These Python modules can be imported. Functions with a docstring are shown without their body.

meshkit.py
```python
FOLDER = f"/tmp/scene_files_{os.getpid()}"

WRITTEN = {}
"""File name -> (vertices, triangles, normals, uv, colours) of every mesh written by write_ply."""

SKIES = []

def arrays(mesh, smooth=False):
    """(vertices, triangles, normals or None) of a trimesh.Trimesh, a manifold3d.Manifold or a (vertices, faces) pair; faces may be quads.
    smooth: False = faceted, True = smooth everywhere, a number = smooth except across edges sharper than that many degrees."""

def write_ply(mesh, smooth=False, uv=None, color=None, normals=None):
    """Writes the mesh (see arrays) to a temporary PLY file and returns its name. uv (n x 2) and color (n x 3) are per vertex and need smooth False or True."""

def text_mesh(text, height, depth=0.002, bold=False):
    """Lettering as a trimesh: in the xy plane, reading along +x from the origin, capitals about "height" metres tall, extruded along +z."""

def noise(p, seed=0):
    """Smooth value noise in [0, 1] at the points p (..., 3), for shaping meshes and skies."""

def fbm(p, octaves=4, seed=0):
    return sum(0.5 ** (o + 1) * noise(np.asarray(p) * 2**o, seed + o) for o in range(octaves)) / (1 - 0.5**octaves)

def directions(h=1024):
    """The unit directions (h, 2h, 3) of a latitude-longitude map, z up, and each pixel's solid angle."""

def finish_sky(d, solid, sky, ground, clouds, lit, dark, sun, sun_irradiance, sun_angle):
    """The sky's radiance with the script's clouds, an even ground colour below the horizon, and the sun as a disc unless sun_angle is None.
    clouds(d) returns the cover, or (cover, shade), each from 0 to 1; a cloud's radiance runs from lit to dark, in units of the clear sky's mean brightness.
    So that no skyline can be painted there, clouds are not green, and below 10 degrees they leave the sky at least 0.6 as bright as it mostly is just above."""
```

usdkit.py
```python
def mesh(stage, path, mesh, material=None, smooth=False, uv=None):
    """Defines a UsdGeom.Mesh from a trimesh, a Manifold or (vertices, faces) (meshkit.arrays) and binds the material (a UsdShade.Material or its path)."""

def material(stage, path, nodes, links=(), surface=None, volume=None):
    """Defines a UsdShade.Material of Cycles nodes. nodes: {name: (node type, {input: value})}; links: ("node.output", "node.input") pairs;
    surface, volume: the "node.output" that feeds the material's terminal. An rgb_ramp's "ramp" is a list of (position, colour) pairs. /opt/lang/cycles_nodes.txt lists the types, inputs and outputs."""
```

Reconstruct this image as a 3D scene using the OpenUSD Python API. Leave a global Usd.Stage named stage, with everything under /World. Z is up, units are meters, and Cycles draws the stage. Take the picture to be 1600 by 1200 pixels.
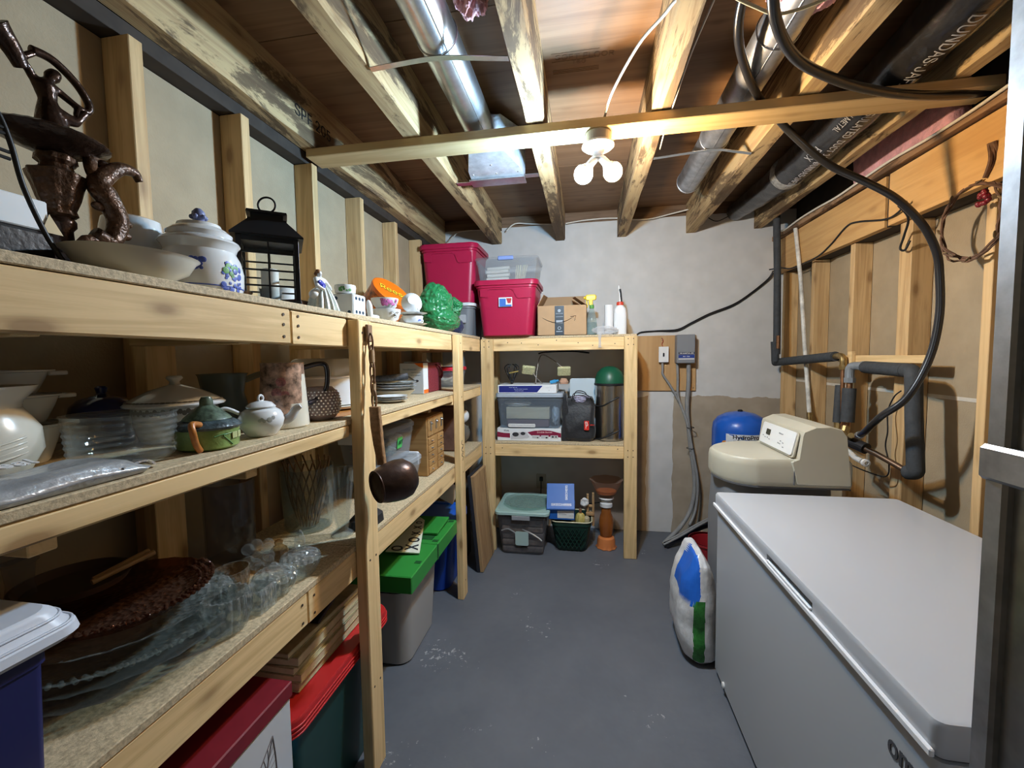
import math, random
import numpy as np, trimesh, manifold3d as m3
import usdkit, meshkit
from shapely.geometry import Polygon
from shapely import affinity
from pxr import Usd, UsdGeom, UsdLux, UsdShade, Gf, Sdf

stage = Usd.Stage.CreateInMemory()
UsdGeom.SetStageUpAxis(stage, UsdGeom.Tokens.z)
UsdGeom.SetStageMetersPerUnit(stage, 1.0)
UsdGeom.Xform.Define(stage, '/World')
UsdGeom.Scope.Define(stage, '/World/Looks')

# ---------------------------------------------------------------- camera, light, exposure
F_PX, YAW, PITCH, ROLL, EYE = 662.6, math.radians(9.851), math.radians(-3.606), math.radians(-0.792), (0.0, 0.0, 1.415)
_f = np.array([-math.sin(YAW) * math.cos(PITCH), math.cos(YAW) * math.cos(PITCH), math.sin(PITCH)])
_r = np.array([math.cos(YAW), math.sin(YAW), 0.0]); _u = np.cross(_r, _f)
_R = _r * math.cos(ROLL) + _u * math.sin(ROLL); _U = -_r * math.sin(ROLL) + _u * math.cos(ROLL)
cam = UsdGeom.Camera.Define(stage, '/World/camera')
cam.CreateHorizontalApertureAttr(36.0); cam.CreateVerticalApertureAttr(27.0)
cam.CreateFocalLengthAttr(F_PX / 1600 * 36.0); cam.CreateClippingRangeAttr(Gf.Vec2f(0.02, 100))
cam.CreateFocusDistanceAttr(2.0)
_m = Gf.Matrix4d(*_R, 0, *_U, 0, *(-_f), 0, *EYE, 1)
UsdGeom.Xformable(cam).AddTransformOp().Set(_m)
cam.CreateExposureAttr(2.42)
COOL_BULB = ((0.43, 0.71, 1.0), 350.0)      # colour, strength of the left globe bulb
WARM_BULB = ((1.0, 0.68, 0.35), 195.0)      # the right one

# ---------------------------------------------------------------- scene helpers
_count = {}
def numbered(parent, name):
    n = _count.get((parent, name), 0); _count[(parent, name)] = n + 1
    return f'{parent}/{name}' + (f'_{n:03d}' if n else '')

def keys(prim, **kw):
    for k, v in kw.items():
        if v: prim.SetCustomDataByKey(k, v)

class Thing:
    def __init__(s, path, loc, local): s.path, s.loc, s.local = path, np.array(loc, float), local

def T(name, label, cat, loc=(0, 0, 0), rz=0.0, group=None, kind=None, local=False, rot=None):
    """A thing: an Xform at its base. Meshes are given in world coordinates unless local."""
    p = numbered('/World', name)
    x = UsdGeom.Xform.Define(stage, p); x.AddTranslateOp().Set(Gf.Vec3d(*map(float, loc)))
    if rz: x.AddRotateZOp().Set(float(rz))
    if rot: x.AddRotateXYZOp().Set(Gf.Vec3f(*map(float, rot)))
    keys(x.GetPrim(), label=label, category=cat, group=group, kind=kind)
    return Thing(p, loc, local or bool(rz) or bool(rot))

class Each(list): pass
def each(*ms):
    """Several meshes that P makes parts of their own."""
    return Each(ms[0] if len(ms) == 1 and isinstance(ms[0], (list, tuple)) else ms)

def shift(mesh, d):
    v, f = arr(mesh); return trimesh.Trimesh(v + d, f, process=False)

def arr(mesh):
    v, f, _ = meshkit.arrays(mesh, False); return v, f

def P(t, name, mesh, mat, smooth=False, label=None, kind=None):
    """A part of thing t (or a sub-part of a part returned by P)."""
    if isinstance(mesh, Each):
        for q in mesh: P(t, name, q, mat, smooth, label, kind)
        return
    if not t.local: mesh = shift(mesh, -t.loc)
    p = numbered(t.path, name)
    m = usdkit.mesh(stage, p, mesh, mat, smooth=smooth)
    keys(m.GetPrim(), label=label, kind=kind)
    return Thing(p, t.loc, t.local)

def S(name, label, cat, mesh, mat, smooth=False, group=None, kind=None):
    """A thing that is one mesh (world coordinates); its origin goes to the middle of its base."""
    v, f = arr(mesh); o = np.array([(v[:, 0].min() + v[:, 0].max()) / 2, (v[:, 1].min() + v[:, 1].max()) / 2, v[:, 2].min()])
    p = numbered('/World', name)
    m = usdkit.mesh(stage, p, shift(mesh, -o), mat, smooth=smooth)
    m.AddTranslateOp().Set(Gf.Vec3d(*map(float, o)))
    keys(m.GetPrim(), label=label, category=cat, group=group, kind=kind)
    return Thing(p, o, False)

def copy(t, label, loc, rz=0.0, group=None):
    src = stage.GetPrimAtPath(t.path); d = src.GetCustomData()
    base = t.path.rsplit('/', 1)[1].rstrip('0123456789').rstrip('_') if t.path[-3:].isdigit() else t.path.rsplit('/', 1)[1]
    p = numbered('/World', base)
    x = UsdGeom.Xform.Define(stage, p)
    x.GetPrim().GetReferences().AddInternalReference(src.GetPath())
    xf = UsdGeom.Xformable(x); xf.ClearXformOpOrder()
    xf.AddTranslateOp(opSuffix='place').Set(Gf.Vec3d(*map(float, loc)))
    if rz: xf.AddRotateZOp(opSuffix='place').Set(float(rz))
    x.GetPrim().SetInstanceable(True)
    keys(x.GetPrim(), label=label, category=d['category'], group=group or d.get('group'))
    return x

# ---------------------------------------------------------------- mesh helpers
def cat(*ms):
    ms = ms[0] if len(ms) == 1 and isinstance(ms[0], (list, tuple)) else ms
    V, Fc, n = [], [], 0
    for m in ms:
        v, f = arr(m); V.append(v); Fc.append(f + n); n += len(v)
    return trimesh.Trimesh(np.vstack(V), np.vstack(Fc), process=False)

_h = trimesh.convex.convex_hull(np.array([[sx * (2 if a != 0 else 3), sy * (2 if a != 1 else 3), sz * (2 if a != 2 else 3)] for sx in (-1, 1) for sy in (-1, 1) for sz in (-1, 1) for a in range(3)], float))
_hs, _hb = np.sign(_h.vertices), (np.abs(_h.vertices) > 2.5)
def bx(x0, y0, z0, x1, y1, z1, b=0.0015):
    """A box with chamfered edges."""
    c = np.array([(x0 + x1) / 2, (y0 + y1) / 2, (z0 + z1) / 2]); h = np.abs(np.array([x1 - x0, y1 - y0, z1 - z0])) / 2
    b = min(b, *(h * 0.45))
    return trimesh.Trimesh(c + _hs * np.where(_hb, h, h - b), _h.faces, process=False)

def tf(mesh, M):
    v, f = arr(mesh); M = np.asarray(M, float)
    return trimesh.Trimesh(v @ M[:3, :3].T + M[:3, 3], f if np.linalg.det(M[:3, :3]) > 0 else f[:, ::-1], process=False)

def frame(o, X, Y):
    X = np.array(X, float); X /= np.linalg.norm(X); Y = np.array(Y, float); Y -= X * X.dot(Y); Y /= np.linalg.norm(Y)
    M = np.eye(4); M[:3, 0], M[:3, 1], M[:3, 2], M[:3, 3] = X, Y, np.cross(X, Y), o
    return M

def put(mesh, o, X=(1, 0, 0), Y=(0, 0, 1)):
    return tf(mesh, frame(o, X, Y))

def rotm(mesh, deg, axis='z', c=(0, 0, 0)):
    ax = {'x': [1, 0, 0], 'y': [0, 1, 0], 'z': [0, 0, 1]}.get(axis, axis)
    return tf(mesh, trimesh.transformations.rotation_matrix(math.radians(deg), ax, c))

def spline(pts, n=8, closed=False):
    p = np.array(pts, float); k = len(p); out = []
    for i in range(k if closed else k - 1):
        g = lambda j: p[j % k] if closed else p[min(max(j, 0), k - 1)]
        a, b, c, d = g(i - 1), g(i), g(i + 1), g(i + 2)
        for t in np.linspace(0, 1, n, endpoint=False):
            out.append(0.5 * (2 * b + (c - a) * t + (2 * a - 5 * b + 4 * c - d) * t * t + (3 * b - a - 3 * c + d) * t ** 3))
    if not closed: out.append(p[-1])
    return np.array(out)

def tube(pts, r, n=10, closed=False, flat=1.0):
    """A round (or flattened) rod along pts; r a number or one per point."""
    p = np.array(pts, float); k = len(p); r = np.broadcast_to(np.asarray(r, float), (k,))
    t = np.roll(p, -1, 0) - np.roll(p, 1, 0) if closed else np.gradient(p, axis=0)
    t /= np.maximum(np.linalg.norm(t, axis=1, keepdims=True), 1e-9)
    u = np.cross(t[0], [0, 0, 1.0] if abs(t[0][2]) < 0.9 else [1.0, 0, 0]); u /= np.linalg.norm(u)
    th = np.linspace(0, 2 * np.pi, n, endpoint=False); V = []
    for i in range(k):
        u = u - t[i] * u.dot(t[i]); u /= np.linalg.norm(u); w = np.cross(t[i], u)
        V.append(p[i] + r[i] * (np.cos(th)[:, None] * u + flat * np.sin(th)[:, None] * w))
    V = np.vstack(V); Fc = []
    for i in range(k if closed else k - 1):
        a, b = i * n, ((i + 1) % k) * n
        for j in range(n):
            q = (j + 1) % n; Fc += [[a + j, a + q, b + q], [a + j, b + q, b + j]]
    if not closed:
        V = np.vstack([V, p[0], p[-1]]); c0, c1 = len(V) - 2, len(V) - 1
        for j in range(n):
            q = (j + 1) % n; Fc += [[c0, q, j], [c1, (k - 1) * n + j, (k - 1) * n + q]]
    return trimesh.Trimesh(V, np.array(Fc), process=False)

def lathe(prof, c=(0, 0, 0), n=40, mod=None, sx=1.0, sy=1.0, closed=False):
    """Turns the profile [(r, z)] about z. mod(theta, k, r, z) -> r shapes flutes. closed: the profile is a loop (a hollow vessel)."""
    prof = np.array(prof, float); th = np.linspace(0, 2 * np.pi, n, endpoint=False); V = []
    for k, (r, z) in enumerate(prof):
        rr = np.full(n, r) if mod is None else mod(th, k, r, z) * np.ones(n)
        V.append(np.stack([sx * rr * np.cos(th), sy * rr * np.sin(th), np.full(n, z)], 1))
    V = np.vstack(V); Fc = []; k = len(prof)
    for i in range(k if closed else k - 1):
        a, b = i * n, ((i + 1) % k) * n
        for j in range(n):
            q = (j + 1) % n; Fc += [[a + j, a + q, b + q], [a + j, b + q, b + j]]
    if not closed:
        V = np.vstack([V, [0, 0, prof[0][1]], [0, 0, prof[-1][1]]]); c0, c1 = len(V) - 2, len(V) - 1
        for j in range(n):
            q = (j + 1) % n; Fc += [[c0, q, j], [c1, (k - 1) * n + j, (k - 1) * n + q]]
    return trimesh.Trimesh(V + np.array(c, float), np.array(Fc), process=False)

def vessel(prof, t=0.003, c=(0, 0, 0), n=40, mod=None, sx=1.0, sy=1.0):
    """A hollow pot from its outer profile (bottom to rim), wall t; the inner bottom lies t above the outer one."""
    p = [tuple(map(float, q)) for q in prof]
    inner = [(max(r - t, 0.0005), z) for r, z in p[::-1] if z > p[0][1] + t] + [(max(p[0][0] - t, 0.0005), p[0][1] + t), (0.0004, p[0][1] + t)]
    return lathe([(0.0004, p[0][1])] + p + inner, c, n, mod, sx, sy, closed=False)

def rrect(w, d, r, m=5):
    r = min(r, w / 2 - 1e-4, d / 2 - 1e-4); out = []
    for cx, cy, a0 in ((w / 2 - r, d / 2 - r, 0), (-w / 2 + r, d / 2 - r, 90), (-w / 2 + r, -d / 2 + r, 180), (w / 2 - r, -d / 2 + r, 270)):
        for a in np.radians(np.linspace(a0, a0 + 90, m)): out.append((cx + r * math.cos(a), cy + r * math.sin(a)))
    return np.array(out)

def loft(rings, caps=True, loop=False):
    """Joins equal-length 3-D rings."""
    n = len(rings[0]); V = np.vstack(rings); Fc = []; k = len(rings)
    for i in range(k if loop else k - 1):
        a, b = i * n, ((i + 1) % k) * n
        for j in range(n):
            q = (j + 1) % n; Fc += [[a + j, a + q, b + q], [a + j, b + q, b + j]]
    if caps and not loop:
        V = np.vstack([V, rings[0].mean(0), rings[-1].mean(0)]); c0, c1 = len(V) - 2, len(V) - 1
        for j in range(n):
            q = (j + 1) % n; Fc += [[c0, q, j], [c1, (k - 1) * n + j, (k - 1) * n + q]]
    return trimesh.Trimesh(V, np.array(Fc), process=False)

def rloft(secs, c=(0, 0, 0), m=5, shiftxy=None):
    """secs: (z, width, depth, corner radius)."""
    R = []
    for i, (z, w, d, r) in enumerate(secs):
        q = rrect(w, d, r, m); R.append(np.column_stack([q, np.full(len(q), z)]) + (np.array([*shiftxy[i], 0]) if shiftxy else 0))
    return shift(loft(R), np.array(c, float))

def tub(w0, d0, w1, d1, h, r=0.03, t=0.003, lip=0.012, c=(0, 0, 0), m=5):
    """An open plastic bin: base w0 x d0, mouth w1 x d1, a rolled lip."""
    s = [(0, w0 - 0.02, d0 - 0.02, r), (0.008, w0, d0, r), (h - 0.03, w1 - 0.002, d1 - 0.002, r), (h - 0.028, w1 + lip, d1 + lip, r + lip / 2), (h, w1 + lip, d1 + lip, r + lip / 2),
         (h, w1 - 2 * t, d1 - 2 * t, r), (h - 0.03, w1 - 2 * t - 0.004, d1 - 2 * t - 0.004, r), (0.012, w0 - 2 * t, d0 - 2 * t, r), (t + 0.001, w0 - 0.03, d0 - 0.03, r)]
    return rloft(s, c, m)

def lid(w, d, h, r=0.03, c=(0, 0, 0), inset=0.02, dish=0.006, m=5):
    return rloft([(0, w, d, r), (h * 0.75, w, d, r), (h, w - 0.008, d - 0.008, r), (h, w - 2 * inset, d - 2 * inset, r), (h - dish, w - 2 * inset - 0.01, d - 2 * inset - 0.01, r)], c, m)

def ext(pts, h):
    """A polygon (xy) pushed up by h."""
    P_ = pts if isinstance(pts, Polygon) else Polygon(pts)
    if not P_.is_valid: P_ = P_.buffer(0)
    gs = getattr(P_, 'geoms', [P_])
    return cat([trimesh.creation.extrude_polygon(g, h, engine='earcut') for g in gs])

def txt(s, h, o, X, Y, depth=0.0012, bold=False, centre=False, width=None):
    m = meshkit.text_mesh(s, h, depth, bold); v, f = arr(m)
    if centre: v = v - [(v[:, 0].min() + v[:, 0].max()) / 2, 0, 0]
    if width: v = v * [width / (v[:, 0].max() - v[:, 0].min()), 1, 1]
    return put(trimesh.Trimesh(v, f, process=False), o, X, Y)

def ball(c, r, sub=2, s=(1, 1, 1)):
    m = trimesh.creation.icosphere(sub, 1.0); return trimesh.Trimesh(m.vertices * r * np.array(s) + np.array(c, float), m.faces, process=False)

def blob(c, s, amp=0.15, freq=3.0, seed=1, sub=4, crease=0.0):
    m = trimesh.creation.icosphere(sub, 1.0); v = m.vertices
    n = meshkit.fbm(v * freq + 9.3, 4, seed) - 0.5
    if crease: n = n - crease * np.abs(meshkit.fbm(v * freq * 1.7 + 3.1, 3, seed + 5) - 0.5)
    return trimesh.Trimesh(v * (1 + 2 * amp * n)[:, None] * np.array(s) + np.array(c, float), m.faces, process=False)

def limbs(bones, joints, step=0.006, smooth=12):
    """One continuous body: hulls of the spheres at both ends of each bone, merged and smoothed. joints: name -> (x, y, z, r)."""
    M = None
    for a, b in bones:
        s = [m3.Manifold.sphere(joints[k][3], 14).translate(joints[k][:3]) for k in (a, b)]
        h = m3.Manifold.batch_hull(s); M = h if M is None else M + h
    m = M.refine_to_length(step).to_mesh()
    t = trimesh.Trimesh(m.vert_properties[:, :3], m.tri_verts)
    trimesh.smoothing.filter_taubin(t, iterations=smooth)
    return t

def disc(r, h, n=24):
    return lathe([(r, 0), (r, h)], n=n)

def split(mesh, tests):
    """Faces by the first test that is true of their centres; the last piece takes the rest."""
    v, f = arr(mesh); c = v[f].mean(1); left = np.ones(len(f), bool); out = []
    for q in tests + [lambda c: np.ones(len(c), bool)]:
        k = q(c) & left; left &= ~k; g = f[k]; u, inv = np.unique(g, return_inverse=True)
        out.append(trimesh.Trimesh(v[u], inv.reshape(-1, 3), process=False) if len(g) else None)
    return out

def jitter(mesh, amp, freq, seed=0):
    v, f = arr(mesh)
    d = np.stack([meshkit.fbm(v * freq + 17 * k, 3, seed + k) - 0.5 for k in range(3)], 1)
    return trimesh.Trimesh(v + 2 * amp * d, f, process=False)

# ---------------------------------------------------------------- materials
_mats = {}
def L(name): return f'/World/Looks/{name}'
def pm(name, col, rough=0.5, metal=0.0, var=0.0, scale=25.0, bump=0.0, bscale=None, spec=0.5, coat=0.0, trans=0.0, ior=1.45, sheen=0.0, emit=None):
    """A principled material; var mottles its colour, bump gives fine relief (metres)."""
    if name in _mats: return _mats[name]
    p = {'base_color': col, 'roughness': rough, 'metallic': metal, 'specular_ior_level': spec, 'coat_weight': coat, 'transmission_weight': trans, 'ior': ior, 'sheen_weight': sheen}
    if emit: p['emission_color'], p['emission_strength'] = emit
    nodes, links = {'p': ('principled_bsdf', p)}, []
    if var or bump: nodes['tc'] = ('texture_coordinate', {})
    if var:
        nodes['n'] = ('noise_texture', {'scale': scale, 'detail': 5.0, 'roughness': 0.6})
        c = np.array(col); nodes['r'] = ('rgb_ramp', {'ramp': [(0.3, tuple(np.clip(c * (1 - var), 0, 1))), (0.7, tuple(np.clip(c * (1 + var), 0, 1)))]})
        links += [('tc.object', 'n.vector'), ('n.fac', 'r.fac'), ('r.color', 'p.base_color')]
    if bump:
        nodes['bn'] = ('noise_texture', {'scale': bscale or scale * 3, 'detail': 4.0}); nodes['b'] = ('bump', {'strength': 1.0, 'distance': bump})
        links += [('tc.object', 'bn.vector'), ('bn.fac', 'b.height'), ('b.normal', 'p.normal')]
    _mats[name] = usdkit.material(stage, L(name), nodes, links, surface='p.BSDF'); return _mats[name]

def wood(name, light, dark, axis='y', rough=0.6, knots=0.5, stain=0.0, grain=1.0, stain_col=(0.05, 0.028, 0.018)):
    """Sawn softwood: long grain along axis, knots, optional dark bark stains; every board gets its own piece of the pattern."""
    if name in _mats: return _mats[name]
    sc = {'x': (1.2, 22, 22), 'y': (22, 1.2, 22), 'z': (22, 22, 1.2)}[axis]
    kc = {'x': (5.5, 13, 13), 'y': (13, 5.5, 13), 'z': (13, 13, 5.5)}[axis]
    l, d = np.array(light), np.array(dark)
    nodes = {'tc': ('texture_coordinate', {}), 'oi': ('object_info', {}), 'mu': ('math', {'math_type': 'multiply', 'value2': 37.0}), 'cx': ('combine_xyz', {}),
             'ad': ('vector_math', {'math_type': 'add'}), 'ms': ('mapping', {'scale': tuple(np.array(sc) * grain)}), 'mk': ('mapping', {'scale': kc}),
             'n': ('noise_texture', {'scale': 1.0, 'detail': 6.0, 'roughness': 0.62, 'distortion': 1.4}),
             'r': ('rgb_ramp', {'ramp': [(0.28, tuple(d)), (0.45, tuple((l + d) / 2)), (0.56, tuple(l)), (0.8, tuple(np.clip(l * 1.08, 0, 1)))]}),
             'v': ('voronoi_texture', {'scale': 0.8, 'randomness': 1.0}), 'kr': ('rgb_ramp', {'ramp': [(0.0, (1, 1, 1)), (0.09, (0.95,) * 3), (0.13, (0.55,) * 3), (0.20, (0.15,) * 3), (0.30, (0, 0, 0))]}),
             'km': ('math', {'math_type': 'multiply', 'value2': knots}), 'mx': ('mix', {'color2': tuple(d * np.array([0.42, 0.33, 0.28]))}),
             'rm': ('map_range', {'from_min': 0.0, 'from_max': 1.0, 'to_min': 0.86, 'to_max': 1.08}), 'hs': ('hsv', {'hue': 0.5, 'saturation': 1.0, 'fac': 1.0}),
             'bp': ('bump', {'strength': 0.5, 'distance': 0.0012}), 'p': ('principled_bsdf', {'roughness': rough, 'specular_ior_level': 0.3})}
    links = [('oi.random', 'mu.value1'), ('mu.value', 'cx.x'), ('mu.value', 'cx.y'), ('mu.value', 'cx.z'), ('tc.object', 'ad.vector1'), ('cx.vector', 'ad.vector2'),
             ('ad.vector', 'ms.vector'), ('ad.vector', 'mk.vector'), ('ms.vector', 'n.vector'), ('n.fac', 'r.fac'), ('mk.vector', 'v.vector'), ('v.distance', 'kr.fac'),
             ('kr.color', 'km.value1'), ('km.value', 'mx.fac'), ('r.color', 'mx.color1'), ('oi.random', 'rm.value'), ('rm.result', 'hs.value'), ('mx.color', 'hs.color'), ('n.fac', 'bp.height'), ('bp.normal', 'p.normal')]
    last = 'hs.color'
    if stain:
        nodes |= {'m2': ('mapping', {'scale': tuple(np.array(kc) * np.array([0.22 if k == min(kc) else 0.46 for k in kc]))}), 'n2': ('noise_texture', {'scale': 1.0, 'detail': 7.0, 'roughness': 0.72, 'distortion': 0.6}),
                  'r2': ('rgb_ramp', {'ramp': [(0.55 - 0.1 * stain, (0, 0, 0)), (0.60 - 0.1 * stain, (0.75,) * 3), (0.75, (0.9,) * 3)]}), 'm3': ('mix', {'color2': stain_col})}
        links += [('ad.vector', 'm2.vector'), ('m2.vector', 'n2.vector'), ('n2.fac', 'r2.fac'), ('r2.color', 'm3.fac'), (last, 'm3.color1')]
        last = 'm3.color'
    links.append((last, 'p.base_color'))
    _mats[name] = usdkit.material(stage, L(name), nodes, links, surface='p.BSDF'); return _mats[name]

def clear(name, tint=(0.9, 0.92, 0.93), body=(0.75, 0.78, 0.8), milk=0.10, rough=0.15, edge=0.4, bump=0.0, bscale=80, gloss=False):
    """Thin clear plastic: mostly see-through, a little milky, with a sheen."""
    if name in _mats: return _mats[name]
    nodes = {'t': ('transparent_bsdf', {'color': tint}), 'p': ('principled_bsdf', {'base_color': body, 'roughness': rough}), 'f': ('layer_weight', {'blend': 0.15}),
             'a': ('math', {'math_type': 'multiply_add', 'value2': edge, 'value3': milk, 'use_clamp': True}), 'm': ('mix_closure', {})}
    if gloss:
        nodes['p'] = ('principled_bsdf', {'base_color': body, 'roughness': rough, 'metallic': 0.45, 'coat_weight': 0.6})
        nodes['pw'] = ('math', {'math_type': 'power', 'value2': 1.7})
    extra = []
    if bump:
        nodes |= {'tc': ('texture_coordinate', {}), 'bn': ('voronoi_texture', {'scale': bscale}), 'b': ('bump', {'strength': 1.0, 'distance': bump})}
        extra = [('tc.object', 'bn.vector'), ('bn.distance', 'b.height'), ('b.normal', 'p.normal'), ('b.normal', 'f.normal')]
    _mats[name] = usdkit.material(stage, L(name), nodes, extra + ([('f.facing', 'pw.value1'), ('pw.value', 'a.value1')] if gloss else [('f.facing', 'a.value1')]) + [ ('a.value', 'm.fac'), ('t.BSDF', 'm.closure1'), ('p.BSDF', 'm.closure2')], surface='m.closure'); return _mats[name]

PINE_L, PINE_D = (0.81, 0.575, 0.29), (0.61, 0.40, 0.175)
pine_y = wood('pine_y', PINE_L, PINE_D, 'y', knots=0.75); pine_x = wood('pine_x', PINE_L, PINE_D, 'x', knots=0.75); pine_z = wood('pine_z', PINE_L, PINE_D, 'z', knots=0.75)
stud_z = wood('stud_pine', (0.64, 0.435, 0.215), (0.45, 0.275, 0.12), 'z', knots=0.7)
joist_y = wood('joist_rough_spruce', (0.52, 0.375, 0.19), (0.32, 0.195, 0.095), 'y', rough=0.8, knots=0.5, stain=0.55)
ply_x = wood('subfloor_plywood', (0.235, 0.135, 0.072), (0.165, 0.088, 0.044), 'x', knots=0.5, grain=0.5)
rim_y = wood('rim_board_fir', (0.66, 0.40, 0.16), (0.54, 0.30, 0.11), 'y', knots=0.35, grain=0.6)
brown_z = wood('brown_board', (0.40, 0.25, 0.12), (0.28, 0.16, 0.075), 'z', knots=0.0)
backer = wood('backboard_plywood', (0.55, 0.335, 0.15), (0.46, 0.265, 0.11), 'z', knots=0.15, grain=0.4)
oak_x = wood('oak_veneer', (0.42, 0.235, 0.085), (0.31, 0.16, 0.055), 'x', knots=0.0)
osb = pm('particle_board', (0.50, 0.39, 0.24), 0.75, var=0.36, scale=130, bump=0.0006)

# ================================================================ THE ROOM
RNG = random.Random(7)
XL, XR, YB, YF, ZJ, ZS = -1.286, 1.51, 3.475, -1.0, 2.34, 2.555    # wall faces, joist underside, subfloor underside

def coords(): return {'g': ('geometry', {}), 'x': ('separate_xyz', {})}, [('g.position', 'x.vector')]
# painted concrete floor: grey-blue, scuffed to bare patches
_n, _l = {'tc': ('texture_coordinate', {}), 'n1': ('noise_texture', {'scale': 2.2, 'detail': 6.0, 'roughness': 0.65}), 'r1': ('rgb_ramp', {'ramp': [(0.3, (0.100, 0.108, 0.126)), (0.7, (0.140, 0.148, 0.166))]}),
    'n2': ('noise_texture', {'scale': 34.0, 'detail': 5.0, 'roughness': 0.7}), 'n3': ('noise_texture', {'scale': 3.1, 'detail': 2.0}), 'm': ('math', {'math_type': 'multiply'}),
    'r2': ('rgb_ramp', {'ramp': [(0.395, (0, 0, 0)), (0.43, (0.8, 0.8, 0.8))]}), 'mx': ('mix', {'color2': (0.42, 0.42, 0.42)}), 'b': ('bump', {'strength': 0.6, 'distance': 0.002}),
    'p': ('principled_bsdf', {'roughness': 0.52, 'specular_ior_level': 0.35})}, [('tc.object', 'n1.vector'), ('tc.object', 'n2.vector'), ('tc.object', 'n3.vector'), ('n1.fac', 'r1.fac'), ('n2.fac', 'm.value1'), ('n3.fac', 'm.value2'),
    ('m.value', 'r2.fac'), ('r2.color', 'mx.fac'), ('r1.color', 'mx.color1'), ('mx.color', 'p.base_color'), ('n2.fac', 'b.height'), ('b.normal', 'p.normal')]
floor_mat = usdkit.material(stage, L('painted_concrete'), _n, _l, surface='p.BSDF')
S('floor', 'grey-blue painted concrete floor with scuffed bare specks', 'floor', bx(XL - 0.1, YF, -0.06, XR + 0.1, YB + 0.1, 0), floor_mat, kind='structure')

# back wall: white paint over tan primed board; the paint stops in ragged patches low on the right
_n, _l = coords()
_n |= {'n1': ('noise_texture', {'scale': 5.0, 'detail': 4.0}), 'zz': ('math', {'math_type': 'multiply_add', 'value2': 0.10}), 'lz': ('math', {'math_type': 'less_than', 'value2': 1.135}),
       'xx': ('math', {'math_type': 'multiply_add', 'value2': 0.05}), 'gx': ('math', {'math_type': 'greater_than', 'value2': 0.70}), 'a1': ('math', {'math_type': 'multiply'}),
       's1': ('math', {'math_type': 'greater_than', 'value2': 0.40}), 's2': ('math', {'math_type': 'less_than', 'value2': 0.505}), 'a2': ('math', {'math_type': 'multiply'}), 'a3': ('math', {'math_type': 'multiply'}),
       'mm': ('math', {'math_type': 'maximum'}), 'n2': ('noise_texture', {'scale': 9.0, 'detail': 5.0}), 'w': ('rgb_ramp', {'ramp': [(0.3, (0.56, 0.555, 0.535)), (0.7, (0.63, 0.62, 0.60))]}),
       't': ('rgb_ramp', {'ramp': [(0.3, (0.35, 0.29, 0.215)), (0.72, (0.43, 0.36, 0.275))]}), 'mx': ('mix', {}), 'b': ('bump', {'strength': 0.5, 'distance': 0.002}), 'p': ('principled_bsdf', {'roughness': 0.75, 'specular_ior_level': 0.25})}
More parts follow.
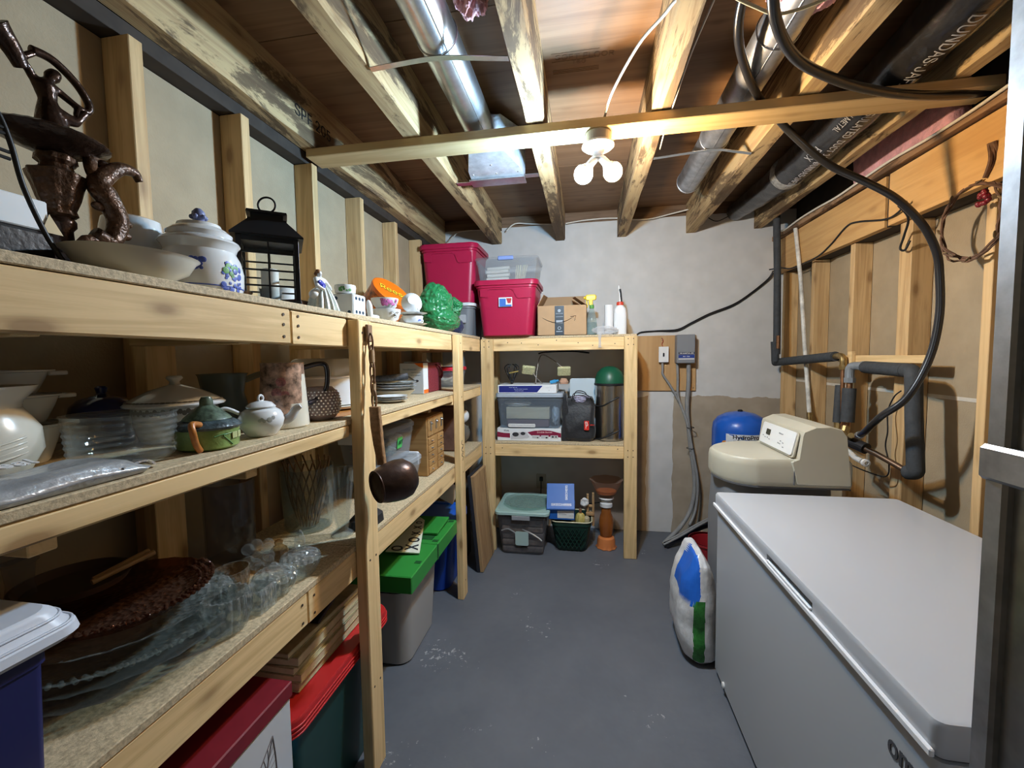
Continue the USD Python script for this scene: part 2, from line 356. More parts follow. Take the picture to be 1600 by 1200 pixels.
_l += [('g.position', 'n1.vector'), ('n1.fac', 'zz.value1'), ('x.z', 'zz.value3'), ('zz.value', 'lz.value1'), ('n1.fac', 'xx.value1'), ('x.x', 'xx.value3'), ('xx.value', 'gx.value1'), ('lz.value', 'a1.value1'), ('gx.value', 'a1.value2'),
       ('xx.value', 's1.value1'), ('xx.value', 's2.value1'), ('s1.value', 'a2.value1'), ('s2.value', 'a2.value2'), ('a2.value', 'a3.value1'), ('lz.value', 'a3.value2'), ('a1.value', 'mm.value1'), ('a3.value', 'mm.value2'),
       ('g.position', 'n2.vector'), ('n2.fac', 'w.fac'), ('n2.fac', 't.fac'), ('mm.value', 'mx.fac'), ('w.color', 'mx.color1'), ('t.color', 'mx.color2'), ('mx.color', 'p.base_color'), ('n2.fac', 'b.height'), ('b.normal', 'p.normal')]
wall_mat = usdkit.material(stage, L('painted_wall'), _n, _l, surface='p.BSDF')
t = T('wall_back', 'white painted back wall with bare tan patches low down', 'wall', (0, YB, 0), kind='structure')
P(t, 'wall_board', bx(XL - 0.1, YB, 0, XR + 0.1, YB + 0.06, 2.47), wall_mat)
P(t, 'rim_board', bx(XL - 0.1, YB + 0.005, 2.47, XR + 0.1, YB + 0.06, ZS), wood('rim_dark', (0.24, 0.15, 0.09), (0.15, 0.09, 0.05), 'x', knots=0.2))

paper = pm('drywall_paper', (0.375, 0.292, 0.185), 0.85, var=0.10, scale=6, bump=0.0008, bscale=140)
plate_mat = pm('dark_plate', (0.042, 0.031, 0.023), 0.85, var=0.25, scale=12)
t = T('wall_left', 'left stud wall with bare grey-tan drywall backs', 'wall', (XL, 0, 0), kind='structure')
P(t, 'drywall_sheet', bx(XL - 0.05, YF, 1.22, XL, YB, 2.29), paper); P(t, 'drywall_sheet', bx(XL - 0.05, YF, 0, XL, YB, 1.218), paper)
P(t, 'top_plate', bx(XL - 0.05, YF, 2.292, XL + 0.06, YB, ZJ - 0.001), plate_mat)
for y in (-0.60, -0.20, 0.20, 0.60, 0.995, 1.371, 1.766, 2.176, 2.603, 3.02, 3.43):
    P(t, 'stud', bx(XL + 0.001, y, 0.04, -1.197, y + 0.038, 2.29, 0.002), stud_z)
P(t, 'bottom_plate', bx(XL + 0.001, YF, 0, -1.197, YB, 0.038), pine_y)

t = T('wall_right', 'right stud wall with bare grey-tan drywall backs under a wide board', 'wall', (XR, 0, 0), kind='structure')
P(t, 'drywall_sheet', bx(XR, YF, 1.222, XR + 0.05, YB, 2.0), paper); P(t, 'drywall_sheet', bx(XR + 0.001, YF, 0, XR + 0.05, YB, 1.2185), paper)
P(t, 'joint_tape', bx(XR - 0.0006, YF, 1.212, XR + 0.0004, YB, 1.228, 0.0001), pm('joint_tape', (0.60, 0.55, 0.46), 0.8, var=0.1))
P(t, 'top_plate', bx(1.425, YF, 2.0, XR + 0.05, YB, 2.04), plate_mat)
for y in (0.58, 0.98, 1.38, 1.79, 2.18, 2.587, 2.989, 3.385):
    w = 0.075 if y == 2.18 else 0.038
    P(t, 'stud', bx(1.421, y, 0.04, XR - 0.001, y + w, 1.999, 0.002), stud_z)
P(t, 'bottom_plate', bx(1.421, YF, 0, XR - 0.001, YB, 0.038), pine_y)
P(t, 'rim_board', bx(1.388, YF, 2.0, 1.424, 2.285, 2.235), rim_y); P(t, 'rim_board', bx(1.388, 2.31, 2.0, 1.424, YB - 0.001, 2.235), rim_y)
P(t, 'rim_board', bx(1.40, 2.28, 2.0, 1.424, 2.315, 2.235), plate_mat, label='dark gap between the two boards')
P(t, 'upper_plate', bx(1.36, YF, 2.24, 1.55, YB - 0.001, 2.275), wood('plate_reddish', (0.36, 0.22, 0.12), (0.22, 0.12, 0.07), 'y', rough=0.8, stain=0.4))
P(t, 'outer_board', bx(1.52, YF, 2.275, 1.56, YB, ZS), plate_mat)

t = T('wall_front', 'drywall behind the viewer', 'wall', (0, YF, 0), kind='structure')
P(t, 'drywall_sheet', bx(XL - 0.05, YF - 0.05, 0, XR + 0.05, YF, ZS), paper)

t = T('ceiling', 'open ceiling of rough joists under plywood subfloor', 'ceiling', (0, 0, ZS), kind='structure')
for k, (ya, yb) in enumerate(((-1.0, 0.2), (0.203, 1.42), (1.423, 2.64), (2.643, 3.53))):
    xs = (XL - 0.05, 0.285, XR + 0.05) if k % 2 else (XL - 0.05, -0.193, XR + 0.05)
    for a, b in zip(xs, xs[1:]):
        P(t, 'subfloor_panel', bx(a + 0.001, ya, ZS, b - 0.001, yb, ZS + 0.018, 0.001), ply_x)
JX = (-1.189, -0.708, -0.193, 0.285, 0.793, 1.262)
for i, x in enumerate(JX):
    w = 0.037 if i < 5 else 0.028                                    # rough, waney joists: uneven lower edges
    ys = np.linspace(YF, YB - 0.002, 70); rings = []
    for y in ys:
        a, b, c, d = [(meshkit.fbm(np.array([[y * 3.1, 11.0 * i + k, 0.5]]), 4, 5)[0] - 0.5) * s for k, s in enumerate((0.012, 0.012, 0.010, 0.022))]
        rings.append(np.array([[x - w + a, y, ZJ + c], [x + w - 0.006 + b, y, ZJ + c], [x + w + b, y, ZJ + 0.012 + abs(d)], [x + w + b * 0.4, y, ZS], [x - w, y, ZS], [x - w + a, y, ZJ + 0.01]])[::-1])
    P(t, 'joist', loft(rings), joist_y)
ink = pm('printed_ink', (0.02, 0.017, 0.015), 0.8)
def print_on_joist(s, i, y, z, h, flip=1):
    x = JX[i] + (0.0385 if i < 5 else 0.029)
    P(t, 'stamp', txt(s, h, (x, y, z), (0, flip, 0), (0, 0, 1), 0.0008), ink)
P(t, 'stamp', cat(txt('SOFT FLOOR', 0.026, (-0.112, 1.715, ZS - 0.0012), (1, 0.05, 0), (0.05, -1, 0), 0.0008), txt('T&G', 0.020, (-0.05, 1.745, ZS - 0.0012), (1, 0.05, 0), (0.05, -1, 0), 0.0008),
    *[bx(-0.125, 1.68 + k, ZS - 0.0012, 0.055, 1.682 + k, ZS + 0.0002, 0) for k in (0, 0.045, 0.095, 0.105, 0.115)]), pm('faded_ink', (0.16, 0.09, 0.05), 0.8), label='faded printed stamp')
print_on_joist('SPF 205', 0, 1.60, 2.41, 0.045); print_on_joist('HP 24', 2, 1.0, 2.44, 0.03)

# the board nailed under the joists that carries the lamp
cb = bx(-1.205, 1.737, 2.301, 1.388, 1.852, 2.3385, 0.003)
S('ceiling_board', 'long flat pine board nailed under the joists, carrying the two-bulb lamp', 'board', cb, wood('lamp_board', (0.60, 0.44, 0.23), (0.48, 0.33, 0.155), 'x', knots=0.3, grain=0.6))

# ---------------------------------------------------------------- the lamp
t = T('ceiling_lamp', 'white keyless lamp holder with a forked adapter and two lit globe bulbs', 'lamp', (0.052, 1.79, 2.301))
C0 = (0.052, 1.79)
white_pl = pm('white_plastic', (0.80, 0.79, 0.76), 0.35)
P(t, 'junction_box', lathe([(0.048, 2.301), (0.052, 2.299), (0.052, 2.262), (0.046, 2.258)], (*C0, 0), 32), pm('box_grey', (0.30, 0.28, 0.27), 0.5))
P(t, 'cover_plate', lathe([(0.050, 2.262), (0.062, 2.260), (0.064, 2.252), (0.055, 2.244), (0.03, 2.238), (0.022, 2.228), (0.021, 2.214)], (*C0, 0), 40), white_pl, smooth=40)
fork = [tube([(C0[0], C0[1], 2.226), (C0[0], C0[1], 2.206)], 0.019, 20)]
for s in (-1, 1): fork.append(tube([(C0[0], C0[1], 2.216), (C0[0] + s * 0.018, C0[1], 2.2), (C0[0] + s * 0.040, C0[1], 2.176)], [0.013, 0.0155, 0.0165], 20))
P(t, 'socket_adapter', cat(fork), white_pl, smooth=40)
BULBS = []
for s, (colr, strength), nm in ((-1, COOL_BULB, 'cool_bulb_glow'), (1, WARM_BULB, 'warm_bulb_glow')):
    em = usdkit.material(stage, L(nm), {'e': ('emission', {'color': colr, 'strength': strength})}, surface='e.emission')
    c = np.array([C0[0] + s * 0.058, C0[1], 2.149]); ax = np.array([s * 0.62, 0, -0.78]); ax /= np.linalg.norm(ax)
    CAP = 1.16                                                       # the opaque plastic foot of an LED globe hides its back
    foot = lathe([(0.0125, -0.049), (0.0155, -0.042), (0.024, -0.0320)] + [(0.0381 * math.sin(a), -0.0381 * math.cos(a)) for a in np.linspace(0.68, CAP, 6)], n=32)
    P(t, 'bulb_foot', tf(foot, frame(c, np.cross([0, 1, 0], ax), [0, 1, 0])), white_pl, smooth=True)
    g = lathe([(0.0375 * math.sin(a), -0.0375 * math.cos(a)) for a in np.linspace(CAP - 0.05, math.pi - 0.01, 16)], n=32)
    P(t, 'globe_bulb', tf(g, frame(c, np.cross([0, 1, 0], ax), [0, 1, 0])), em, smooth=True, label='cool white lit bulb' if s < 0 else 'warm yellow lit bulb')

# ================================================================ SHELVING
nail = pm('nail_head', (0.10, 0.075, 0.055), 0.5, 0.6)
def nails(t, pts, n):
    n = np.array(n, float); X = np.cross(n, [0, 0, 1.0])
    P(t, 'nail_heads', each([put(disc(0.0038, 0.001, 8), p, X, np.cross(n, X)) for p in pts]), nail)

t = T('storage_shelf', 'long three-tier pine and particle-board shelf along the left wall', 'shelf', (-0.95, 1.3, 0))
BX0, BX1, PX0, PX1 = -0.781, -0.743, -0.743, -0.705
P(t, 'post', bx(PX0, 1.243, 0, PX1, 1.327, 1.541, 0.003), pine_z)
P(t, 'post', bx(PX0, 2.312, 0, PX1, 2.40, 1.545, 0.003), pine_z)
for y in (-0.30, 0.53, 0.95, 1.56, 2.20, 2.90): P(t, 'rear_post', bx(-1.195, y, 0, -1.157, y + 0.088, 1.541, 0.002), pine_z)
for (a, b, z0, z1) in ((-0.5, 0.982, 1.457, 1.545), (0.985, 1.242, 1.455, 1.543), (1.285, 2.311, 1.459, 1.546), (2.40, 2.966, 1.460, 1.546),
                       (-0.5, 0.998, 0.699, 0.788), (1.001, 1.30, 0.697, 0.788), (1.305, 2.311, 0.698, 0.787), (2.312, 2.966, 0.70, 0.788)):
    P(t, 'front_beam', bx(BX0, a, z0, BX1 - 0.001, b, z1, 0.003), pine_y)
for (a, b, z0, z1) in ((-0.5, 1.236, 1.167, 1.206), (1.30, 2.311, 1.165, 1.206), (2.312, 2.966, 1.145, 1.206)):
    P(t, 'front_beam', bx(BX0 - 0.05, a, z0, BX1 - 0.001, b, z1, 0.004), pine_y)
for z, d in ((1.5465, 0), (1.2070, 0.0), (0.7885, 0.0)):
    th = 0.0175
    P(t, 'shelf_board', bx(-1.15, -0.5, z, BX1 + 0.001, 1.2425, z + th, 0.002), osb); P(t, 'shelf_board', bx(-1.15, 1.2435, z, BX1 + 0.0005, 2.9655, z + th, 0.002), osb)
for z in (1.457, 1.12, 0.70):
    for y in (-0.34, 0.49, 0.91, 1.52, 2.16, 2.86): P(t, 'cross_bearer', bx(-1.156, y, z, BX0 - 0.052, y + 0.038, z + 0.086, 0.002), pine_x)
nails(t, [(BX1, y, z) for y in (0.955, 1.01) for z in (1.475, 1.505, 1.53)] + [(BX1, y, z) for y in (0.975, 1.025) for z in (0.715, 0.765)], (1, 0, 0))
nails(t, [(PX1, y, z) for y in (1.265, 1.305) for z in (1.50, 0.75, 0.31)] + [(PX1, 2.356, z) for z in (1.50, 1.19, 0.75, 0.10)], (1, 0, 0))
P(t, 'scribble', cat([tube(spline([(PX1, 2.345 + 0.012 * math.sin(3 * k), z + 0.02), (PX1, 2.335, z), (PX1, 2.365, z - 0.012), (PX1, 2.345, z - 0.03)], 4), 0.0016, 6) for k, z in enumerate((0.92, 0.88, 0.85))]), ink)

t = T('storage_shelf', 'shorter pine shelf across the back wall, between the corner and the electrical board', 'shelf', (-0.2, 3.2, 0))
P(t, 'post', bx(-0.741, 2.968, 0, -0.652, 3.006, 1.546, 0.003), pine_z); P(t, 'post', bx(0.260, 2.968, 0, 0.347, 3.006, 1.548, 0.003), pine_z)
P(t, 'front_beam', bx(-0.741, 3.006, 1.459, 0.347, 3.044, 1.546, 0.003), pine_x); P(t, 'front_beam', bx(-0.741, 3.006, 0.695, 0.347, 3.044, 0.783, 0.003), pine_x)
P(t, 'shelf_board', bx(-0.741, 3.007, 1.5465, 0.347, 3.468, 1.563, 0.002), osb); P(t, 'shelf_board', bx(-0.741, 3.007, 0.7835, 0.347, 3.468, 0.80, 0.002), osb)
for x in (-0.741, 0.309): P(t, 'rear_post', bx(x, 3.38, 0, x + 0.038, 3.468, 1.546, 0.002), pine_z)
nails(t, [(x, 2.968, z) for x in (-0.715, -0.68, 0.285, 0.32) for z in (1.49, 1.53, 0.72, 0.765)] + [(x, 3.006, z) for x, z in ((-0.55, 1.52), (-0.45, 1.515), (-0.33, 1.50), (-0.2, 1.53), (-0.05, 1.51), (0.05, 1.49), (0.2, 1.50), (-0.6, 0.755), (0.22, 0.765))], (0, -1, 0))

# ================================================================ CEILING SERVICES
galv = pm('galvanised_steel', (0.60, 0.63, 0.66), 0.30, 1.0, var=0.16, scale=18, bump=0.0006, bscale=9)
galv_dull = pm('dull_galvanised_steel', (0.42, 0.43, 0.45), 0.42, 0.9, var=0.25, scale=22, bump=0.0006, bscale=14)
t = T('air_duct', 'shiny round galvanised duct between the joists left of the lamp, ending in a floor boot', 'duct', (-0.455, 1.0, 2.378))
P(t, 'pipe', cat(tube([(-0.455, y, 2.425) for y in np.linspace(YF, 1.36, 5)], 0.064, 32), tube([(-0.455, y, 2.425) for y in np.linspace(1.33, 1.90, 5)], 0.0655, 32)), galv, smooth=40)
P(t, 'seam', cat(*[tube([(-0.455 + 0.0665 * math.cos(a), 1.335, 2.425 + 0.0665 * math.sin(a)) for a in np.linspace(0, 2 * math.pi, 33)[:-1]], 0.002, 6, closed=True), tube([(-0.42, YF, 2.370), (-0.42, 1.9, 2.370)], 0.0016, 6)]), galv)
circ = np.array([(-0.455 + 0.0655 * math.cos(a), 2.425 + 0.0655 * math.sin(a)) for a in np.linspace(0, 2 * math.pi, 25)[:-1]])
sq = lambda x0, x1, z0, z1: np.array([np.clip([(x0 + x1) / 2 + (x1 - x0) * 0.72 * math.cos(a), (z0 + z1) / 2 + (z1 - z0) * 0.72 * math.sin(a)], [x0, z0], [x1, z1]) for a in np.linspace(0, 2 * math.pi, 25)[:-1]])
boot = loft([np.column_stack([q[:, 0], np.full(24, y), q[:, 1]]) for q, y in ((circ, 1.88), (sq(-0.525, -0.375, 2.365, 2.512), 1.95), (sq(-0.575, -0.315, 2.345, 2.535), 2.12), (sq(-0.582, -0.308, 2.340, 2.55), 2.20), (sq(-0.582, -0.308, 2.345, 2.55), 2.27))])
P(t, 'floor_boot', boot, pm('galvanised_boot', (0.66, 0.69, 0.73), 0.5, 0.75, var=0.2, scale=20, bump=0.0006, bscale=12))
P(t, 'boot_flange', cat(bx(-0.668, 2.22, 2.335, -0.58, 2.26, 2.338, 0.0005), bx(-0.31, 2.20, 2.341, -0.232, 2.24, 2.344, 0.0005), bx(-0.59, 2.19, 2.328, -0.302, 2.275, 2.336, 0.001)), galv)
P(t, 'screw_heads', each([ball((x, y, z), 0.004, 1) for x, y, z in ((-0.56, 2.16, 2.343), (-0.45, 2.08, 2.35), (-0.33, 2.16, 2.343), (-0.44, 2.16, 2.343))]), galv)
st = spline([(-0.672, 1.318, 2.337), (-0.60, 1.32, 2.342), (-0.455, 1.33, 2.352), (-0.31, 1.345, 2.343), (-0.232, 1.352, 2.337)], 6)
def strap(pts, w, name, label):
    pts = np.array(pts); a = np.array([0, w / 2, 0]); z = np.array([0, 0, 0.0009])
    return S(name, label, 'strap', loft([np.array([p - a - z, p + a - z, p + a + z, p - a + z]) for p in pts]), galv)
strap(st, 0.022, 'duct_strap', 'thin metal hanger strap bowed under the shiny left duct')
t = T('air_duct', 'dull grey round duct between the joists right of the lamp', 'duct', (0.60, 1.8, 2.38))
P(t, 'pipe', cat(tube([(0.60, y, 2.432) for y in np.linspace(YF, 2.22, 6)], 0.063, 28), tube([(0.60, y, 2.432) for y in np.linspace(2.19, 2.72, 4)], 0.064, 28)), galv_dull, smooth=40)
P(t, 'seam', cat(*[tube([(0.60 + 0.066 * math.cos(a), y, 2.432 + 0.066 * math.sin(a)) for a in np.linspace(0, 2 * math.pi, 29)[:-1]], 0.0022, 6, closed=True) for y in (1.52, 2.19, 2.7)], tube([(0.585, YF, 2.370), (0.585, 2.72, 2.369)], 0.0016, 6)), galv_dull)
strap(spline([(0.318, 2.14, 2.337), (0.45, 2.15, 2.350), (0.60, 2.16, 2.360), (0.68, 2.17, 2.350), (0.755, 2.178, 2.337)], 6), 0.022, 'duct_strap', 'thin metal hanger strap under the dull right duct')

blackvinyl = pm('black_vinyl', (0.018, 0.018, 0.02), 0.30, coat=0.3, var=0.3, scale=30, bump=0.004, bscale=16)
t = T('insulated_duct', 'fat black plastic-wrapped flexible duct with white lettering, along the right joist', 'duct', (1.06, 2.2, 2.33))
dp = spline([(1.075, 0.6, 2.46), (1.085, 1.2, 2.45), (1.095, 1.6, 2.435), (1.11, 2.0, 2.43), (1.12, 2.5, 2.425), (1.12, 2.95, 2.44), (1.09, 3.42, 2.46)], 14)
dr = 0.088 + 0.014 * (meshkit.fbm(np.column_stack([dp[:, 1] * 7, dp[:, 1] * 0, dp[:, 0] * 0]), 3, 2) - 0.5); dr[dp[:, 1] > 2.6] *= np.interp(dp[dp[:, 1] > 2.6][:, 1], [2.6, 2.75, 3.0, 3.42], [1.0, 0.95, 0.82, 0.72])
P(t, 'wrap', jitter(tube(dp, dr, 26), 0.006, 22, 4), blackvinyl, smooth=True)
wprint = pm('grey_print', (0.42, 0.43, 0.45), 0.5)
def duct_text(s, h, y0, ang, width=None):
    """Lettering bent round the duct, reading towards the viewer (-y)... its line runs along the duct."""
    m = meshkit.text_mesh(s, h, 0.0008); v, f = arr(m); m2 = trimesh.Trimesh(v, f, process=False)
    m2 = m2.subdivide(); v, f = np.array(m2.vertices), m2.faces
    a = np.radians(ang) + v[:, 1] / 0.09
    y = y0 + v[:, 0]; i = np.interp(y, dp[:, 1], np.arange(len(dp))); cx = np.interp(y, dp[:, 1], dp[:, 0]); cz = np.interp(y, dp[:, 1], dp[:, 2]); r = np.interp(y, dp[:, 1], dr) + 0.0045 + v[:, 2]
    return trimesh.Trimesh(np.column_stack([cx + r * np.cos(a), y, cz + r * np.sin(a)]), f[:, ::-1], process=False)
def duct_text_back(s, h, y0, ang):
    m = duct_text(s, h, 0, 0); return None
def dtext(s, h, y0, ang):
    m = meshkit.text_mesh(s, h, 0.0008); v, f = arr(m); m2 = trimesh.Trimesh(v, f, process=False).subdivide(); v, f = np.array(m2.vertices), m2.faces
    a = np.radians(ang) + v[:, 1] / 0.09; y = y0 + v[:, 0]
    cx = np.interp(y, dp[:, 1], dp[:, 0]); cz = np.interp(y, dp[:, 1], dp[:, 2]); r = np.interp(y, dp[:, 1], dr) + 0.006 + v[:, 2]
    g = np.column_stack([cx + r * np.cos(a), y, cz + r * np.sin(a)])
    return trimesh.Trimesh(g, f[:, ::-1], process=False)
P(t, 'lettering', each(dtext('DUNDAS·JAFINE', 0.034, 1.44, 254), dtext('INSULATED', 0.03, 1.86, 252), dtext('DUCT 1024', 0.028, 2.12, 254), dtext('DUNDAS·JAFINE', 0.03, 2.32, 252), dtext('NON METAL', 0.022, 1.9, 222), dtext('FLEX', 0.034, 2.22, 222)), wprint)
P(t, 'tape_wrap', jitter(tube([p for p in dp if 2.60 < p[1] < 2.72], 0.090, 26), 0.004, 30, 8), pm('worn_tape', (0.34, 0.33, 0.30), 0.35, var=0.6, scale=30, bump=0.003))

pinkm = pm('pink_fibreglass', (0.72, 0.36, 0.38), 0.95, var=0.28, scale=14, bump=0.012, bscale=30, sheen=0.4)
def fluff(name, label, c, s, seed): return S(name, label, 'insulation', jitter(blob(c, s, 0.33, 2.4, seed, 5, 1.2), 0.016, 26, seed), pinkm, smooth=True)
fluff('insulation_tuft', 'pink fibreglass tuft hanging beside the shiny duct, top of the picture', (-0.32, 1.21, 2.475), (0.055, 0.11, 0.08), 3)
fluff('insulation_tuft', 'small pink fibreglass scrap between the left joist and the shiny duct', (-0.585, 1.10, 2.51), (0.055, 0.14, 0.045), 5)
fluff('insulation_tuft', 'large pink fibreglass clump hanging between the joists, upper right', (0.625, 1.31, 2.455), (0.115, 0.17, 0.075), 9)
S('insulation_batt', 'pink fibreglass batt stuffed above the wide board on the right wall', 'insulation', jitter(rloft([(2.30, 0.04, 0.62, 0.02), (2.34, 0.07, 0.68, 0.03), (2.48, 0.07, 0.68, 0.03), (2.53, 0.05, 0.62, 0.02)], (1.475, 2.35, 0), 8).subdivide().subdivide(), 0.02, 12, 4), pinkm, smooth=True)

poly_black = pm('black_poly_pipe', (0.016, 0.016, 0.018), 0.28, coat=0.25)
rubber = pm('foam_insulation', (0.045, 0.05, 0.055), 0.75, var=0.2, scale=30, bump=0.0012)
cord = pm('black_cable', (0.012, 0.012, 0.013), 0.45)
whitec = pm('white_cable', (0.66, 0.62, 0.54), 0.45)
# the long black supply hose: from the joists, under the lamp board, round in a big loop to the softener
hz = [(0.405, 0.9, 2.47), (0.43, 1.28, 2.42), (0.46, 1.45, 2.385), (0.55, 1.63, 2.365), (0.65, 1.78, 2.352), (0.73, 1.87, 2.345), (0.79, 1.90, 2.30), (0.87, 1.90, 2.215), (0.953, 1.90, 2.143), (1.066, 1.90, 2.078), (1.178, 1.90, 2.004), (1.262, 1.89, 1.90), (1.312, 1.89, 1.80), (1.332, 1.895, 1.705), (1.338, 1.895, 1.55), (1.315, 1.90, 1.387), (1.255, 1.915, 1.235), (1.20, 1.97, 1.15), (1.21, 2.08, 1.07), (1.235, 2.17, 1.035)]
t = T('water_hose', 'thick black water pipe looping down the right wall to the softener', 'hose', (1.2, 2.1, 1.0))
P(t, 'pipe', tube(spline(hz, 8), 0.0135, 16), poly_black, smooth=True)
P(t, 'hose_clamp', tube(spline(hz, 8)[-4:], 0.0165, 16), galv, smooth=40)
S('water_hose', 'second thick black pipe passing in front of the ceiling board to the right wall', 'hose', tube(spline([(0.45, 0.8, 2.46), (0.456, 1.12, 2.38), (0.475, 1.24, 2.305), (0.60, 1.415, 2.28), (0.78, 1.55, 2.275), (0.95, 1.64, 2.274), (1.10, 1.70, 2.278), (1.25, 1.75, 2.29), (1.36, 1.78, 2.305), (1.42, 1.79, 2.315)], 8), 0.0145, 16), poly_black, smooth=True)

S('lamp_cable', 'white cable running from a joist down to the two-bulb lamp', 'cable', tube(spline([(0.27, 0.6, 2.42), (0.262, 1.18, 2.385), (0.235, 1.30, 2.38), (0.17, 1.46, 2.40), (0.10, 1.64, 2.37), (0.075, 1.765, 2.345)], 8), 0.005, 8), whitec, smooth=True)
S('ceiling_cable', 'thin white cable slanting between the joists right of the lamp', 'cable', tube(spline([(0.37, 0.85, 2.40), (0.36, 1.20, 2.395), (0.335, 1.50, 2.375), (0.325, 1.72, 2.343), (0.325, 1.86, 2.343), (0.34, 2.1, 2.36)], 8), 0.0035, 8), whitec, smooth=True)
S('ceiling_cable', 'yellowed cable crossing the pink insulation clump', 'cable', tube(spline([(0.33, 1.20, 2.335), (0.43, 1.26, 2.325), (0.53, 1.31, 2.328), (0.66, 1.28, 2.345), (0.74, 1.25, 2.39)], 6), 0.0045, 8), pm('yellow_cable', (0.50, 0.43, 0.26), 0.5), smooth=True)
wires = [[(-1.10, 3.30, 2.30), (-1.06, 3.36, 2.37), (-1.0, 3.40, 2.44), (-0.78, 3.44, 2.45), (-0.66, 3.44, 2.43)], [(-0.62, 3.40, 2.42), (-0.55, 3.42, 2.48), (-0.42, 3.44, 2.475), (-0.24, 3.44, 2.46)],
         [(-0.15, 3.42, 2.455), (-0.02, 3.44, 2.475), (0.14, 3.44, 2.48), (0.25, 3.44, 2.475)], [(0.32, 3.42, 2.455), (0.48, 3.43, 2.45), (0.64, 3.42, 2.475), (0.75, 3.38, 2.485)]]
for k, w in enumerate(wires):
    S('wall_cable', ['white cable end sticking up behind the tall red tote', 'white cable along the wall top, in the bay left of the lamp', 'white cable along the wall top, in the bay behind the lamp', 'white cable along the wall top, in the bay right of the lamp'][k], 'cable', tube(spline(w, 7), 0.0055 if k else 0.004, 8), whitec, smooth=True)
S('ceiling_cable', 'thin black wire sagging under the end of the black duct', 'cable', tube(spline([(0.84, 3.40, 2.47), (0.95, 3.42, 2.40), (1.05, 3.42, 2.43), (1.2, 3.40, 2.46)], 7), 0.003, 6), cord)

# ================================================================ RIGHT WALL SERVICES
S('rim_cable', 'thin white cable stapled along the top of the wide board on the right wall', 'cable', tube(spline([(1.375, 3.40, 2.295)] + [(1.352, y, 2.268 + 0.006 * math.sin(9 * y)) for y in np.linspace(3.25, 0.6, 14)], 4), 0.006, 8), whitec, smooth=True)
S('wall_wire', 'thin black wire wandering across the wide board on the right wall', 'cable', tube(spline([(1.33, 3.43, 2.03), (1.37, 3.33, 2.02), (1.383, 3.20, 1.992), (1.383, 2.9, 1.995), (1.383, 2.75, 2.03), (1.383, 2.6, 2.09), (1.383, 2.5, 2.085), (1.383, 2.3, 2.035), (1.375, 2.2, 2.035), (1.36, 2.13, 2.06)], 7), 0.0045, 8), cord, smooth=True)
S('wall_wire', 'loose black wire loop hanging below the wide board', 'cable', tube(spline([(1.33, 2.13, 2.045), (1.37, 2.13, 1.99), (1.39, 2.18, 1.93), (1.395, 2.21, 1.88), (1.395, 2.18, 1.865), (1.40, 2.16, 1.90)], 7), 0.0045, 8), cord, smooth=True)
t = T('power_cable', 'pair of thin black cables sweeping across the white back wall', 'cable', (0.9, 3.46, 1.56))
for dz, dy in ((0, 0), (-0.012, 0.006)):
    P(t, 'cable', tube(spline([(0.385, 3.462 + dy, 1.565), (0.43, 3.462 + dy, 1.597 + dz * 0.3), (0.56, 3.462 + dy, 1.605 + dz * 0.3), (0.70, 3.462 + dy, 1.612 + dz), (0.80, 3.462 + dy, 1.66 + dz), (0.93, 3.462 + dy, 1.725 + dz), (1.10, 3.462 + dy, 1.79 + dz), (1.22, 3.462 + dy, 1.87 + dz), (1.33, 3.455 + dy, 1.965 + dz), (1.36, 3.44, 2.02 + dz)], 7), 0.0048, 8), cord, smooth=True)

pvc = pm('dirty_white_pipe', (0.62, 0.61, 0.56), 0.45, var=0.35, scale=18)
copper = pm('aged_copper', (0.33, 0.17, 0.09), 0.38, 0.9, var=0.3, scale=40)
brass = pm('aged_brass', (0.42, 0.30, 0.13), 0.34, 0.9, var=0.25, scale=50)
t = T('standpipe', 'thin dirty white pipe slanting down the right studs', 'pipe', (1.40, 3.05, 0.0))
P(t, 'pipe', tube([(1.370, 3.14, 2.238), (1.374, 3.06, 1.9), (1.388, 3.02, 1.5), (1.40, 2.955, 1.03)], 0.0125, 14), pvc, smooth=True)
P(t, 'coupling', cat(tube([(1.40, 2.957, 1.04), (1.40, 2.951, 0.99)], 0.0165, 14), tube([(1.40, 2.951, 0.995), (1.40, 2.95, 0.97)], 0.019, 6)), brass)
P(t, 'lower_pipe', tube([(1.40, 2.95, 0.98), (1.40, 2.95, 0.75), (1.40, 2.95, 0.0)], 0.0115, 12), copper, smooth=True)

t = T('water_piping', 'foam-sleeved water pipes with brass fittings on the right studs behind the softener', 'pipe', (1.36, 2.5, 0.0))
P(t, 'foam_sleeve', tube([(1.30, 3.26, 2.42), (1.315, 3.26, 2.0), (1.325, 3.26, 1.41)], 0.0225, 16), rubber, smooth=40, label='tall upright foam sleeve')
P(t, 'foam_sleeve', jitter(tube([(1.31, 3.262, 1.50), (1.318, 3.265, 1.36)], 0.0245, 12), 0.002, 20), rubber)
P(t, 'copper_pipe', tube([(1.322, 3.24, 1.54), (1.322, 3.24, 1.45)], 0.0115, 10), copper)
P(t, 'foam_sleeve', tube([(1.358, 3.36, 1.352), (1.352, 2.60, 1.395)], 0.027, 18), rubber, smooth=40, label='long level foam sleeve')
P(t, 'elbow', cat(tube(spline([(1.352, 2.60, 1.395), (1.352, 2.55, 1.397), (1.352, 2.528, 1.38), (1.352, 2.528, 1.345)], 5), 0.0165, 14), tube([(1.352, 2.528, 1.35), (1.352, 2.528, 1.325)], 0.019, 8)), brass)
P(t, 'copper_pipe', tube([(1.352, 2.528, 1.34), (1.35, 2.515, 0.98)], 0.0105, 10), copper, smooth=True)
grey_fit = pm('grey_fitting', (0.28, 0.31, 0.34), 0.4, 0.4)
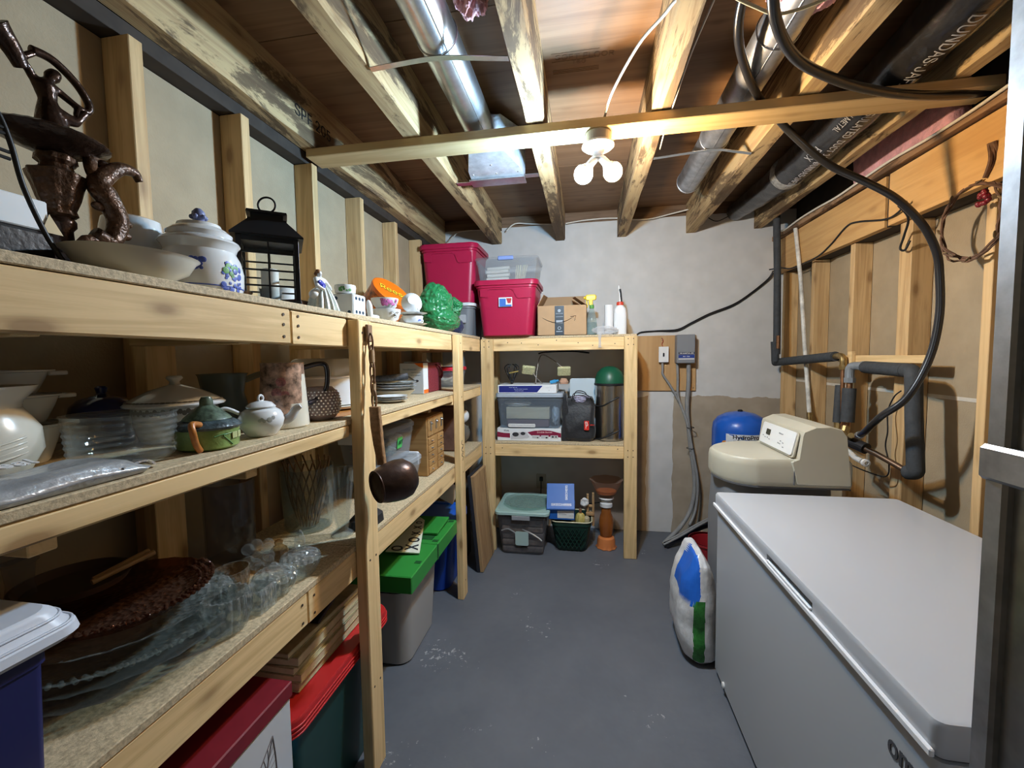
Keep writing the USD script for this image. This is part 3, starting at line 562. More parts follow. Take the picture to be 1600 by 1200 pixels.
P(t, 'elbow', cat(tube(spline([(1.37, 2.38, 1.345), (1.365, 2.43, 1.347), (1.35, 2.46, 1.335), (1.35, 2.462, 1.27)], 5), 0.021, 14), tube([(1.35, 2.462, 1.285), (1.35, 2.462, 1.26)], 0.026, 8), tube([(1.368, 2.40, 1.346), (1.37, 2.385, 1.346)], 0.025, 8)), grey_fit)
P(t, 'foam_sleeve', tube([(1.37, 2.375, 1.342), (1.36, 2.06, 1.335)], 0.030, 18), rubber, smooth=40)
P(t, 'foam_sleeve', tube(spline([(1.36, 2.09, 1.335), (1.355, 2.045, 1.33), (1.352, 2.03, 1.29), (1.352, 2.02, 1.15), (1.352, 2.0, 0.95), (1.35, 2.0, 0.915), (1.345, 2.03, 0.905)], 6), 0.030, 18), rubber, smooth=True, label='thick sleeve dropping down the stud')
P(t, 'copper_pipe', tube([(1.35, 2.03, 0.905), (1.30, 2.16, 0.955), (1.27, 2.23, 0.975)], 0.0125, 12), pm('dark_copper', (0.15, 0.09, 0.055), 0.45, 0.7), smooth=True)
P(t, 'foam_sleeve', tube([(1.285, 2.20, 0.968), (1.262, 2.28, 0.985)], 0.026, 16), pm('black_foam', (0.012, 0.012, 0.014), 0.5), label='short black sleeve')
P(t, 'foam_sleeve', tube([(1.35, 2.462, 1.23), (1.34, 2.45, 1.055)], 0.030, 18), rubber, smooth=40)
P(t, 'copper_pipe', tube([(1.35, 2.462, 1.27), (1.34, 2.45, 1.0)], 0.014, 10), copper, smooth=True)
P(t, 'foam_sleeve', tube([(1.352, 2.55, 1.24), (1.335, 2.53, 1.04)], 0.021, 16), rubber, smooth=40)
P(t, 'valve', cat(tube([(1.335, 2.45, 1.03), (1.31, 2.43, 0.97)], 0.02, 10), tube([(1.30, 2.40, 1.0), (1.27, 2.30, 0.985)], 0.017, 8), tube([(1.29, 2.36, 0.965), (1.235, 2.225, 1.025)], 0.014, 8), ball((1.30, 2.41, 0.985), 0.026, 2), tube([(1.335, 2.53, 1.05), (1.33, 2.52, 0.99)], 0.016, 8), bx(1.285, 2.38, 1.01, 1.30, 2.45, 1.018)), brass)
P(t, 'drain_outlet', cat(lathe([(0.009, 0), (0.018, 0.002), (0.018, 0.016), (0.009, 0.018)], n=16, closed=True)).apply_transform(frame((1.30, 2.235, 0.895), (1, 0, 0), (0, 0, 1))), white_pl)
P(t, 'drain_pipe', tube([(1.31, 2.42, 0.93), (1.30, 2.30, 0.90), (1.30, 2.25, 0.895)], 0.013, 10), pvc)
P(t, 'wood_cleat', bx(1.395, 2.03, 1.365, 1.4205, 2.66, 1.40, 0.002), pine_y); P(t, 'wood_cleat', bx(1.375, 2.50, 1.33, 1.395, 2.535, 1.42, 0.002), pine_y)
S('ground_wire', 'thin black wire drooping past the stud beside the sleeved pipes', 'cable', tube(spline([(1.405, 2.18, 1.24), (1.39, 2.20, 1.21), (1.38, 2.22, 1.14), (1.37, 2.20, 1.05), (1.37, 2.21, 0.98), (1.375, 2.19, 0.90), (1.37, 2.20, 0.84), (1.35, 2.30, 0.835), (1.33, 2.40, 0.845)], 6), 0.003, 6), cord)

vine = pm('vine_bark', (0.14, 0.075, 0.045), 0.8, var=0.4, scale=40)
t = T('vine_wreath', 'dark twig wreath with small red berries hung on the right studs by the metal duct', 'wreath', (1.395, 1.83, 1.74))
ang = np.linspace(0, 2 * math.pi, 28)[:-1]; rings = []
for k in range(4):
    rr = RNG.random() * 6
    rings.append(tube([(1.388 + 0.010 * math.sin(5 * a + rr), 1.845 + (0.13 + 0.010 * math.sin(3 * a + rr)) * math.cos(a), 1.885 + (0.135 + 0.010 * math.cos(4 * a + rr)) * math.sin(a)) for a in ang], 0.0038, 6, closed=True))
P(t, 'twigs', cat(rings), vine); P(t, 'hanging_vine', cat([tube(spline([(1.38, 1.79, 2.02), (1.375 + 0.01 * k, 1.765, 2.07), (1.38, 1.78 - 0.01 * k, 2.13)], 5), 0.006, 6) for k in range(3)]), vine)
P(t, 'berries', cat([ball((1.375 + 0.012 * RNG.random(), 1.79 + 0.035 * (RNG.random() - 0.5), 1.955 + 0.05 * (RNG.random() - 0.5)), 0.009, 1) for _ in range(16)]), pm('dark_red_berry', (0.20, 0.012, 0.02), 0.35))
P(t, 'leaves', cat([put(ball((0, 0, 0), 0.014, 1, (1, 0.55, 0.15)), (1.378, 1.845 + 0.13 * math.cos(a), 1.885 + 0.135 * math.sin(a)), (0, math.cos(a + 1), math.sin(a + 1)), (1, 0.2, 0.3)) for a in ang[::4]]), pm('dry_leaf', (0.30, 0.22, 0.12), 0.8))

# electrical backboard
t = T('electrical_board', 'plywood panel fixed to the back wall behind the switch and the grey box', 'board', (0.6, 3.475, 1.14))
P(t, 'panel', bx(0.366, 3.458, 1.137, 0.838, 3.4745, 1.567, 0.002), backer)
P(t, 'screw_heads', each([put(disc(0.004, 0.001, 8), (x, 3.458, z), (1, 0, 0), (0, 0, 1)) for x, z in ((0.40, 1.55), (0.82, 1.55), (0.40, 1.16), (0.82, 1.16), (0.585, 1.545), (0.59, 1.53))]), nail)
greyp = pm('conduit_grey', (0.26, 0.26, 0.255), 0.5, var=0.12, scale=20)
t = T('light_switch', 'white toggle switch on the plywood panel', 'switch', (0.593, 3.44, 1.355))
P(t, 'back_box', bx(0.562, 3.425, 1.356, 0.626, 3.458, 1.478, 0.003), greyp); P(t, 'switch_plate', bx(0.557, 3.419, 1.36, 0.630, 3.426, 1.480, 0.003), white_pl)
P(t, 'toggle', bx(0.587, 3.412, 1.405, 0.5985, 3.421, 1.432, 0.002), pm('dark_toggle', (0.03, 0.03, 0.035), 0.4))
P(t, 'conduit', tube(spline([(0.588, 3.44, 1.36), (0.59, 3.44, 1.30), (0.592, 3.44, 1.265), (0.64, 3.44, 1.19), (0.68, 3.44, 1.12), (0.72, 3.438, 1.04)], 6), 0.009, 12), greyp, smooth=True)
P(t, 'red_wire', tube(spline([(0.588, 3.452, 1.545), (0.594, 3.448, 1.525), (0.584, 3.448, 1.505), (0.592, 3.448, 1.482)], 5), 0.0022, 6), pm('red_wire', (0.45, 0.07, 0.05), 0.5))
t = T('control_box', 'grey electrical control box with a blue and white label on the plywood panel', 'electrical box', (0.75, 3.44, 1.34))
P(t, 'box', bx(0.680, 3.372, 1.352, 0.812, 3.458, 1.568, 0.005), pm('box_paint_grey', (0.22, 0.23, 0.245), 0.45))
P(t, 'label_strip', bx(0.692, 3.3712, 1.42, 0.805, 3.373, 1.436, 0.0002), pm('label_navy', (0.015, 0.015, 0.04), 0.4)); P(t, 'label_strip', bx(0.692, 3.3712, 1.392, 0.805, 3.373, 1.416, 0.0002), pm('label_blue', (0.02, 0.05, 0.26), 0.4)); P(t, 'label_strip', bx(0.692, 3.3712, 1.379, 0.805, 3.373, 1.390, 0.0002), pm('label_silver', (0.55, 0.55, 0.56), 0.4))
P(t, 'lettering', each(txt('THE QUANTUM LINE', 0.009, (0.697, 3.3712, 1.4235), (1, 0, 0), (0, 0, 1), 0.0006, True, width=0.102), txt('sta-rite', 0.010, (0.722, 3.3712, 1.399), (1, 0, 0), (0, 0, 1), 0.0006)), white_pl)
P(t, 'knockout', each([put(disc(0.004, 0.001, 10), (x, 3.372, 1.548), (1, 0, 0), (0, 0, 1)) for x in (0.782, 0.797)]), greyp)
P(t, 'conduit', tube(spline([(0.695, 3.43, 1.352), (0.70, 3.43, 1.25), (0.702, 3.435, 1.12), (0.72, 3.43, 1.04), (0.765, 3.42, 0.93)], 6), 0.010, 12), greyp, smooth=True)
P(t, 'conduit', tube(spline([(0.775, 3.42, 1.352), (0.776, 3.42, 1.2), (0.768, 3.42, 1.0), (0.79, 3.41, 0.75), (0.825, 3.40, 0.45), (0.80, 3.38, 0.25), (0.72, 3.33, 0.12), (0.60, 3.24, 0.035), (0.57, 3.21, 0.022)], 7), 0.0155, 14), greyp, smooth=True, label='fat grey conduit')
P(t, 'conduit', tube(spline([(0.72, 3.43, 1.04), (0.765, 3.405, 0.90), (0.80, 3.385, 0.70), (0.84, 3.37, 0.45), (0.825, 3.36, 0.24), (0.77, 3.31, 0.13)], 6), 0.010, 12), greyp, smooth=True)
P(t, 'cable_tie', each([tube([(0.79 + 0.026 * math.cos(a), 3.40 + 0.03 * math.sin(a), z) for a in np.linspace(0, 2 * math.pi, 15)[:-1]], 0.0025, 5, closed=True) for z in (0.86, 0.70)]), cord)
t = T('drain_hose', 'bundle of black and grey hoses lying on the floor against the back wall', 'hose', (0.8, 3.3, 0))
P(t, 'black_hose', tube(spline([(0.575, 3.18, 0.02), (0.68, 3.24, 0.05), (0.80, 3.30, 0.10), (0.92, 3.36, 0.125), (1.05, 3.38, 0.13), (1.25, 3.38, 0.10)], 7), 0.024, 14), poly_black, smooth=True)
for k in range(2): P(t, 'grey_hose', tube(spline([(0.56, 3.165 + 0.03 * k, 0.03), (0.70, 3.215 + 0.03 * k, 0.09), (0.84, 3.28 + 0.03 * k, 0.15), (1.0, 3.34 + 0.02 * k, 0.21), (1.2, 3.38, 0.26)], 7), 0.008, 10), greyp, smooth=True)
t = T('wall_outlet', 'beige wall outlet low on the back wall under the back shelf', 'outlet', (-0.36, 3.47, 0.33))
P(t, 'plate', bx(-0.405, 3.468, 0.318, -0.325, 3.4745, 0.44, 0.002), pm('beige_plastic', (0.42, 0.38, 0.30), 0.4)); P(t, 'plug', cat(bx(-0.378, 3.445, 0.385, -0.352, 3.468, 0.42, 0.004), tube(spline([(-0.365, 3.44, 0.39), (-0.365, 3.435, 0.33), (-0.37, 3.44, 0.25)], 5), 0.004, 8)), cord)

# ================================================================ RIGHT SIDE: FREEZER, SOFTENER, TANK
frz = pm('freezer_white', (0.455, 0.47, 0.50), 0.38, coat=0.2)
frz_body = pm('freezer_body', (0.42, 0.435, 0.455), 0.42)
gasket = pm('grey_gasket', (0.10, 0.10, 0.105), 0.6)
t = T('chest_freezer', 'white chest freezer along the right side with a long front handle slot', 'freezer', (0.905, 1.345, 0))
P(t, 'cabinet', rloft([(0.03, 0.685, 1.178, 0.015), (0.745, 0.685, 1.178, 0.015)], (0.905, 1.347, 0), 4), frz_body, smooth=40)
P(t, 'gasket', rloft([(0.745, 0.672, 1.165, 0.015), (0.757, 0.672, 1.165, 0.015)], (0.905, 1.347, 0), 4), gasket)
lidm = rloft([(0.757, 0.694, 1.188, 0.016), (0.772, 0.700, 1.194, 0.018), (0.807, 0.700, 1.194, 0.018), (0.816, 0.692, 1.186, 0.016), (0.818, 0.676, 1.170, 0.010)], (0.905, 1.347, 0), 5)
cut = m3.Manifold.cube([0.028, 0.27, 0.022]).translate([0.547, 1.13, 0.772]); lm, lf = arr(lidm)
mm = m3.Manifold(m3.Mesh(np.asarray(lm, np.float32), np.asarray(lf, np.uint32)))
lidc = (mm - cut) if mm.volume() > 0 else lidm
P(t, 'lid', lidc, frz, smooth=35)
P(t, 'lid_trim', cat(bx(0.548, 0.753, 0.757, 0.5565, 1.941, 0.7705, 0.003), bx(0.551, 1.135, 0.773, 0.558, 1.395, 0.778, 0.001)), pm('bright_trim', (0.78, 0.79, 0.81), 0.25))
P(t, 'handle_recess', bx(0.572, 1.131, 0.773, 0.576, 1.399, 0.793, 0.0005), pm('recess_grey', (0.25, 0.25, 0.26), 0.6))
P(t, 'lettering', txt('omni', 0.036, (0.5622, 0.868, 0.664), (0, -1, 0), (0, 0, 1), 0.0012, True, width=0.105), pm('logo_grey', (0.06, 0.06, 0.065), 0.4))
P(t, 'drain_cap', put(lathe([(0.012, 0), (0.012, 0.006), (0.008, 0.008)], n=16), (0.5625, 1.80, 0.045), (0, -1, 0), (0, 0, 1)), white_pl)
P(t, 'foot', bx(0.60, 1.86, 0, 0.66, 1.91, 0.03), cord); P(t, 'foot', bx(1.15, 1.86, 0, 1.21, 1.91, 0.03), cord); P(t, 'foot', bx(0.60, 0.79, 0, 0.66, 0.84, 0.03), cord); P(t, 'foot', bx(1.15, 0.79, 0, 1.21, 0.84, 0.03), cord)

t = T('furnace_duct', 'grey galvanised sheet-metal duct standing at the right edge of the picture', 'duct', (0.62, 0.1, 0))
sheet = pm('furnace_sheet', (0.36, 0.37, 0.38), 0.33, 0.85, var=0.22, scale=26, bump=0.0006, bscale=40)
P(t, 'panel', bx(0.404, -0.45, 0, 0.80, 0.478, ZJ - 0.002, 0.002), sheet); P(t, 'corner_flange', bx(0.396, 0.474, 0, 0.80, 0.497, ZJ - 0.002, 0.003), galv_dull)
P(t, 'slip_joint', bx(0.392, -0.45, 1.286, 0.80, 0.501, 1.322, 0.004), galv_dull)

cream = pm('softener_cream', (0.47, 0.44, 0.345), 0.45, var=0.05, scale=4)
def PS(t, name, mesh, *a, **k):
    """The softener was measured in a wider frame: brings its parts to their true place and size."""
    for q in (mesh if isinstance(mesh, Each) else [mesh]):
        v, f = arr(q); hi = v[:, 2] > 0.7
        v[:, 0] = np.interp(v[:, 0], [0.655, 0.936, 1.335], [0.600, 0.902, 1.105]); v[:, 1] = 1.97 + (v[:, 1] - 2.055) * 0.854
        v[:, 2] = np.where(hi, 0.835 + (v[:, 2] - 0.772) * 0.794, v[:, 2] * 0.835 / 0.772)
        P(t, name, trimesh.Trimesh(v, f, process=False), *a, **k)
t = T('water_softener', 'cream and grey water softener with a slanted control panel, behind the freezer', 'water softener', (0.84, 2.19, 0))
tank = pm('softener_grey', (0.20, 0.205, 0.215), 0.5)
PS(t, 'cabinet', rloft([(0, 0.60, 0.44, 0.10), (0.55, 0.61, 0.45, 0.11), (0.78, 0.585, 0.43, 0.11)], (0.985, 2.32, 0), 8), tank, smooth=40)
plan = np.array([(1.305, 2.06), (1.335, 2.10), (1.335, 2.54), (1.30, 2.57), (0.90, 2.57), (0.80, 2.545), (0.71, 2.47), (0.655, 2.36), (0.655, 2.24), (0.69, 2.13), (0.76, 2.065), (0.86, 2.055)])[:, :2]
plan = np.array(Polygon(spline(plan, 5, True)).exterior.coords)[:-1]; pc = plan.mean(0)
ring = lambda z, s: np.column_stack([pc + (plan - pc) * s, np.full(len(plan), z)])
PS(t, 'salt_lid', loft([ring(0.772, 0.955), ring(0.80, 0.985), ring(0.885, 0.985), ring(0.915, 0.97), ring(0.926, 0.94)]), cream, smooth=40)
PS(t, 'lid_seam', cat(bx(0.916, 2.0535, 0.79, 0.919, 2.060, 0.922, 0.0005), loft([ring(0.766, 0.965), ring(0.776, 0.965)])), gasket)
prof = np.array([(0.905, 0.915), (0.93, 0.93), (0.952, 1.062), (0.962, 1.082), (1.05, 1.108), (1.16, 1.112), (1.25, 1.095), (1.288, 1.06), (1.33, 0.79), (0.925, 0.79)])
prof = np.array(Polygon(prof).buffer(-0.006).buffer(0.006, 4).exterior.coords)[:-1]; qc = prof.mean(0)
hr = lambda y, s: np.column_stack([(qc + (prof - qc) * s)[:, 0], np.full(len(prof), y), (qc + (prof - qc) * s)[:, 1]])
PS(t, 'head_cover', loft([hr(2.052, 0.97), hr(2.062, 1.0), hr(2.30, 1.015), hr(2.545, 1.0), hr(2.56, 0.97)]), cream, smooth=35)
pn = np.array([-0.985, 0, 0.17]); pX, pY = (0, -1, 0), (0.17, 0, 0.985)
PS(t, 'control_panel', put(ext(rrect(0.40, 0.128, 0.015) , 0.012), (0.936, 2.29, 1.005), pX, pY), pm('panel_white', (0.70, 0.71, 0.70), 0.35))
def on_panel(a, b, d=0.013): return np.array([0.936, 2.29, 1.005]) + np.array(pX) * a + np.array(pY) * b - np.cross(pY, pX) * d
PS(t, 'panel_bezel', put(ext(Polygon(rrect(0.43, 0.145, 0.02)).difference(Polygon(rrect(0.402, 0.13, 0.015))), 0.006), (0.935, 2.29, 1.003), pX, pY), cream)
PS(t, 'display', put(ext(rrect(0.05, 0.034, 0.003), 0.0015), on_panel(-0.105, 0.012), pX, pY), pm('lcd', (0.05, 0.05, 0.035), 0.25))
PS(t, 'lettering', each(txt('Whirlpool', 0.008, on_panel(0.02, 0.025), pX, pY, 0.0005), txt('UltraEase', 0.006, on_panel(0.03, -0.03), pX, pY, 0.0005), *[put(ext(rrect(0.014, 0.005, 0.002), 0.0006), on_panel(x, z), pX, pY) for x, z in ((-0.16, -0.018), (-0.13, -0.025), (-0.10, -0.022), (-0.075, -0.028), (0.06, -0.012), (0.09, -0.018), (0.10, -0.04))]), pm('panel_grey_print', (0.25, 0.26, 0.28), 0.5))

t = T('pressure_tank', 'blue domed pressure tank in the back right corner', 'tank', (1.04, 3.10, 0))
tb = pm('tank_blue', (0.010, 0.095, 0.46), 0.32, coat=0.3)
P(t, 'shell', lathe([(0.15, 0.10), (0.168, 0.13), (0.174, 0.2), (0.174, 0.585), (0.176, 0.60), (0.174, 0.615), (0.174, 0.90), (0.168, 0.945), (0.14, 0.985), (0.09, 1.012), (0.03, 1.025), (0.001, 1.026)], (1.04, 3.10, 0), 56), tb, smooth=35)
P(t, 'stand', lathe([(0.13, 0), (0.14, 0.12)], (1.04, 3.10, 0), 40), cord)
P(t, 'valve_cap', lathe([(0.016, 1.022), (0.016, 1.034), (0.010, 1.038)], (1.04, 3.10, 0), 16), cord)
def on_tank(mesh, a0, z0, r=0.1745):
    m = mesh
    for _ in range(2): m = trimesh.Trimesh(*arr(m), process=False).subdivide()
    v, f = np.array(m.vertices), m.faces; a = math.radians(a0) + v[:, 0] / r; rr = r + v[:, 2]
    return trimesh.Trimesh(np.column_stack([1.04 + rr * np.cos(a), 3.10 + rr * np.sin(a), z0 + v[:, 1]]), f, process=False)
strip = lambda w, h, d=0.0012: bx(-w / 2, -h / 2, 0, w / 2, h / 2, d, 0)
big = lambda w, h, d: ext(np.array([(x, s * h / 2) for s in (-1, 1) for x in (np.linspace(-w / 2, w / 2, 13) if s < 0 else np.linspace(w / 2, -w / 2, 13))]), d)
P(t, 'label', on_tank(big(0.23, 0.062, 0.001), 262, 0.862), pm('tank_label', (0.55, 0.58, 0.62), 0.4)); P(t, 'label', on_tank(big(0.23, 0.045, 0.001), 262, 0.765), pm('tank_label', None), label='pale lower label')
P(t, 'sticker', on_tank(ball((0, 0, 0), 0.02, 1, (1.1, 0.8, 0.06)), 222, 0.83), pm('hand_sticker', (0.55, 0.22, 0.06), 0.5, var=0.5, scale=60), label='orange hand symbol sticker')
P(t, 'lettering', on_tank(cat([meshkit.text_mesh('HydroPro', 0.026, 0.0005, True)]), 238, 0.862, 0.1762), pm('label_black', (0.012, 0.012, 0.016), 0.4)); P(t, 'lettering', on_tank(meshkit.text_mesh('Water Systems Tank', 0.010, 0.0005, True), 240, 0.842, 0.1762), pm('label_black', None))
P(t, 'sticker', cat(tf(ext(np.array([(-0.03, -0.03), (0.028, -0.03), (0.008, 0.012), (-0.008, 0.012)]), 0.002), frame((1.075, 2.957, 0.950), (1, 0.18, 0), (0, 0.55, 0.8))), tf(lathe([(0.010, 0), (0.028, 0), (0.028, 0.002), (0.010, 0.002)], n=20, closed=True, sy=0.55), frame((1.075, 2.976, 0.978), (1, 0.18, 0), (0, 0.75, 0.6)))), white_pl, label='white warning sticker on the dome')

red_pl = pm('bucket_red', (0.28, 0.014, 0.02), 0.4)
S('bucket', 'dark red plastic bucket behind the salt bag', 'bucket', vessel([(0.085, 0.0), (0.115, 0.235), (0.121, 0.237), (0.121, 0.25), (0.114, 0.25)], 0.003, (0.765, 2.78, 0), 40), red_pl, smooth=35)
bagp = pm('bag_white', (0.66, 0.66, 0.66), 0.28, var=0.12, scale=30, bump=0.004, bscale=22); bagb = pm('bag_blue', (0.02, 0.14, 0.62), 0.28, bump=0.003, bscale=22); bagg = pm('bag_green', (0.035, 0.20, 0.035), 0.32, var=0.4, scale=40, bump=0.004, bscale=24)
sb = rloft([(0.0, 0.16, 0.30, 0.06), (0.03, 0.235, 0.36, 0.09), (0.13, 0.26, 0.37, 0.11), (0.25, 0.25, 0.36, 0.11), (0.37, 0.20, 0.33, 0.09), (0.45, 0.12, 0.29, 0.05), (0.48, 0.07, 0.24, 0.02), (0.495, 0.02, 0.20, 0.008)], (0.55, 2.09, 0), 12,
           [(0.03, 0), (0.02, 0), (0, 0), (0, 0), (0.01, 0), (0.02, 0), (0.015, 0), (0.02, 0)])
sb = jitter(trimesh.Trimesh(*arr(sb), process=False).subdivide().subdivide(), 0.014, 11, 6)
bl, gr, wh = split(sb, [lambda c: (c[:, 2] > 0.27 + 0.75 * np.abs(c[:, 0] - 0.49) + 0.012 * np.sin(c[:, 1] * 40)) & (c[:, 2] < 0.49) & (c[:, 0] < 0.545) & (c[:, 1] < 2.12), lambda c: (c[:, 0] > 0.50) & (c[:, 0] < 0.57) & (c[:, 1] < 2.05) & (c[:, 2] < 0.31) & (c[:, 2] > 0.03)])
t = T('salt_bag', 'white, blue and green printed plastic salt bag on the floor by the freezer end', 'bag', (0.55, 2.09, 0))
def slim(m):
    v, f = arr(m); v[:, 0] = 0.42 + (v[:, 0] - 0.42) * 0.70; v[:, 1] += 0.035
    return trimesh.Trimesh(v, f, process=False)
P(t, 'bag', slim(wh), bagp, smooth=True); P(t, 'blue_print', slim(bl), bagb, smooth=True); P(t, 'green_print', slim(gr), bagg, smooth=True)

# ================================================================ TOP OF THE LONG SHELF
Z1, Z2, Z3 = 1.565, 1.2255, 0.807
bronze = pm('dark_bronze', (0.045, 0.024, 0.016), 0.26, 0.55, var=0.4, scale=30, bump=0.003, bscale=55)
carved = pm('carved_bronze', (0.085, 0.042, 0.022), 0.34, 0.4, var=0.55, scale=45, bump=0.006, bscale=60)
def PZ(t, name, mesh, *a, **k):
    v, f = arr(mesh); v[:, 2] = Z1 + (v[:, 2] - Z1) * 0.93
    if name in ('base', 'stem', 'urn', 'tray'): v[:, :2] = np.array(lc[:2]) + (v[:, :2] - np.array(lc[:2])) * 0.70
    return P(t, name, trimesh.Trimesh(v, f, process=False), *a, **k)
t = T('figure_lamp', 'ornate dark bronze lamp base with a dancing figure, first on the top shelf', 'sculpture', (-0.98, 0.665, Z1))
lc = (-0.98, 0.665, 0)
scal = lambda n, a: (lambda th, k, r, z: r * (1 + a * np.cos(n * th)))
PZ(t, 'base', cat(lathe([(0.075, Z1), (0.08, Z1 + 0.012), (0.062, Z1 + 0.03), (0.066, Z1 + 0.045), (0.05, Z1 + 0.065)], lc, 36, scal(4, 0.13)), *[ball((lc[0] + 0.07 * math.cos(a), lc[1] + 0.07 * math.sin(a), Z1 + 0.02), 0.022, 2) for a in (0.4, 1.97, 3.5, 5.1)]), bronze, smooth=40)
PZ(t, 'stem', lathe([(0.05, Z1 + 0.06), (0.026, Z1 + 0.075), (0.024, Z1 + 0.11), (0.032, Z1 + 0.118), (0.032, Z1 + 0.128), (0.027, Z1 + 0.135)], lc, 30), bronze, smooth=40)
PZ(t, 'urn', lathe([(0.027, 1.70), (0.036, 1.705), (0.032, 1.715), (0.042, 1.735), (0.050, 1.76), (0.058, 1.777), (0.060, 1.785), (0.045, 1.79), (0.034, 1.795), (0.032, 1.803), (0.042, 1.81), (0.040, 1.82), (0.030, 1.826)], lc, 48, scal(8, 0.05)), carved, smooth=40)
PZ(t, 'tray', lathe([(0.02, 1.822), (0.05, 1.828), (0.085, 1.840), (0.104, 1.848), (0.108, 1.853), (0.10, 1.858), (0.06, 1.862), (0.03, 1.872), (0.001, 1.876)], (lc[0], lc[1] - 0.005, 0.0), 56, lambda th, k, r, z: r * (1 + 0.012 * np.cos(28 * th) * (r > 0.09)), 1.0, 1.12), bronze, smooth=40)
J = {'hem': (-0.98, 0.665, 1.862, 0.028), 'hip': (-0.98, 0.662, 1.905, 0.019), 'waist': (-0.98, 0.660, 1.926, 0.0125), 'chest': (-0.98, 0.657, 1.950, 0.0165), 'neck': (-0.979, 0.663, 1.967, 0.007), 'head': (-0.979, 0.669, 1.978, 0.0115), 'crown': (-0.979, 0.672, 1.984, 0.0105),
     'ls': (-0.984, 0.645, 1.958, 0.0075), 'le': (-0.975, 0.622, 1.982, 0.0058), 'lh': (-0.972, 0.640, 2.003, 0.005), 'rs': (-0.978, 0.672, 1.955, 0.0075), 're': (-0.968, 0.700, 1.935, 0.006), 'rh': (-0.962, 0.692, 1.915, 0.005),
     'k1': (-0.965, 0.690, 1.90, 0.009), 'k2': (-0.96, 0.705, 1.925, 0.006)}
PZ(t, 'figure', limbs([('hem', 'hip'), ('hip', 'waist'), ('waist', 'chest'), ('chest', 'neck'), ('neck', 'head'), ('head', 'crown'), ('chest', 'ls'), ('ls', 'le'), ('le', 'lh'), ('chest', 'rs'), ('rs', 're'), ('re', 'rh'), ('hip', 'k1'), ('k1', 'k2')], J, 0.005, 8), bronze, smooth=True)
PZ(t, 'horn', cat(tube(spline([(-0.98, 0.625, 1.965), (-0.975, 0.612, 1.985), (-0.972, 0.595, 2.005), (-0.97, 0.585, 2.015)], 6), np.linspace(0.010, 0.021, 19), 14), tube(spline([(-0.972, 0.635, 2.005), (-0.97, 0.665, 2.006), (-0.97, 0.70, 1.985), (-0.97, 0.72, 1.955), (-0.97, 0.715, 1.935), (-0.97, 0.695, 1.938)], 6), np.linspace(0.008, 0.0065, 31), 12)), bronze, smooth=True)
sp = [(-0.93, 0.683 + (0.008 + 0.024 * k / 22) * math.cos(0.55 * k + 2.0), 1.632 + (0.008 + 0.024 * k / 22) * math.sin(0.55 * k + 2.0)) for k in range(23)]
ends = spline([sp[-1], (-0.93, 0.712, 1.655), (-0.93, 0.728, 1.70), (-0.935, 0.715, 1.74), (-0.94, 0.705, 1.765), (-0.94, 0.722, 1.79), (-0.94, 0.748, 1.812), (-0.94, 0.775, 1.815), (-0.94, 0.785, 1.80)], 6)
P(t, 'scroll_bracket', cat(tube(sp, np.linspace(0.005, 0.013, 23), 12), tube(ends, np.interp(np.arange(len(ends)), [0, 20, 34, len(ends)], [0.014, 0.021, 0.014, 0.006]), 14), tube(spline([(-0.94, 0.71, 1.765), (-0.945, 0.70, 1.785), (-0.955, 0.705, 1.812), (-0.965, 0.725, 1.832)], 5), 0.011, 12), tube(spline([(-0.93, 0.70, 1.615), (-0.93, 0.728, 1.605), (-0.93, 0.738, Z1 + 0.008)], 5), 0.010, 10), *[ball((-0.935, y, z), 0.011, 2, (0.7, 1.3, 0.8)) for y, z in ((0.745, 1.70), (0.70, 1.745), (0.742, 1.675), (0.725, 1.655), (0.70, 1.72))]), carved, smooth=True)
P(t, 'finial', ball((-0.95, 0.722, 1.808), 0.011, 2), bronze, smooth=True)

t = T('wire_rack', 'thin curved black wire stand beside the bronze lamp, at the left picture edge', 'stand', (-0.88, 0.53, Z1))
for dy in (0, -0.10): P(t, 'arch', tube(spline([(-0.87, 0.48 + dy, 1.815), (-0.868, 0.515 + dy, 1.80), (-0.865, 0.53 + dy, 1.755), (-0.862, 0.54 + dy, 1.69), (-0.855, 0.56 + dy, 1.62), (-0.85, 0.585 + dy, Z1 + 0.004)], 6), 0.0038, 8), cord, smooth=True)
for z in (1.772, 1.764, 1.738, 1.728): P(t, 'cross_wire', tube([(-0.866, 0.33, z + 0.004), (-0.866, 0.529, z)], 0.0028, 8), cord)
S('storage_case', 'black case lying under the white box, left end of the top shelf', 'case', bx(-1.08, 0.36, Z1, -0.90, 0.603, 1.638, 0.006), pm('black_case', (0.012, 0.011, 0.012), 0.35, bump=0.0008, bscale=90))
t = T('gift_box', 'white flat box with a price tag, lying on the black case', 'box', (-0.98, 0.5, 1.639))
P(t, 'carton', bx(-1.06, 0.37, 1.6395, -0.905, 0.597, 1.69, 0.002), pm('white_card', (0.70, 0.71, 0.71), 0.6)); P(t, 'price_tag', ext(np.array([(0, 0), (0.03, 0.0), (0.012, 0.032)]), 0.001).apply_transform(frame((-0.9035, 0.585, 1.638), (0, 1, 0), (0, 0, 1))), pm('tag_tan', (0.56, 0.44, 0.26), 0.7))
ivory = pm('ivory_ceramic', (0.62, 0.59, 0.50), 0.22, coat=0.3); whitec2 = pm('white_ceramic', (0.70, 0.71, 0.71), 0.16, coat=0.4)
bluep = pm('blue_print', (0.07, 0.11, 0.40), 0.4, var=0.4, scale=90); greenp = pm('green_print', (0.12, 0.30, 0.10), 0.5, var=0.4, scale=90); pinkp = pm('pink_print', (0.42, 0.11, 0.28), 0.4, var=0.4, scale=90)
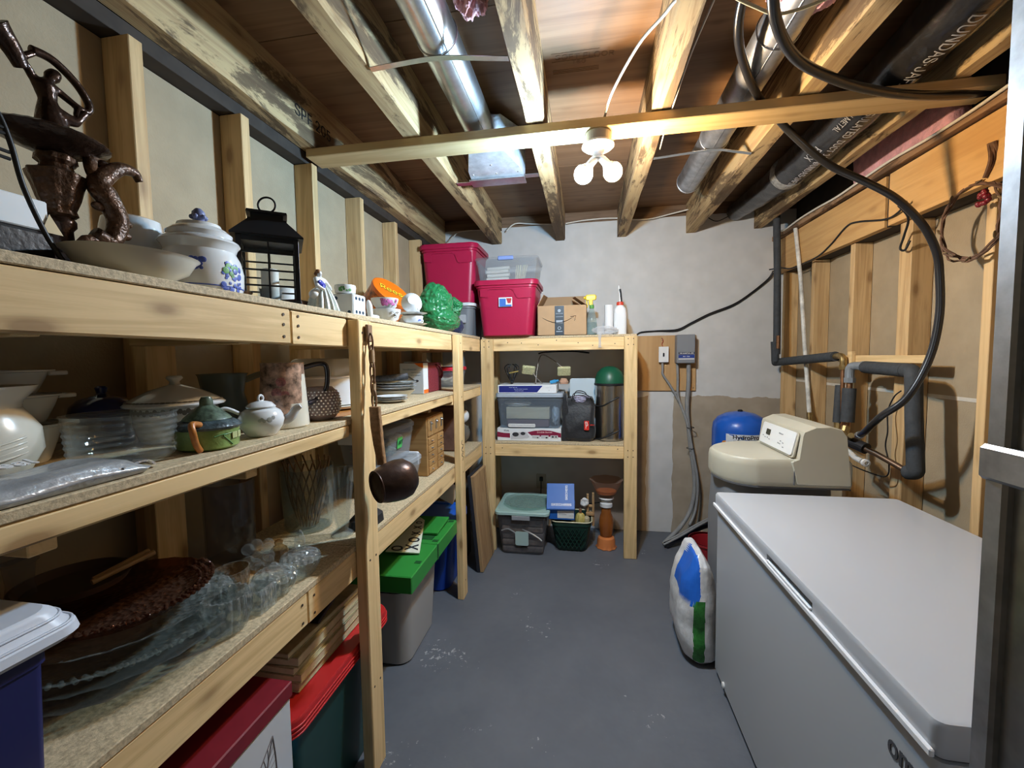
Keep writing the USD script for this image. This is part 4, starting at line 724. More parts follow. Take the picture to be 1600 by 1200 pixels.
S('bowl', 'wide shallow ivory bowl at the top shelf edge, in front of the bronze lamp', 'bowl', vessel([(0.05, Z1), (0.052, Z1 + 0.004), (0.085, Z1 + 0.022), (0.098, Z1 + 0.043), (0.105, Z1 + 0.048)], 0.004, (-0.826, 0.672, 0), 56, sx=0.88), ivory, smooth=40)

def blossoms(c, ax_r, zs, mat_pts, seed, n=9, rad=0.006, spread=(0.03, 0.02), a0=0.0, R=0.1):
    """Flower print: small flat petals lying on a round pot of radius R(z)."""
    g = random.Random(seed); out = []
    for _ in range(n):
        a = a0 + (g.random() - 0.5) * spread[0] * 2 / 0.1; z = zs + (g.random() - 0.5) * spread[1] * 2; r = R(z) if callable(R) else R
        m = ball((0, 0, 0), rad * (0.6 + 0.8 * g.random()), 1, (1, 1, 0.12))
        out.append(put(m, (c[0] + r * math.cos(a), c[1] + r * math.sin(a), z), (-math.sin(a), math.cos(a), 0), (0, 0, 1)))
    return cat(out)
t = T('cookie_jar', 'large white lidded jar printed with blue flowers, on the top shelf', 'jar', (-0.90, 0.885, Z1))
jp = [(0.066, Z1), (0.078, Z1 + 0.004), (0.085, Z1 + 0.03), (0.086, Z1 + 0.06), (0.080, Z1 + 0.09), (0.071, Z1 + 0.108), (0.075, Z1 + 0.120), (0.081, Z1 + 0.127), (0.079, Z1 + 0.132), (0.068, Z1 + 0.139)]
P(t, 'body', lathe(jp, (-0.90, 0.885, 0), 64), whitec2, smooth=40)
P(t, 'lid', lathe([(0.064, Z1 + 0.139), (0.066, Z1 + 0.150), (0.055, Z1 + 0.160), (0.045, Z1 + 0.165), (0.043, Z1 + 0.172), (0.015, Z1 + 0.178), (0.008, Z1 + 0.18)], (-0.90, 0.885, 0), 48), whitec2, smooth=40)
P(t, 'finial', cat(lathe([(0.008, Z1 + 0.176), (0.010, Z1 + 0.182), (0.014, Z1 + 0.192), (0.013, Z1 + 0.202), (0.006, Z1 + 0.210)], (-0.90, 0.885, 0), 18), *[ball((-0.90 + 0.013 * math.cos(a), 0.885 + 0.013 * math.sin(a), Z1 + 0.19), 0.006, 1) for a in range(6)]), pm('finial_blue', (0.16, 0.18, 0.33), 0.35), smooth=True)
jr = lambda z: np.interp(z, [q[1] for q in jp], [q[0] for q in jp]) + 0.0004
P(t, 'flower_print', each(blossoms((-0.90, 0.885), 0, Z1 + 0.068, 0, 3, 26, 0.0055, (0.035, 0.012), -1.05, jr), blossoms((-0.90, 0.885), 0, Z1 + 0.045, 0, 4, 34, 0.0055, (0.030, 0.032), -0.02, jr)), bluep); P(t, 'leaf_print', blossoms((-0.90, 0.885), 0, Z1 + 0.06, 0, 5, 8, 0.006, (0.018, 0.012), -0.05, jr), greenp)
P(t, 'blue_line', lathe([(0.0830, Z1 + 0.022), (0.0838, Z1 + 0.0225), (0.0842, Z1 + 0.0245)], (-0.90, 0.885, 0), 64), bluep)
S('canister', 'ribbed white canister half hidden behind the blue-flowered jar', 'canister', lathe([(0.055, Z1), (0.058, Z1 + 0.01)] + [(0.058 + 0.0022 * (k % 2), Z1 + 0.012 + k * 0.0145) for k in range(10)] + [(0.058, Z1 + 0.16), (0.054, Z1 + 0.178), (0.04, Z1 + 0.184)], (-1.04, 0.845, 0), 44), whitec2, smooth=40)
S('basket', 'small brown woven basket between the blue-flowered jar and the lantern', 'basket', vessel([(0.03, Z1), (0.05, Z1 + 0.03), (0.053, Z1 + 0.034)], 0.004, (-0.93, 0.995, 0), 30, lambda th, k, r, z: r * (1 + 0.02 * np.cos(24 * th))), pm('wicker', (0.24, 0.13, 0.055), 0.7, var=0.5, scale=90, bump=0.003))

blackm = pm('black_metal', (0.02, 0.021, 0.024), 0.42, 0.3)
pane = clear('window_glass', (0.96, 0.97, 0.97), (0.8, 0.85, 0.88), 0.02, 0.03, 0.3)
t = T('lantern', 'black metal and glass candle lantern with a ring handle', 'lantern', (-0.86, 1.06, Z1), rz=38)
s = 0.066
P(t, 'floor_plate', bx(-s - 0.008, -s - 0.008, 0, s + 0.008, s + 0.008, 0.010, 0.002), blackm)
for sx in (-1, 1):
    for sy in (-1, 1): P(t, 'corner_post', bx(sx * s - 0.006, sy * s - 0.006, 0.01, sx * s + 0.006, sy * s + 0.006, 0.172, 0.001), blackm)
for k in range(4):
    R_ = trimesh.transformations.rotation_matrix(k * math.pi / 2, [0, 0, 1])
    bars = cat(bx(-0.002, s - 0.003, 0.01, 0.002, s + 0.003, 0.172, 0.0005), *[bx(-s, s - 0.003, z, s, s + 0.003, z + 0.004, 0.0005) for z in (0.045, 0.085, 0.13)], bx(-s, s - 0.004, 0.160, s, s + 0.004, 0.174, 0.001))
    P(t, 'muntins', tf(bars, R_), blackm); P(t, 'glass_pane', tf(bx(-s, s - 0.0008, 0.01, s, s + 0.0008, 0.165, 0.0001), R_), pane)
sqr = lambda w, z: np.array([(w, w, z), (-w, w, z), (-w, -w, z), (w, -w, z)])
P(t, 'roof', loft([sqr(0.084, 0.172), sqr(0.084, 0.176), sqr(0.045, 0.222), sqr(0.045, 0.226)]), blackm); P(t, 'roof_cap', loft([sqr(0.038, 0.226), sqr(0.038, 0.240), sqr(0.048, 0.241), sqr(0.046, 0.247), sqr(0.012, 0.250)]), blackm)
P(t, 'ring_handle', cat(tube([(0, 0, 0.247), (0, 0, 0.256)], 0.006, 10), tube([(0.021 * math.cos(a), -0.010 * math.cos(a), 0.275 + 0.021 * math.sin(a)) for a in np.linspace(0, 2 * math.pi, 25)[:-1]], 0.0025, 8, closed=True)), blackm, smooth=40)
P(t, 'candle_cup', vessel([(0.025, 0.0105), (0.03, 0.05)], 0.002, n=24), pane, smooth=True); P(t, 'candle', lathe([(0.022, 0.014), (0.022, 0.10), (0.018, 0.102)], n=24), pm('white_wax', (0.72, 0.70, 0.64), 0.5), smooth=40)

t = T('mug', 'plain white mug standing behind the lantern', 'mug', (-0.985, 1.265, Z1))
P(t, 'cup', vessel([(0.03, Z1), (0.036, Z1 + 0.005), (0.038, Z1 + 0.085)], 0.003, (-0.985, 1.265, 0), 36), whitec2, smooth=40); P(t, 'handle', tube([(-0.985, 1.265 + 0.036 + 0.02 * math.sin(a), Z1 + 0.045 + 0.024 * math.cos(a)) for a in np.linspace(0, math.pi, 12)], 0.004, 8), whitec2, smooth=True)
t = T('figurine', 'white porcelain lady figurine in a fringed gown with a blue sash', 'figurine', (-0.81, 1.215, Z1))
fl = lambda th, k, r, z: r * (1 + 0.07 * np.cos(17 * th + 3 * z))
P(t, 'gown', lathe([(0.046, Z1), (0.048, Z1 + 0.004), (0.042, Z1 + 0.025), (0.032, Z1 + 0.05), (0.022, Z1 + 0.07), (0.013, Z1 + 0.08)], (-0.81, 1.22, 0), 102, fl), pm('gown_porcelain', (0.60, 0.64, 0.58), 0.25, var=0.2, scale=50, coat=0.3), smooth=40)
FJ = {'w': (-0.81, 1.218, Z1 + 0.075, 0.012), 'c': (-0.81, 1.212, Z1 + 0.094, 0.0135), 'n': (-0.81, 1.208, Z1 + 0.106, 0.005), 'h': (-0.808, 1.206, Z1 + 0.116, 0.0088), 'ls': (-0.812, 1.195, Z1 + 0.097, 0.008), 'le': (-0.80, 1.182, Z1 + 0.075, 0.0065), 'lh': (-0.79, 1.198, Z1 + 0.066, 0.0045), 'rs': (-0.808, 1.229, Z1 + 0.097, 0.008), 're': (-0.80, 1.245, Z1 + 0.078, 0.0065), 'rh': (-0.79, 1.235, Z1 + 0.07, 0.0045), 'sk': (-0.815, 1.185, Z1 + 0.05, 0.014), 'sk2': (-0.81, 1.195, Z1 + 0.04, 0.012)}
P(t, 'body', limbs([('w', 'c'), ('c', 'n'), ('n', 'h'), ('c', 'ls'), ('ls', 'le'), ('le', 'lh'), ('c', 'rs'), ('rs', 're'), ('re', 'rh'), ('w', 'sk'), ('sk', 'sk2')], FJ, 0.004, 8), pm('porcelain_glaze', (0.72, 0.72, 0.70), 0.2, coat=0.4), smooth=True)
P(t, 'hair', cat(ball((-0.810, 1.203, Z1 + 0.120), 0.0085, 2), ball((-0.815, 1.200, Z1 + 0.114), 0.006, 2)), pm('hair_brown', (0.22, 0.09, 0.03), 0.4), smooth=True)
P(t, 'face', cat(ball((-0.8015, 1.203, Z1 + 0.1175), 0.0012, 1), ball((-0.8015, 1.209, Z1 + 0.1175), 0.0012, 1), ball((-0.8005, 1.206, Z1 + 0.1125), 0.0014, 1, (0.5, 1.4, 0.6))), pm('face_paint', (0.30, 0.10, 0.08), 0.4))
P(t, 'sash', cat(*[ball((-0.796, 1.20 + 0.008 * k, Z1 + 0.083 - 0.003 * k), 0.0075, 2, (0.5, 1.3, 1)) for k in range(-1, 2)], ball((-0.795, 1.205, Z1 + 0.072), 0.007, 2, (0.5, 0.8, 1.4))), pm('royal_blue', (0.02, 0.03, 0.30), 0.3), smooth=True)
S('book', 'dark brown closed box behind the porcelain lady, by the lantern foot', 'box', bx(-0.90, 1.135, Z1, -0.835, 1.20, Z1 + 0.03, 0.003), pm('dark_brown_card', (0.09, 0.045, 0.035), 0.6, var=0.3, scale=40))

t = T('dice_jar', 'white ceramic cube with dark spots like a die', 'jar', (-0.828, 1.405, Z1))
P(t, 'cube', bx(-0.868, 1.362, Z1, -0.788, 1.448, Z1 + 0.078, 0.004), whitec2)
spot = lambda o, n: put(disc(0.0062, 0.0012, 16), o, np.cross(n, [0, 0, 1.0]), (0, 0, 1))
for y in (1.382, 1.404, 1.426):
    for z in (Z1 + 0.016, Z1 + 0.063): P(t, 'spot', put(disc(0.0058, 0.0012, 16), (-0.7885, y, z), (0, 1, 0), (0, 0, 1)), pm('spot_teal', (0.02, 0.05, 0.09), 0.3))
for x, z in ((-0.852, Z1 + 0.063), (-0.804, Z1 + 0.014)): P(t, 'spot', put(disc(0.0062, 0.0012, 16), (x, 1.3625, z), (1, 0, 0), (0, 0, 1)), pm('spot_teal', None))
t = T('sugar_bowl', 'small white bowl with a green leaf print on top of the die-shaped jar', 'bowl', (-0.84, 1.402, Z1 + 0.0785))
P(t, 'body', vessel([(0.022, Z1 + 0.0785), (0.034, Z1 + 0.084), (0.037, Z1 + 0.104), (0.035, Z1 + 0.112)], 0.003, (-0.84, 1.402, 0), 36), whitec2, smooth=40); P(t, 'leaf_print', blossoms((-0.84, 1.402), 0, Z1 + 0.096, 0, 8, 9, 0.0045, (0.05, 0.006), -1.1, 0.0372), greenp)
FJ = {'a': (-0.80, 1.50, Z1 + 0.010, 0.010), 'b': (-0.785, 1.525, Z1 + 0.009, 0.009), 'c': (-0.80, 1.495, Z1 + 0.05, 0.012), 'd': (-0.80, 1.49, Z1 + 0.064, 0.008)}
S('ornament', 'small white china boot between the die-shaped jar and the flowered cups', 'ornament', limbs([('a', 'b'), ('a', 'c'), ('c', 'd')], FJ, 0.005, 6), whitec2, smooth=True)

def cup(name, label, c, r, h, mat_=whitec2, hdir=(0, 1), foot=0.5, rz=None):
    t = T(name, label, 'cup', c)
    x, y, z = c
    P(t, 'bowl', vessel([(r * foot, z), (r * foot * 1.02, z + 0.004), (r * 0.82, z + h * 0.35), (r * 0.97, z + h * 0.75), (r, z + h)], 0.0025, (x, y, 0), 40), mat_, smooth=40)
    d = np.array([*hdir, 0.0]); d /= np.linalg.norm(d)
    P(t, 'handle', tube([np.array([x, y, z + h * 0.55]) + d * (r * 0.85 + r * 0.42 * math.sin(a)) + np.array([0, 0, h * 0.30 * math.cos(a)]) for a in np.linspace(0, math.pi, 14)], 0.0032, 8), mat_, smooth=True)
    return t
t = cup('teacup', 'white cup with an embossed smiling face, under the pink-flowered cup', (-0.805, 1.645, Z1), 0.058, 0.052, hdir=(0.25, 1), foot=0.6)
P(t, 'face', cat(*[tube([(-0.805 + 0.0585 * math.cos(a), 1.645 + 0.0585 * math.sin(a), zz + d * (4 * (i / 6 - 0.5) ** 2)) for i, a in enumerate(np.linspace(a0 - 0.13, a0 + 0.13, 7))], 0.0012, 6) for a0, zz, d in ((-0.75, Z1 + 0.040, -0.004), (-0.30, Z1 + 0.040, -0.004), (-0.52, Z1 + 0.016, 0.005))], ball((-0.805 + 0.057 * math.cos(-0.52), 1.645 + 0.057 * math.sin(-0.52), Z1 + 0.027), 0.006, 2)), pm('face_grey', (0.30, 0.30, 0.28), 0.4))
t = cup('teacup', 'white cup printed with pink flowers, stacked on the face cup', (-0.805, 1.632, Z1 + 0.0525), 0.055, 0.042, hdir=(0.25, 1), foot=0.62)
P(t, 'flower_print', blossoms((-0.805, 1.632), 0, Z1 + 0.076, 0, 11, 26, 0.006, (0.06, 0.010), -0.75, 0.0535), pinkp)
def saucer(label, c, r, tilt=None, group=None):
    m = vessel([(r * 0.45, 0), (r * 0.55, 0.004), (r * 0.9, 0.011), (r, 0.014)], 0.0025, n=44)
    return S('saucer', label, 'saucer', tf(m, trimesh.transformations.translation_matrix(c) @ (trimesh.transformations.rotation_matrix(math.radians(tilt[0]), tilt[1]) if tilt else np.eye(4))), whitec2, smooth=40, group=group)
saucer('bottom white saucer under the plain white cup, right of the face cup', (-0.80, 1.90, Z1), 0.068)
t = cup('teacup', 'plain white cup with a small leaf print, between two saucers', (-0.80, 1.90, Z1 + 0.0065), 0.05, 0.042, hdir=(0.5, 1))
P(t, 'leaf_print', blossoms((-0.80, 1.90), 0, Z1 + 0.028, 0, 12, 5, 0.003, (0.03, 0.003), -0.3, 0.0455), bluep)
saucer('white saucer lying on the plain white cup', (-0.80, 1.90, Z1 + 0.049), 0.070)
tl = trimesh.transformations.rotation_matrix(math.radians(-105), [0.85, 0.5, 0])
m = cat(vessel([(0.022, 0), (0.026, 0.004), (0.043, 0.02), (0.049, 0.042)], 0.0025, n=40), tube([(0, 0.043 + 0.018 * math.sin(a), 0.023 + 0.012 * math.cos(a)) for a in np.linspace(0, math.pi, 12)], 0.003, 8))
v, f = arr(tf(m, tl)); S('teacup', 'white cup lying on its side on top of the saucer pile', 'cup', trimesh.Trimesh(v + [-0.795 - 0, 1.905 - 0, Z1 + 0.0635 - v[:, 2].min()] - np.array([v[:, 0].mean(), v[:, 1].mean(), 0]), f, process=False), whitec2, smooth=40)

t = T('candy_tin', 'round orange candy tin tipped forward, its lid facing the room', 'tin', (-0.965, 2.02, Z1), local=True)
to = pm('tin_orange', (0.78, 0.155, 0.008), 0.33, coat=0.3)
nrm = np.array([0.55, -0.35, 0.62]); nrm /= np.linalg.norm(nrm); A = frame((-0.01, 0.05, 0.195), (0.30, 0.95, 0.0), np.cross(nrm, [0.30, 0.95, 0.0] - nrm * np.dot(nrm, [0.30, 0.95, 0.0])))
R_ = 0.108
P(t, 'drum', tf(lathe([(R_, -0.13), (R_, -0.022)], n=56), A), pm('tin_print', (0.55, 0.13, 0.015), 0.35, var=0.9, scale=26, coat=0.3), smooth=40)
P(t, 'lid', tf(lathe([(R_ + 0.002, -0.022), (R_ + 0.004, -0.012), (R_ + 0.003, -0.002), (R_ - 0.004, 0.001), (R_ - 0.010, -0.001), (0.001, -0.001)], n=64), A), to, smooth=35)
rr = trimesh.transformations.rotation_matrix(math.radians(-28), [0, 0, 1])
def tinword(grow, d): return tf(put(meshkit.text_mesh("Reese's", 0.042, d, grow), (-0.075, -0.015, 0), (1, 0, 0), (0.15, 1, 0)), A @ rr)
P(t, 'lettering', shift(tinword(True, 0.0012), -nrm * 0.0006), pm('word_brown', (0.05, 0.025, 0.012), 0.4), label='dark lettering outline'); P(t, 'lettering', shift(tinword(False, 0.0014), nrm * 0.0004), pm('word_yellow', (0.80, 0.55, 0.03), 0.4), label='yellow lettering')
P(t, 'side_print', each(*[tf(put(ball((0, 0, 0), 0.014, 1, (1, 1.1, 0.06)), (R_ * math.cos(a), R_ * math.sin(a), z), (-math.sin(a), math.cos(a), 0), (0, 0, 1)), A) for a, z in ((-0.5, -0.05), (-0.45, -0.09), (0.1, -0.10), (-1.0, -0.08))]), pm('print_cream', (0.62, 0.58, 0.36), 0.4))
S('clutter_box', 'dark carton on the top shelf propping up the orange tin', 'box', bx(-1.14, 1.93, Z1, -1.0, 2.20, Z1 + 0.075, 0.003), pm('dark_card', (0.10, 0.07, 0.05), 0.7))
S('photo_frame', 'small silver framed picture between the orange tin and the green bag', 'frame', put(ext(Polygon(rrect(0.10, 0.12, 0.004)), 0.012), (-1.02, 2.42, Z1 + 0.15), (0.9, 0.4, 0), (0, 0.1, 1)), pm('silver_print', (0.35, 0.32, 0.32), 0.35, var=0.5, scale=40))
gbag = pm('green_plastic_bag', (0.02, 0.17, 0.055), 0.22, coat=0.5, bump=0.010, bscale=9)
g1 = cat(blob((-0.875, 2.42, Z1 + 0.155), (0.105, 0.115, 0.135), 0.22, 1.5, 21, 5, 0.9), blob((-0.805, 2.56, Z1 + 0.165), (0.055, 0.05, 0.062), 0.30, 1.9, 23, 5, 1.1), blob((-0.85, 2.44, Z1 + 0.07), (0.11, 0.125, 0.085), 0.16, 1.7, 27, 5, 0.9))
v, f = arr(g1); v[:, 2] = np.maximum(v[:, 2], Z1 + 0.0065); S('bag', 'stuffed shiny green plastic bag with a knot', 'bag', jitter(trimesh.Trimesh(v, f, process=False), 0.006, 16, 3), gbag, smooth=True)
S('cloth', 'dark navy cloth bundle between the green bag and the grey bin', 'cloth', blob((-0.835, 2.70, Z1 + 0.056), (0.05, 0.05, 0.056), 0.15, 2, 31, 4, 1), pm('navy_cloth', (0.012, 0.015, 0.05), 0.8, sheen=0.3), smooth=True)

tred = pm('tote_red', (0.42, 0.010, 0.055), 0.38, bump=0.0005, bscale=120); tgrey = pm('tote_grey', (0.18, 0.19, 0.20), 0.45)
def tote(name, label, c, w0, d0, w1, d1, h, mat_, lmat, lh=0.035, sticker=False, hand=True):
    t = T(name, label, 'storage bin', c, local=True)
    P(t, 'body', tub(w0, d0, w1, d1, h, 0.05, 0.003, 0.012, m=8), mat_, smooth=35)
    P(t, 'lid', lid(w1 + 0.035, d1 + 0.035, lh, 0.055, (0, 0, h - 0.012), 0.03, 0.008, 8), lmat, smooth=35)
    if hand:
        yy = lambda z: -(d0 + (d1 - d0) * z / h) / 2
        pts = np.array([(-0.46 * w1, h - 0.04), (-0.46 * w1, h - 0.24 * h), (-0.30 * w1, h - 0.26 * h), (-0.30 * w1, h - 0.13 * h), (-0.27 * w1, h - 0.11 * h), (0.08 * w1, h - 0.11 * h), (0.13 * w1, h - 0.14 * h), (0.18 * w1, h - 0.27 * h), (0.22 * w1, h - 0.29 * h), (0.47 * w1, h - 0.28 * h), (0.47 * w1, h - 0.04)])
        pts[:, 0] = np.clip(pts[:, 0], -w0 / 2, w0 / 2)
        tilt = math.atan2((d1 - d0) / 2, h); z0 = h * 0.8
        q = ext(np.column_stack([pts[:, 0], pts[:, 1] - z0]), 0.010)
        P(t, 'handle_panel', put(q, (0, yy(z0) + 0.002, z0), (1, 0, 0), (0, -math.sin(tilt), math.cos(tilt))), mat_, smooth=20)
    return t
t = tote('storage_tote', 'grey plastic bin with a white rim lid under the far red tote', (-0.995, 3.16, Z1), 0.36, 0.34, 0.395, 0.38, 0.235, tgrey, pm('tote_white', (0.66, 0.67, 0.68), 0.4), 0.022, hand=False)
P(t, 'latch', bx(0.10, -0.20, 0.10, 0.15, -0.172, 0.16, 0.004), pm('tote_latch', (0.38, 0.39, 0.41), 0.4))
t = tote('storage_tote', 'tall red lidded tote in the corner, standing on the grey bin', (-0.975, 3.17, Z1 + 0.2465), 0.355, 0.33, 0.41, 0.38, 0.40, tred, tred)
t = tote('storage_tote', 'red lidded tote with a blue and white sticker on top of the back shelf', (-0.548, 3.13, Z1), 0.36, 0.33, 0.425, 0.385, 0.365, tred, tred)
P(t, 'sticker', cat(put(ext(rrect(0.096, 0.064, 0.003), 0.0012), (0.0, -0.196, 0.235), (1, 0, 0), (0, -0.07, 1))), pm('sticker_white', (0.72, 0.73, 0.75), 0.4)); P(t, 'sticker_print', each(put(ext(rrect(0.045, 0.042, 0.003), 0.0012), (-0.02, -0.1965, 0.237), (1, 0, 0), (0, -0.07, 1)), put(ext(rrect(0.085, 0.012, 0.002), 0.0012), (0, -0.195, 0.21), (1, 0, 0), (0, -0.07, 1))), pm('sticker_blue', (0.06, 0.17, 0.52), 0.4)); P(t, 'sticker_print', put(ext(np.array([(-0.018, 0.018), (0.02, 0.018), (0.012, -0.016), (-0.008, -0.016)]), 0.0012), (0.024, -0.1965, 0.242), (1, 0, 0), (0, -0.07, 1)), pm('sticker_red', (0.5, 0.05, 0.05), 0.4))

binc = clear('bin_plastic', (0.92, 0.93, 0.94), (0.72, 0.75, 0.78), 0.07, 0.12, 0.35); binb = clear('bin_plastic_blue', (0.86, 0.90, 0.93), (0.50, 0.57, 0.66), 0.11, 0.15, 0.35)
t = T('clear_bin', 'clear plastic bin with a blue latch and rolled white napkins, on the red tote', 'storage bin', (-0.545, 3.13, 1.9535), local=True)
P(t, 'body', tub(0.40, 0.31, 0.43, 0.345, 0.15, 0.03, 0.002, 0.01), binc, smooth=35); P(t, 'lid', lid(0.452, 0.365, 0.014, 0.035, (0, 0, 0.148), 0.02, 0.004), binc, smooth=35); P(t, 'latch', bx(-0.055, -0.192, 0.138, 0.055, -0.172, 0.166, 0.005), pm('latch_blue', (0.22, 0.30, 0.58), 0.4))
for k, (x, z) in enumerate(((-0.075, 0.022), (-0.07, 0.048), (-0.078, 0.074), (-0.07, 0.098))): P(t, 'napkin_roll', tube([(x - 0.08, -0.10 + 0.004 * k, z), (x + 0.085, -0.10 - 0.003 * k, z + 0.001)], 0.0125, 12), pm('napkin', (0.70, 0.67, 0.60), 0.8))
P(t, 'bristles', cat([tube([(0.055 + 0.008 * k, -0.10, 0.02), (0.06 + 0.009 * k + 0.01 * RNG.random(), -0.10, 0.115)], 0.0035, 5) for k in range(9)]), pm('bristle', (0.56, 0.53, 0.40), 0.8), kind='stuff')

t = T('shipping_box', 'open brown cardboard shipping box with a printed arrow and dark tape', 'cardboard box', (-0.162, 3.14, Z1), local=True)
card = pm('cardboard', (0.44, 0.28, 0.15), 0.8, var=0.06, scale=8)
cardi = pm('cardboard_inside', (0.36, 0.235, 0.13), 0.85)
w, d, h = 0.345, 0.25, 0.205
P(t, 'carton', cat(bx(-w / 2, -d / 2, 0, w / 2, -d / 2 + 0.004, h), bx(-w / 2, d / 2 - 0.004, 0, w / 2, d / 2, h), bx(-w / 2, -d / 2, 0, -w / 2 + 0.004, d / 2, h), bx(w / 2 - 0.004, -d / 2, 0, w / 2, d / 2, h), bx(-w / 2, -d / 2, 0, w / 2, d / 2, 0.004)), card)
flap = lambda pts, o, X, Y: put(ext(np.array(pts), 0.0035), o, X, Y)
P(t, 'flap', flap([(0, 0), (0.335, 0), (0.33, 0.10), (0.01, 0.10)], (-w / 2 + 0.004, d / 2 - 0.004, h), (1, 0, 0), (0, 0.25, 1)), cardi); P(t, 'flap', flap([(0, 0), (0.24, 0), (0.235, 0.095), (0.01, 0.11)], (-w / 2, d / 2, h), (0, -1, 0), (0.45, 0, 0.8)), card)
P(t, 'flap', flap([(0, 0), (0.24, 0), (0.20, 0.13), (0.0, 0.10)], (w / 2, -d / 2, h), (0, 1, 0), (-0.75, 0, 0.55)), cardi); P(t, 'flap', flap([(0, 0), (0.335, 0), (0.32, 0.1), (0.015, 0.1)], (-w / 2, -d / 2 + 0.002, h), (1, 0, 0), (0, 1, 0.12)), card)
tape = pm('dark_tape', (0.035, 0.045, 0.055), 0.35); y = -d / 2
P(t, 'tape', bx(-0.05, y - 0.0006, 0.0, 0.015, y + 0.0002, h, 0.0001), tape)
P(t, 'tape_print', each(put(disc(0.011, 0.0008, 20), (-0.018, y - 0.0002, 0.172), (1, 0, 0), (0, 0, 1)), *[bx(-0.042, y - 0.0012, z, 0.008, y - 0.0004, z + 0.003, 0) for z in (0.150, 0.128)], bx(-0.040, y - 0.0012, 0.085, 0.006, y - 0.0004, 0.105, 0), put(lathe([(0.008, 0), (0.012, 0), (0.012, 0.0008), (0.008, 0.0008)], n=16, closed=True), (-0.018, y - 0.0002, 0.05), (1, 0, 0), (0, 0, 1)), bx(-0.040, y - 0.0012, 0.024, 0.004, y - 0.0004, 0.030, 0)), pm('tape_grey', (0.32, 0.36, 0.40), 0.5))
sm = [(-0.135 + 0.22 * u, y - 0.0005, 0.125 - 0.155 * u * (1 - u) * 1.0 + 0.006 * u) for u in np.linspace(0, 1, 24)]
P(t, 'printed_arrow', each(tube(sm, 0.0065 * np.sin(np.linspace(0.35, 2.8, 24)) + 0.0012, 8, flat=0.2), tube([(0.06, y - 0.0005, 0.128), (0.098, y - 0.0005, 0.134), (0.088, y - 0.0005, 0.10)], 0.0048, 8, flat=0.3)), pm('print_dark', (0.05, 0.045, 0.05), 0.6))
P(t, 'box_label', bx(0.06, y - 0.0008, 0.10, 0.062, y, 0.102), card)

t = T('spray_bottle', 'clear spray bottle with a yellow trigger head', 'spray bottle', (0.045, 3.10, Z1), local=True)
P(t, 'bottle', lathe([(0.030, 0), (0.036, 0.004), (0.038, 0.06), (0.034, 0.11), (0.026, 0.15), (0.014, 0.185), (0.013, 0.195)], n=36), clear('bottle_plastic', (0.80, 0.88, 0.86), (0.55, 0.62, 0.62), 0.2, 0.1), smooth=40)
P(t, 'liquid', lathe([(0.028, 0.003), (0.034, 0.006), (0.035, 0.06), (0.033, 0.09)], n=30), clear('liquid', (0.70, 0.80, 0.80), (0.4, 0.5, 0.5), 0.2, 0.1), smooth=40)
P(t, 'collar', lathe([(0.016, 0.188), (0.017, 0.20), (0.014, 0.215)], n=20), pm('collar_green', (0.10, 0.28, 0.06), 0.4)); yel = pm('spray_yellow', (0.75, 0.55, 0.02), 0.4)
P(t, 'spray_head', cat(rloft([(0.212, 0.03, 0.028, 0.006), (0.245, 0.028, 0.028, 0.006), (0.25, 0.075, 0.03, 0.008), (0.275, 0.08, 0.03, 0.010), (0.285, 0.06, 0.024, 0.008)], (-0.006, 0, 0))), yel, smooth=40); P(t, 'trigger', tube(spline([(-0.030, 0, 0.252), (-0.036, 0, 0.235), (-0.030, 0, 0.21), (-0.036, 0, 0.195)], 5), 0.005, 10), yel, smooth=True); P(t, 'nozzle', tube([(-0.044, 0, 0.264), (-0.056, 0, 0.264)], 0.009, 12), yel)
t = T('paper_roll', 'upright white roll beside the spray bottle', 'roll', (0.165, 3.12, Z1), local=True)
P(t, 'roll', lathe([(0.010, 0), (0.031, 0), (0.032, 0.003), (0.032, 0.207), (0.031, 0.21), (0.010, 0.21)], n=36, closed=True), pm('white_roll', (0.70, 0.70, 0.70), 0.55), smooth=40); P(t, 'core', lathe([(0.0085, 0.0), (0.0105, 0.0), (0.0105, 0.211), (0.0085, 0.211)], n=20, closed=True), card)
t = T('squeeze_bottle', 'white bottle with a red collar and a tall brush handle in its neck', 'bottle', (0.243, 3.12, Z1), local=True)
P(t, 'bottle', rloft([(0, 0.082, 0.07, 0.02), (0.004, 0.088, 0.075, 0.022), (0.15, 0.088, 0.075, 0.022), (0.185, 0.074, 0.066, 0.022), (0.20, 0.05, 0.05, 0.022), (0.205, 0.05, 0.05, 0.022)], m=6), whitec2, smooth=40); P(t, 'collar', lathe([(0.024, 0.205), (0.0245, 0.208), (0.0245, 0.226), (0.021, 0.23)], n=24), pm('collar_red', (0.62, 0.06, 0.03), 0.35))
P(t, 'brush_handle', tube(spline([(0.0, 0, 0.225), (-0.002, 0, 0.28), (-0.008, 0, 0.32), (-0.010, 0, 0.345)], 6), np.concatenate([np.linspace(0.011, 0.008, 12), np.linspace(0.010, 0.006, 7)]), 12, flat=0.7), white_pl, smooth=True); P(t, 'bristles', tube([(0.008, -0.002, 0.228), (0.003, -0.004, 0.29), (-0.002, -0.004, 0.32)], 0.008, 10), pm('bristle_black', (0.02, 0.02, 0.022), 0.7))
film = clear('crumpled_film', (0.93, 0.93, 0.93), (0.85, 0.86, 0.88), 0.22, 0.12)
t = T('plastic_wrap', 'crumpled clear plastic wrap hanging over the back shelf edge', 'plastic wrap', (0.14, 3.03, Z1), local=True)
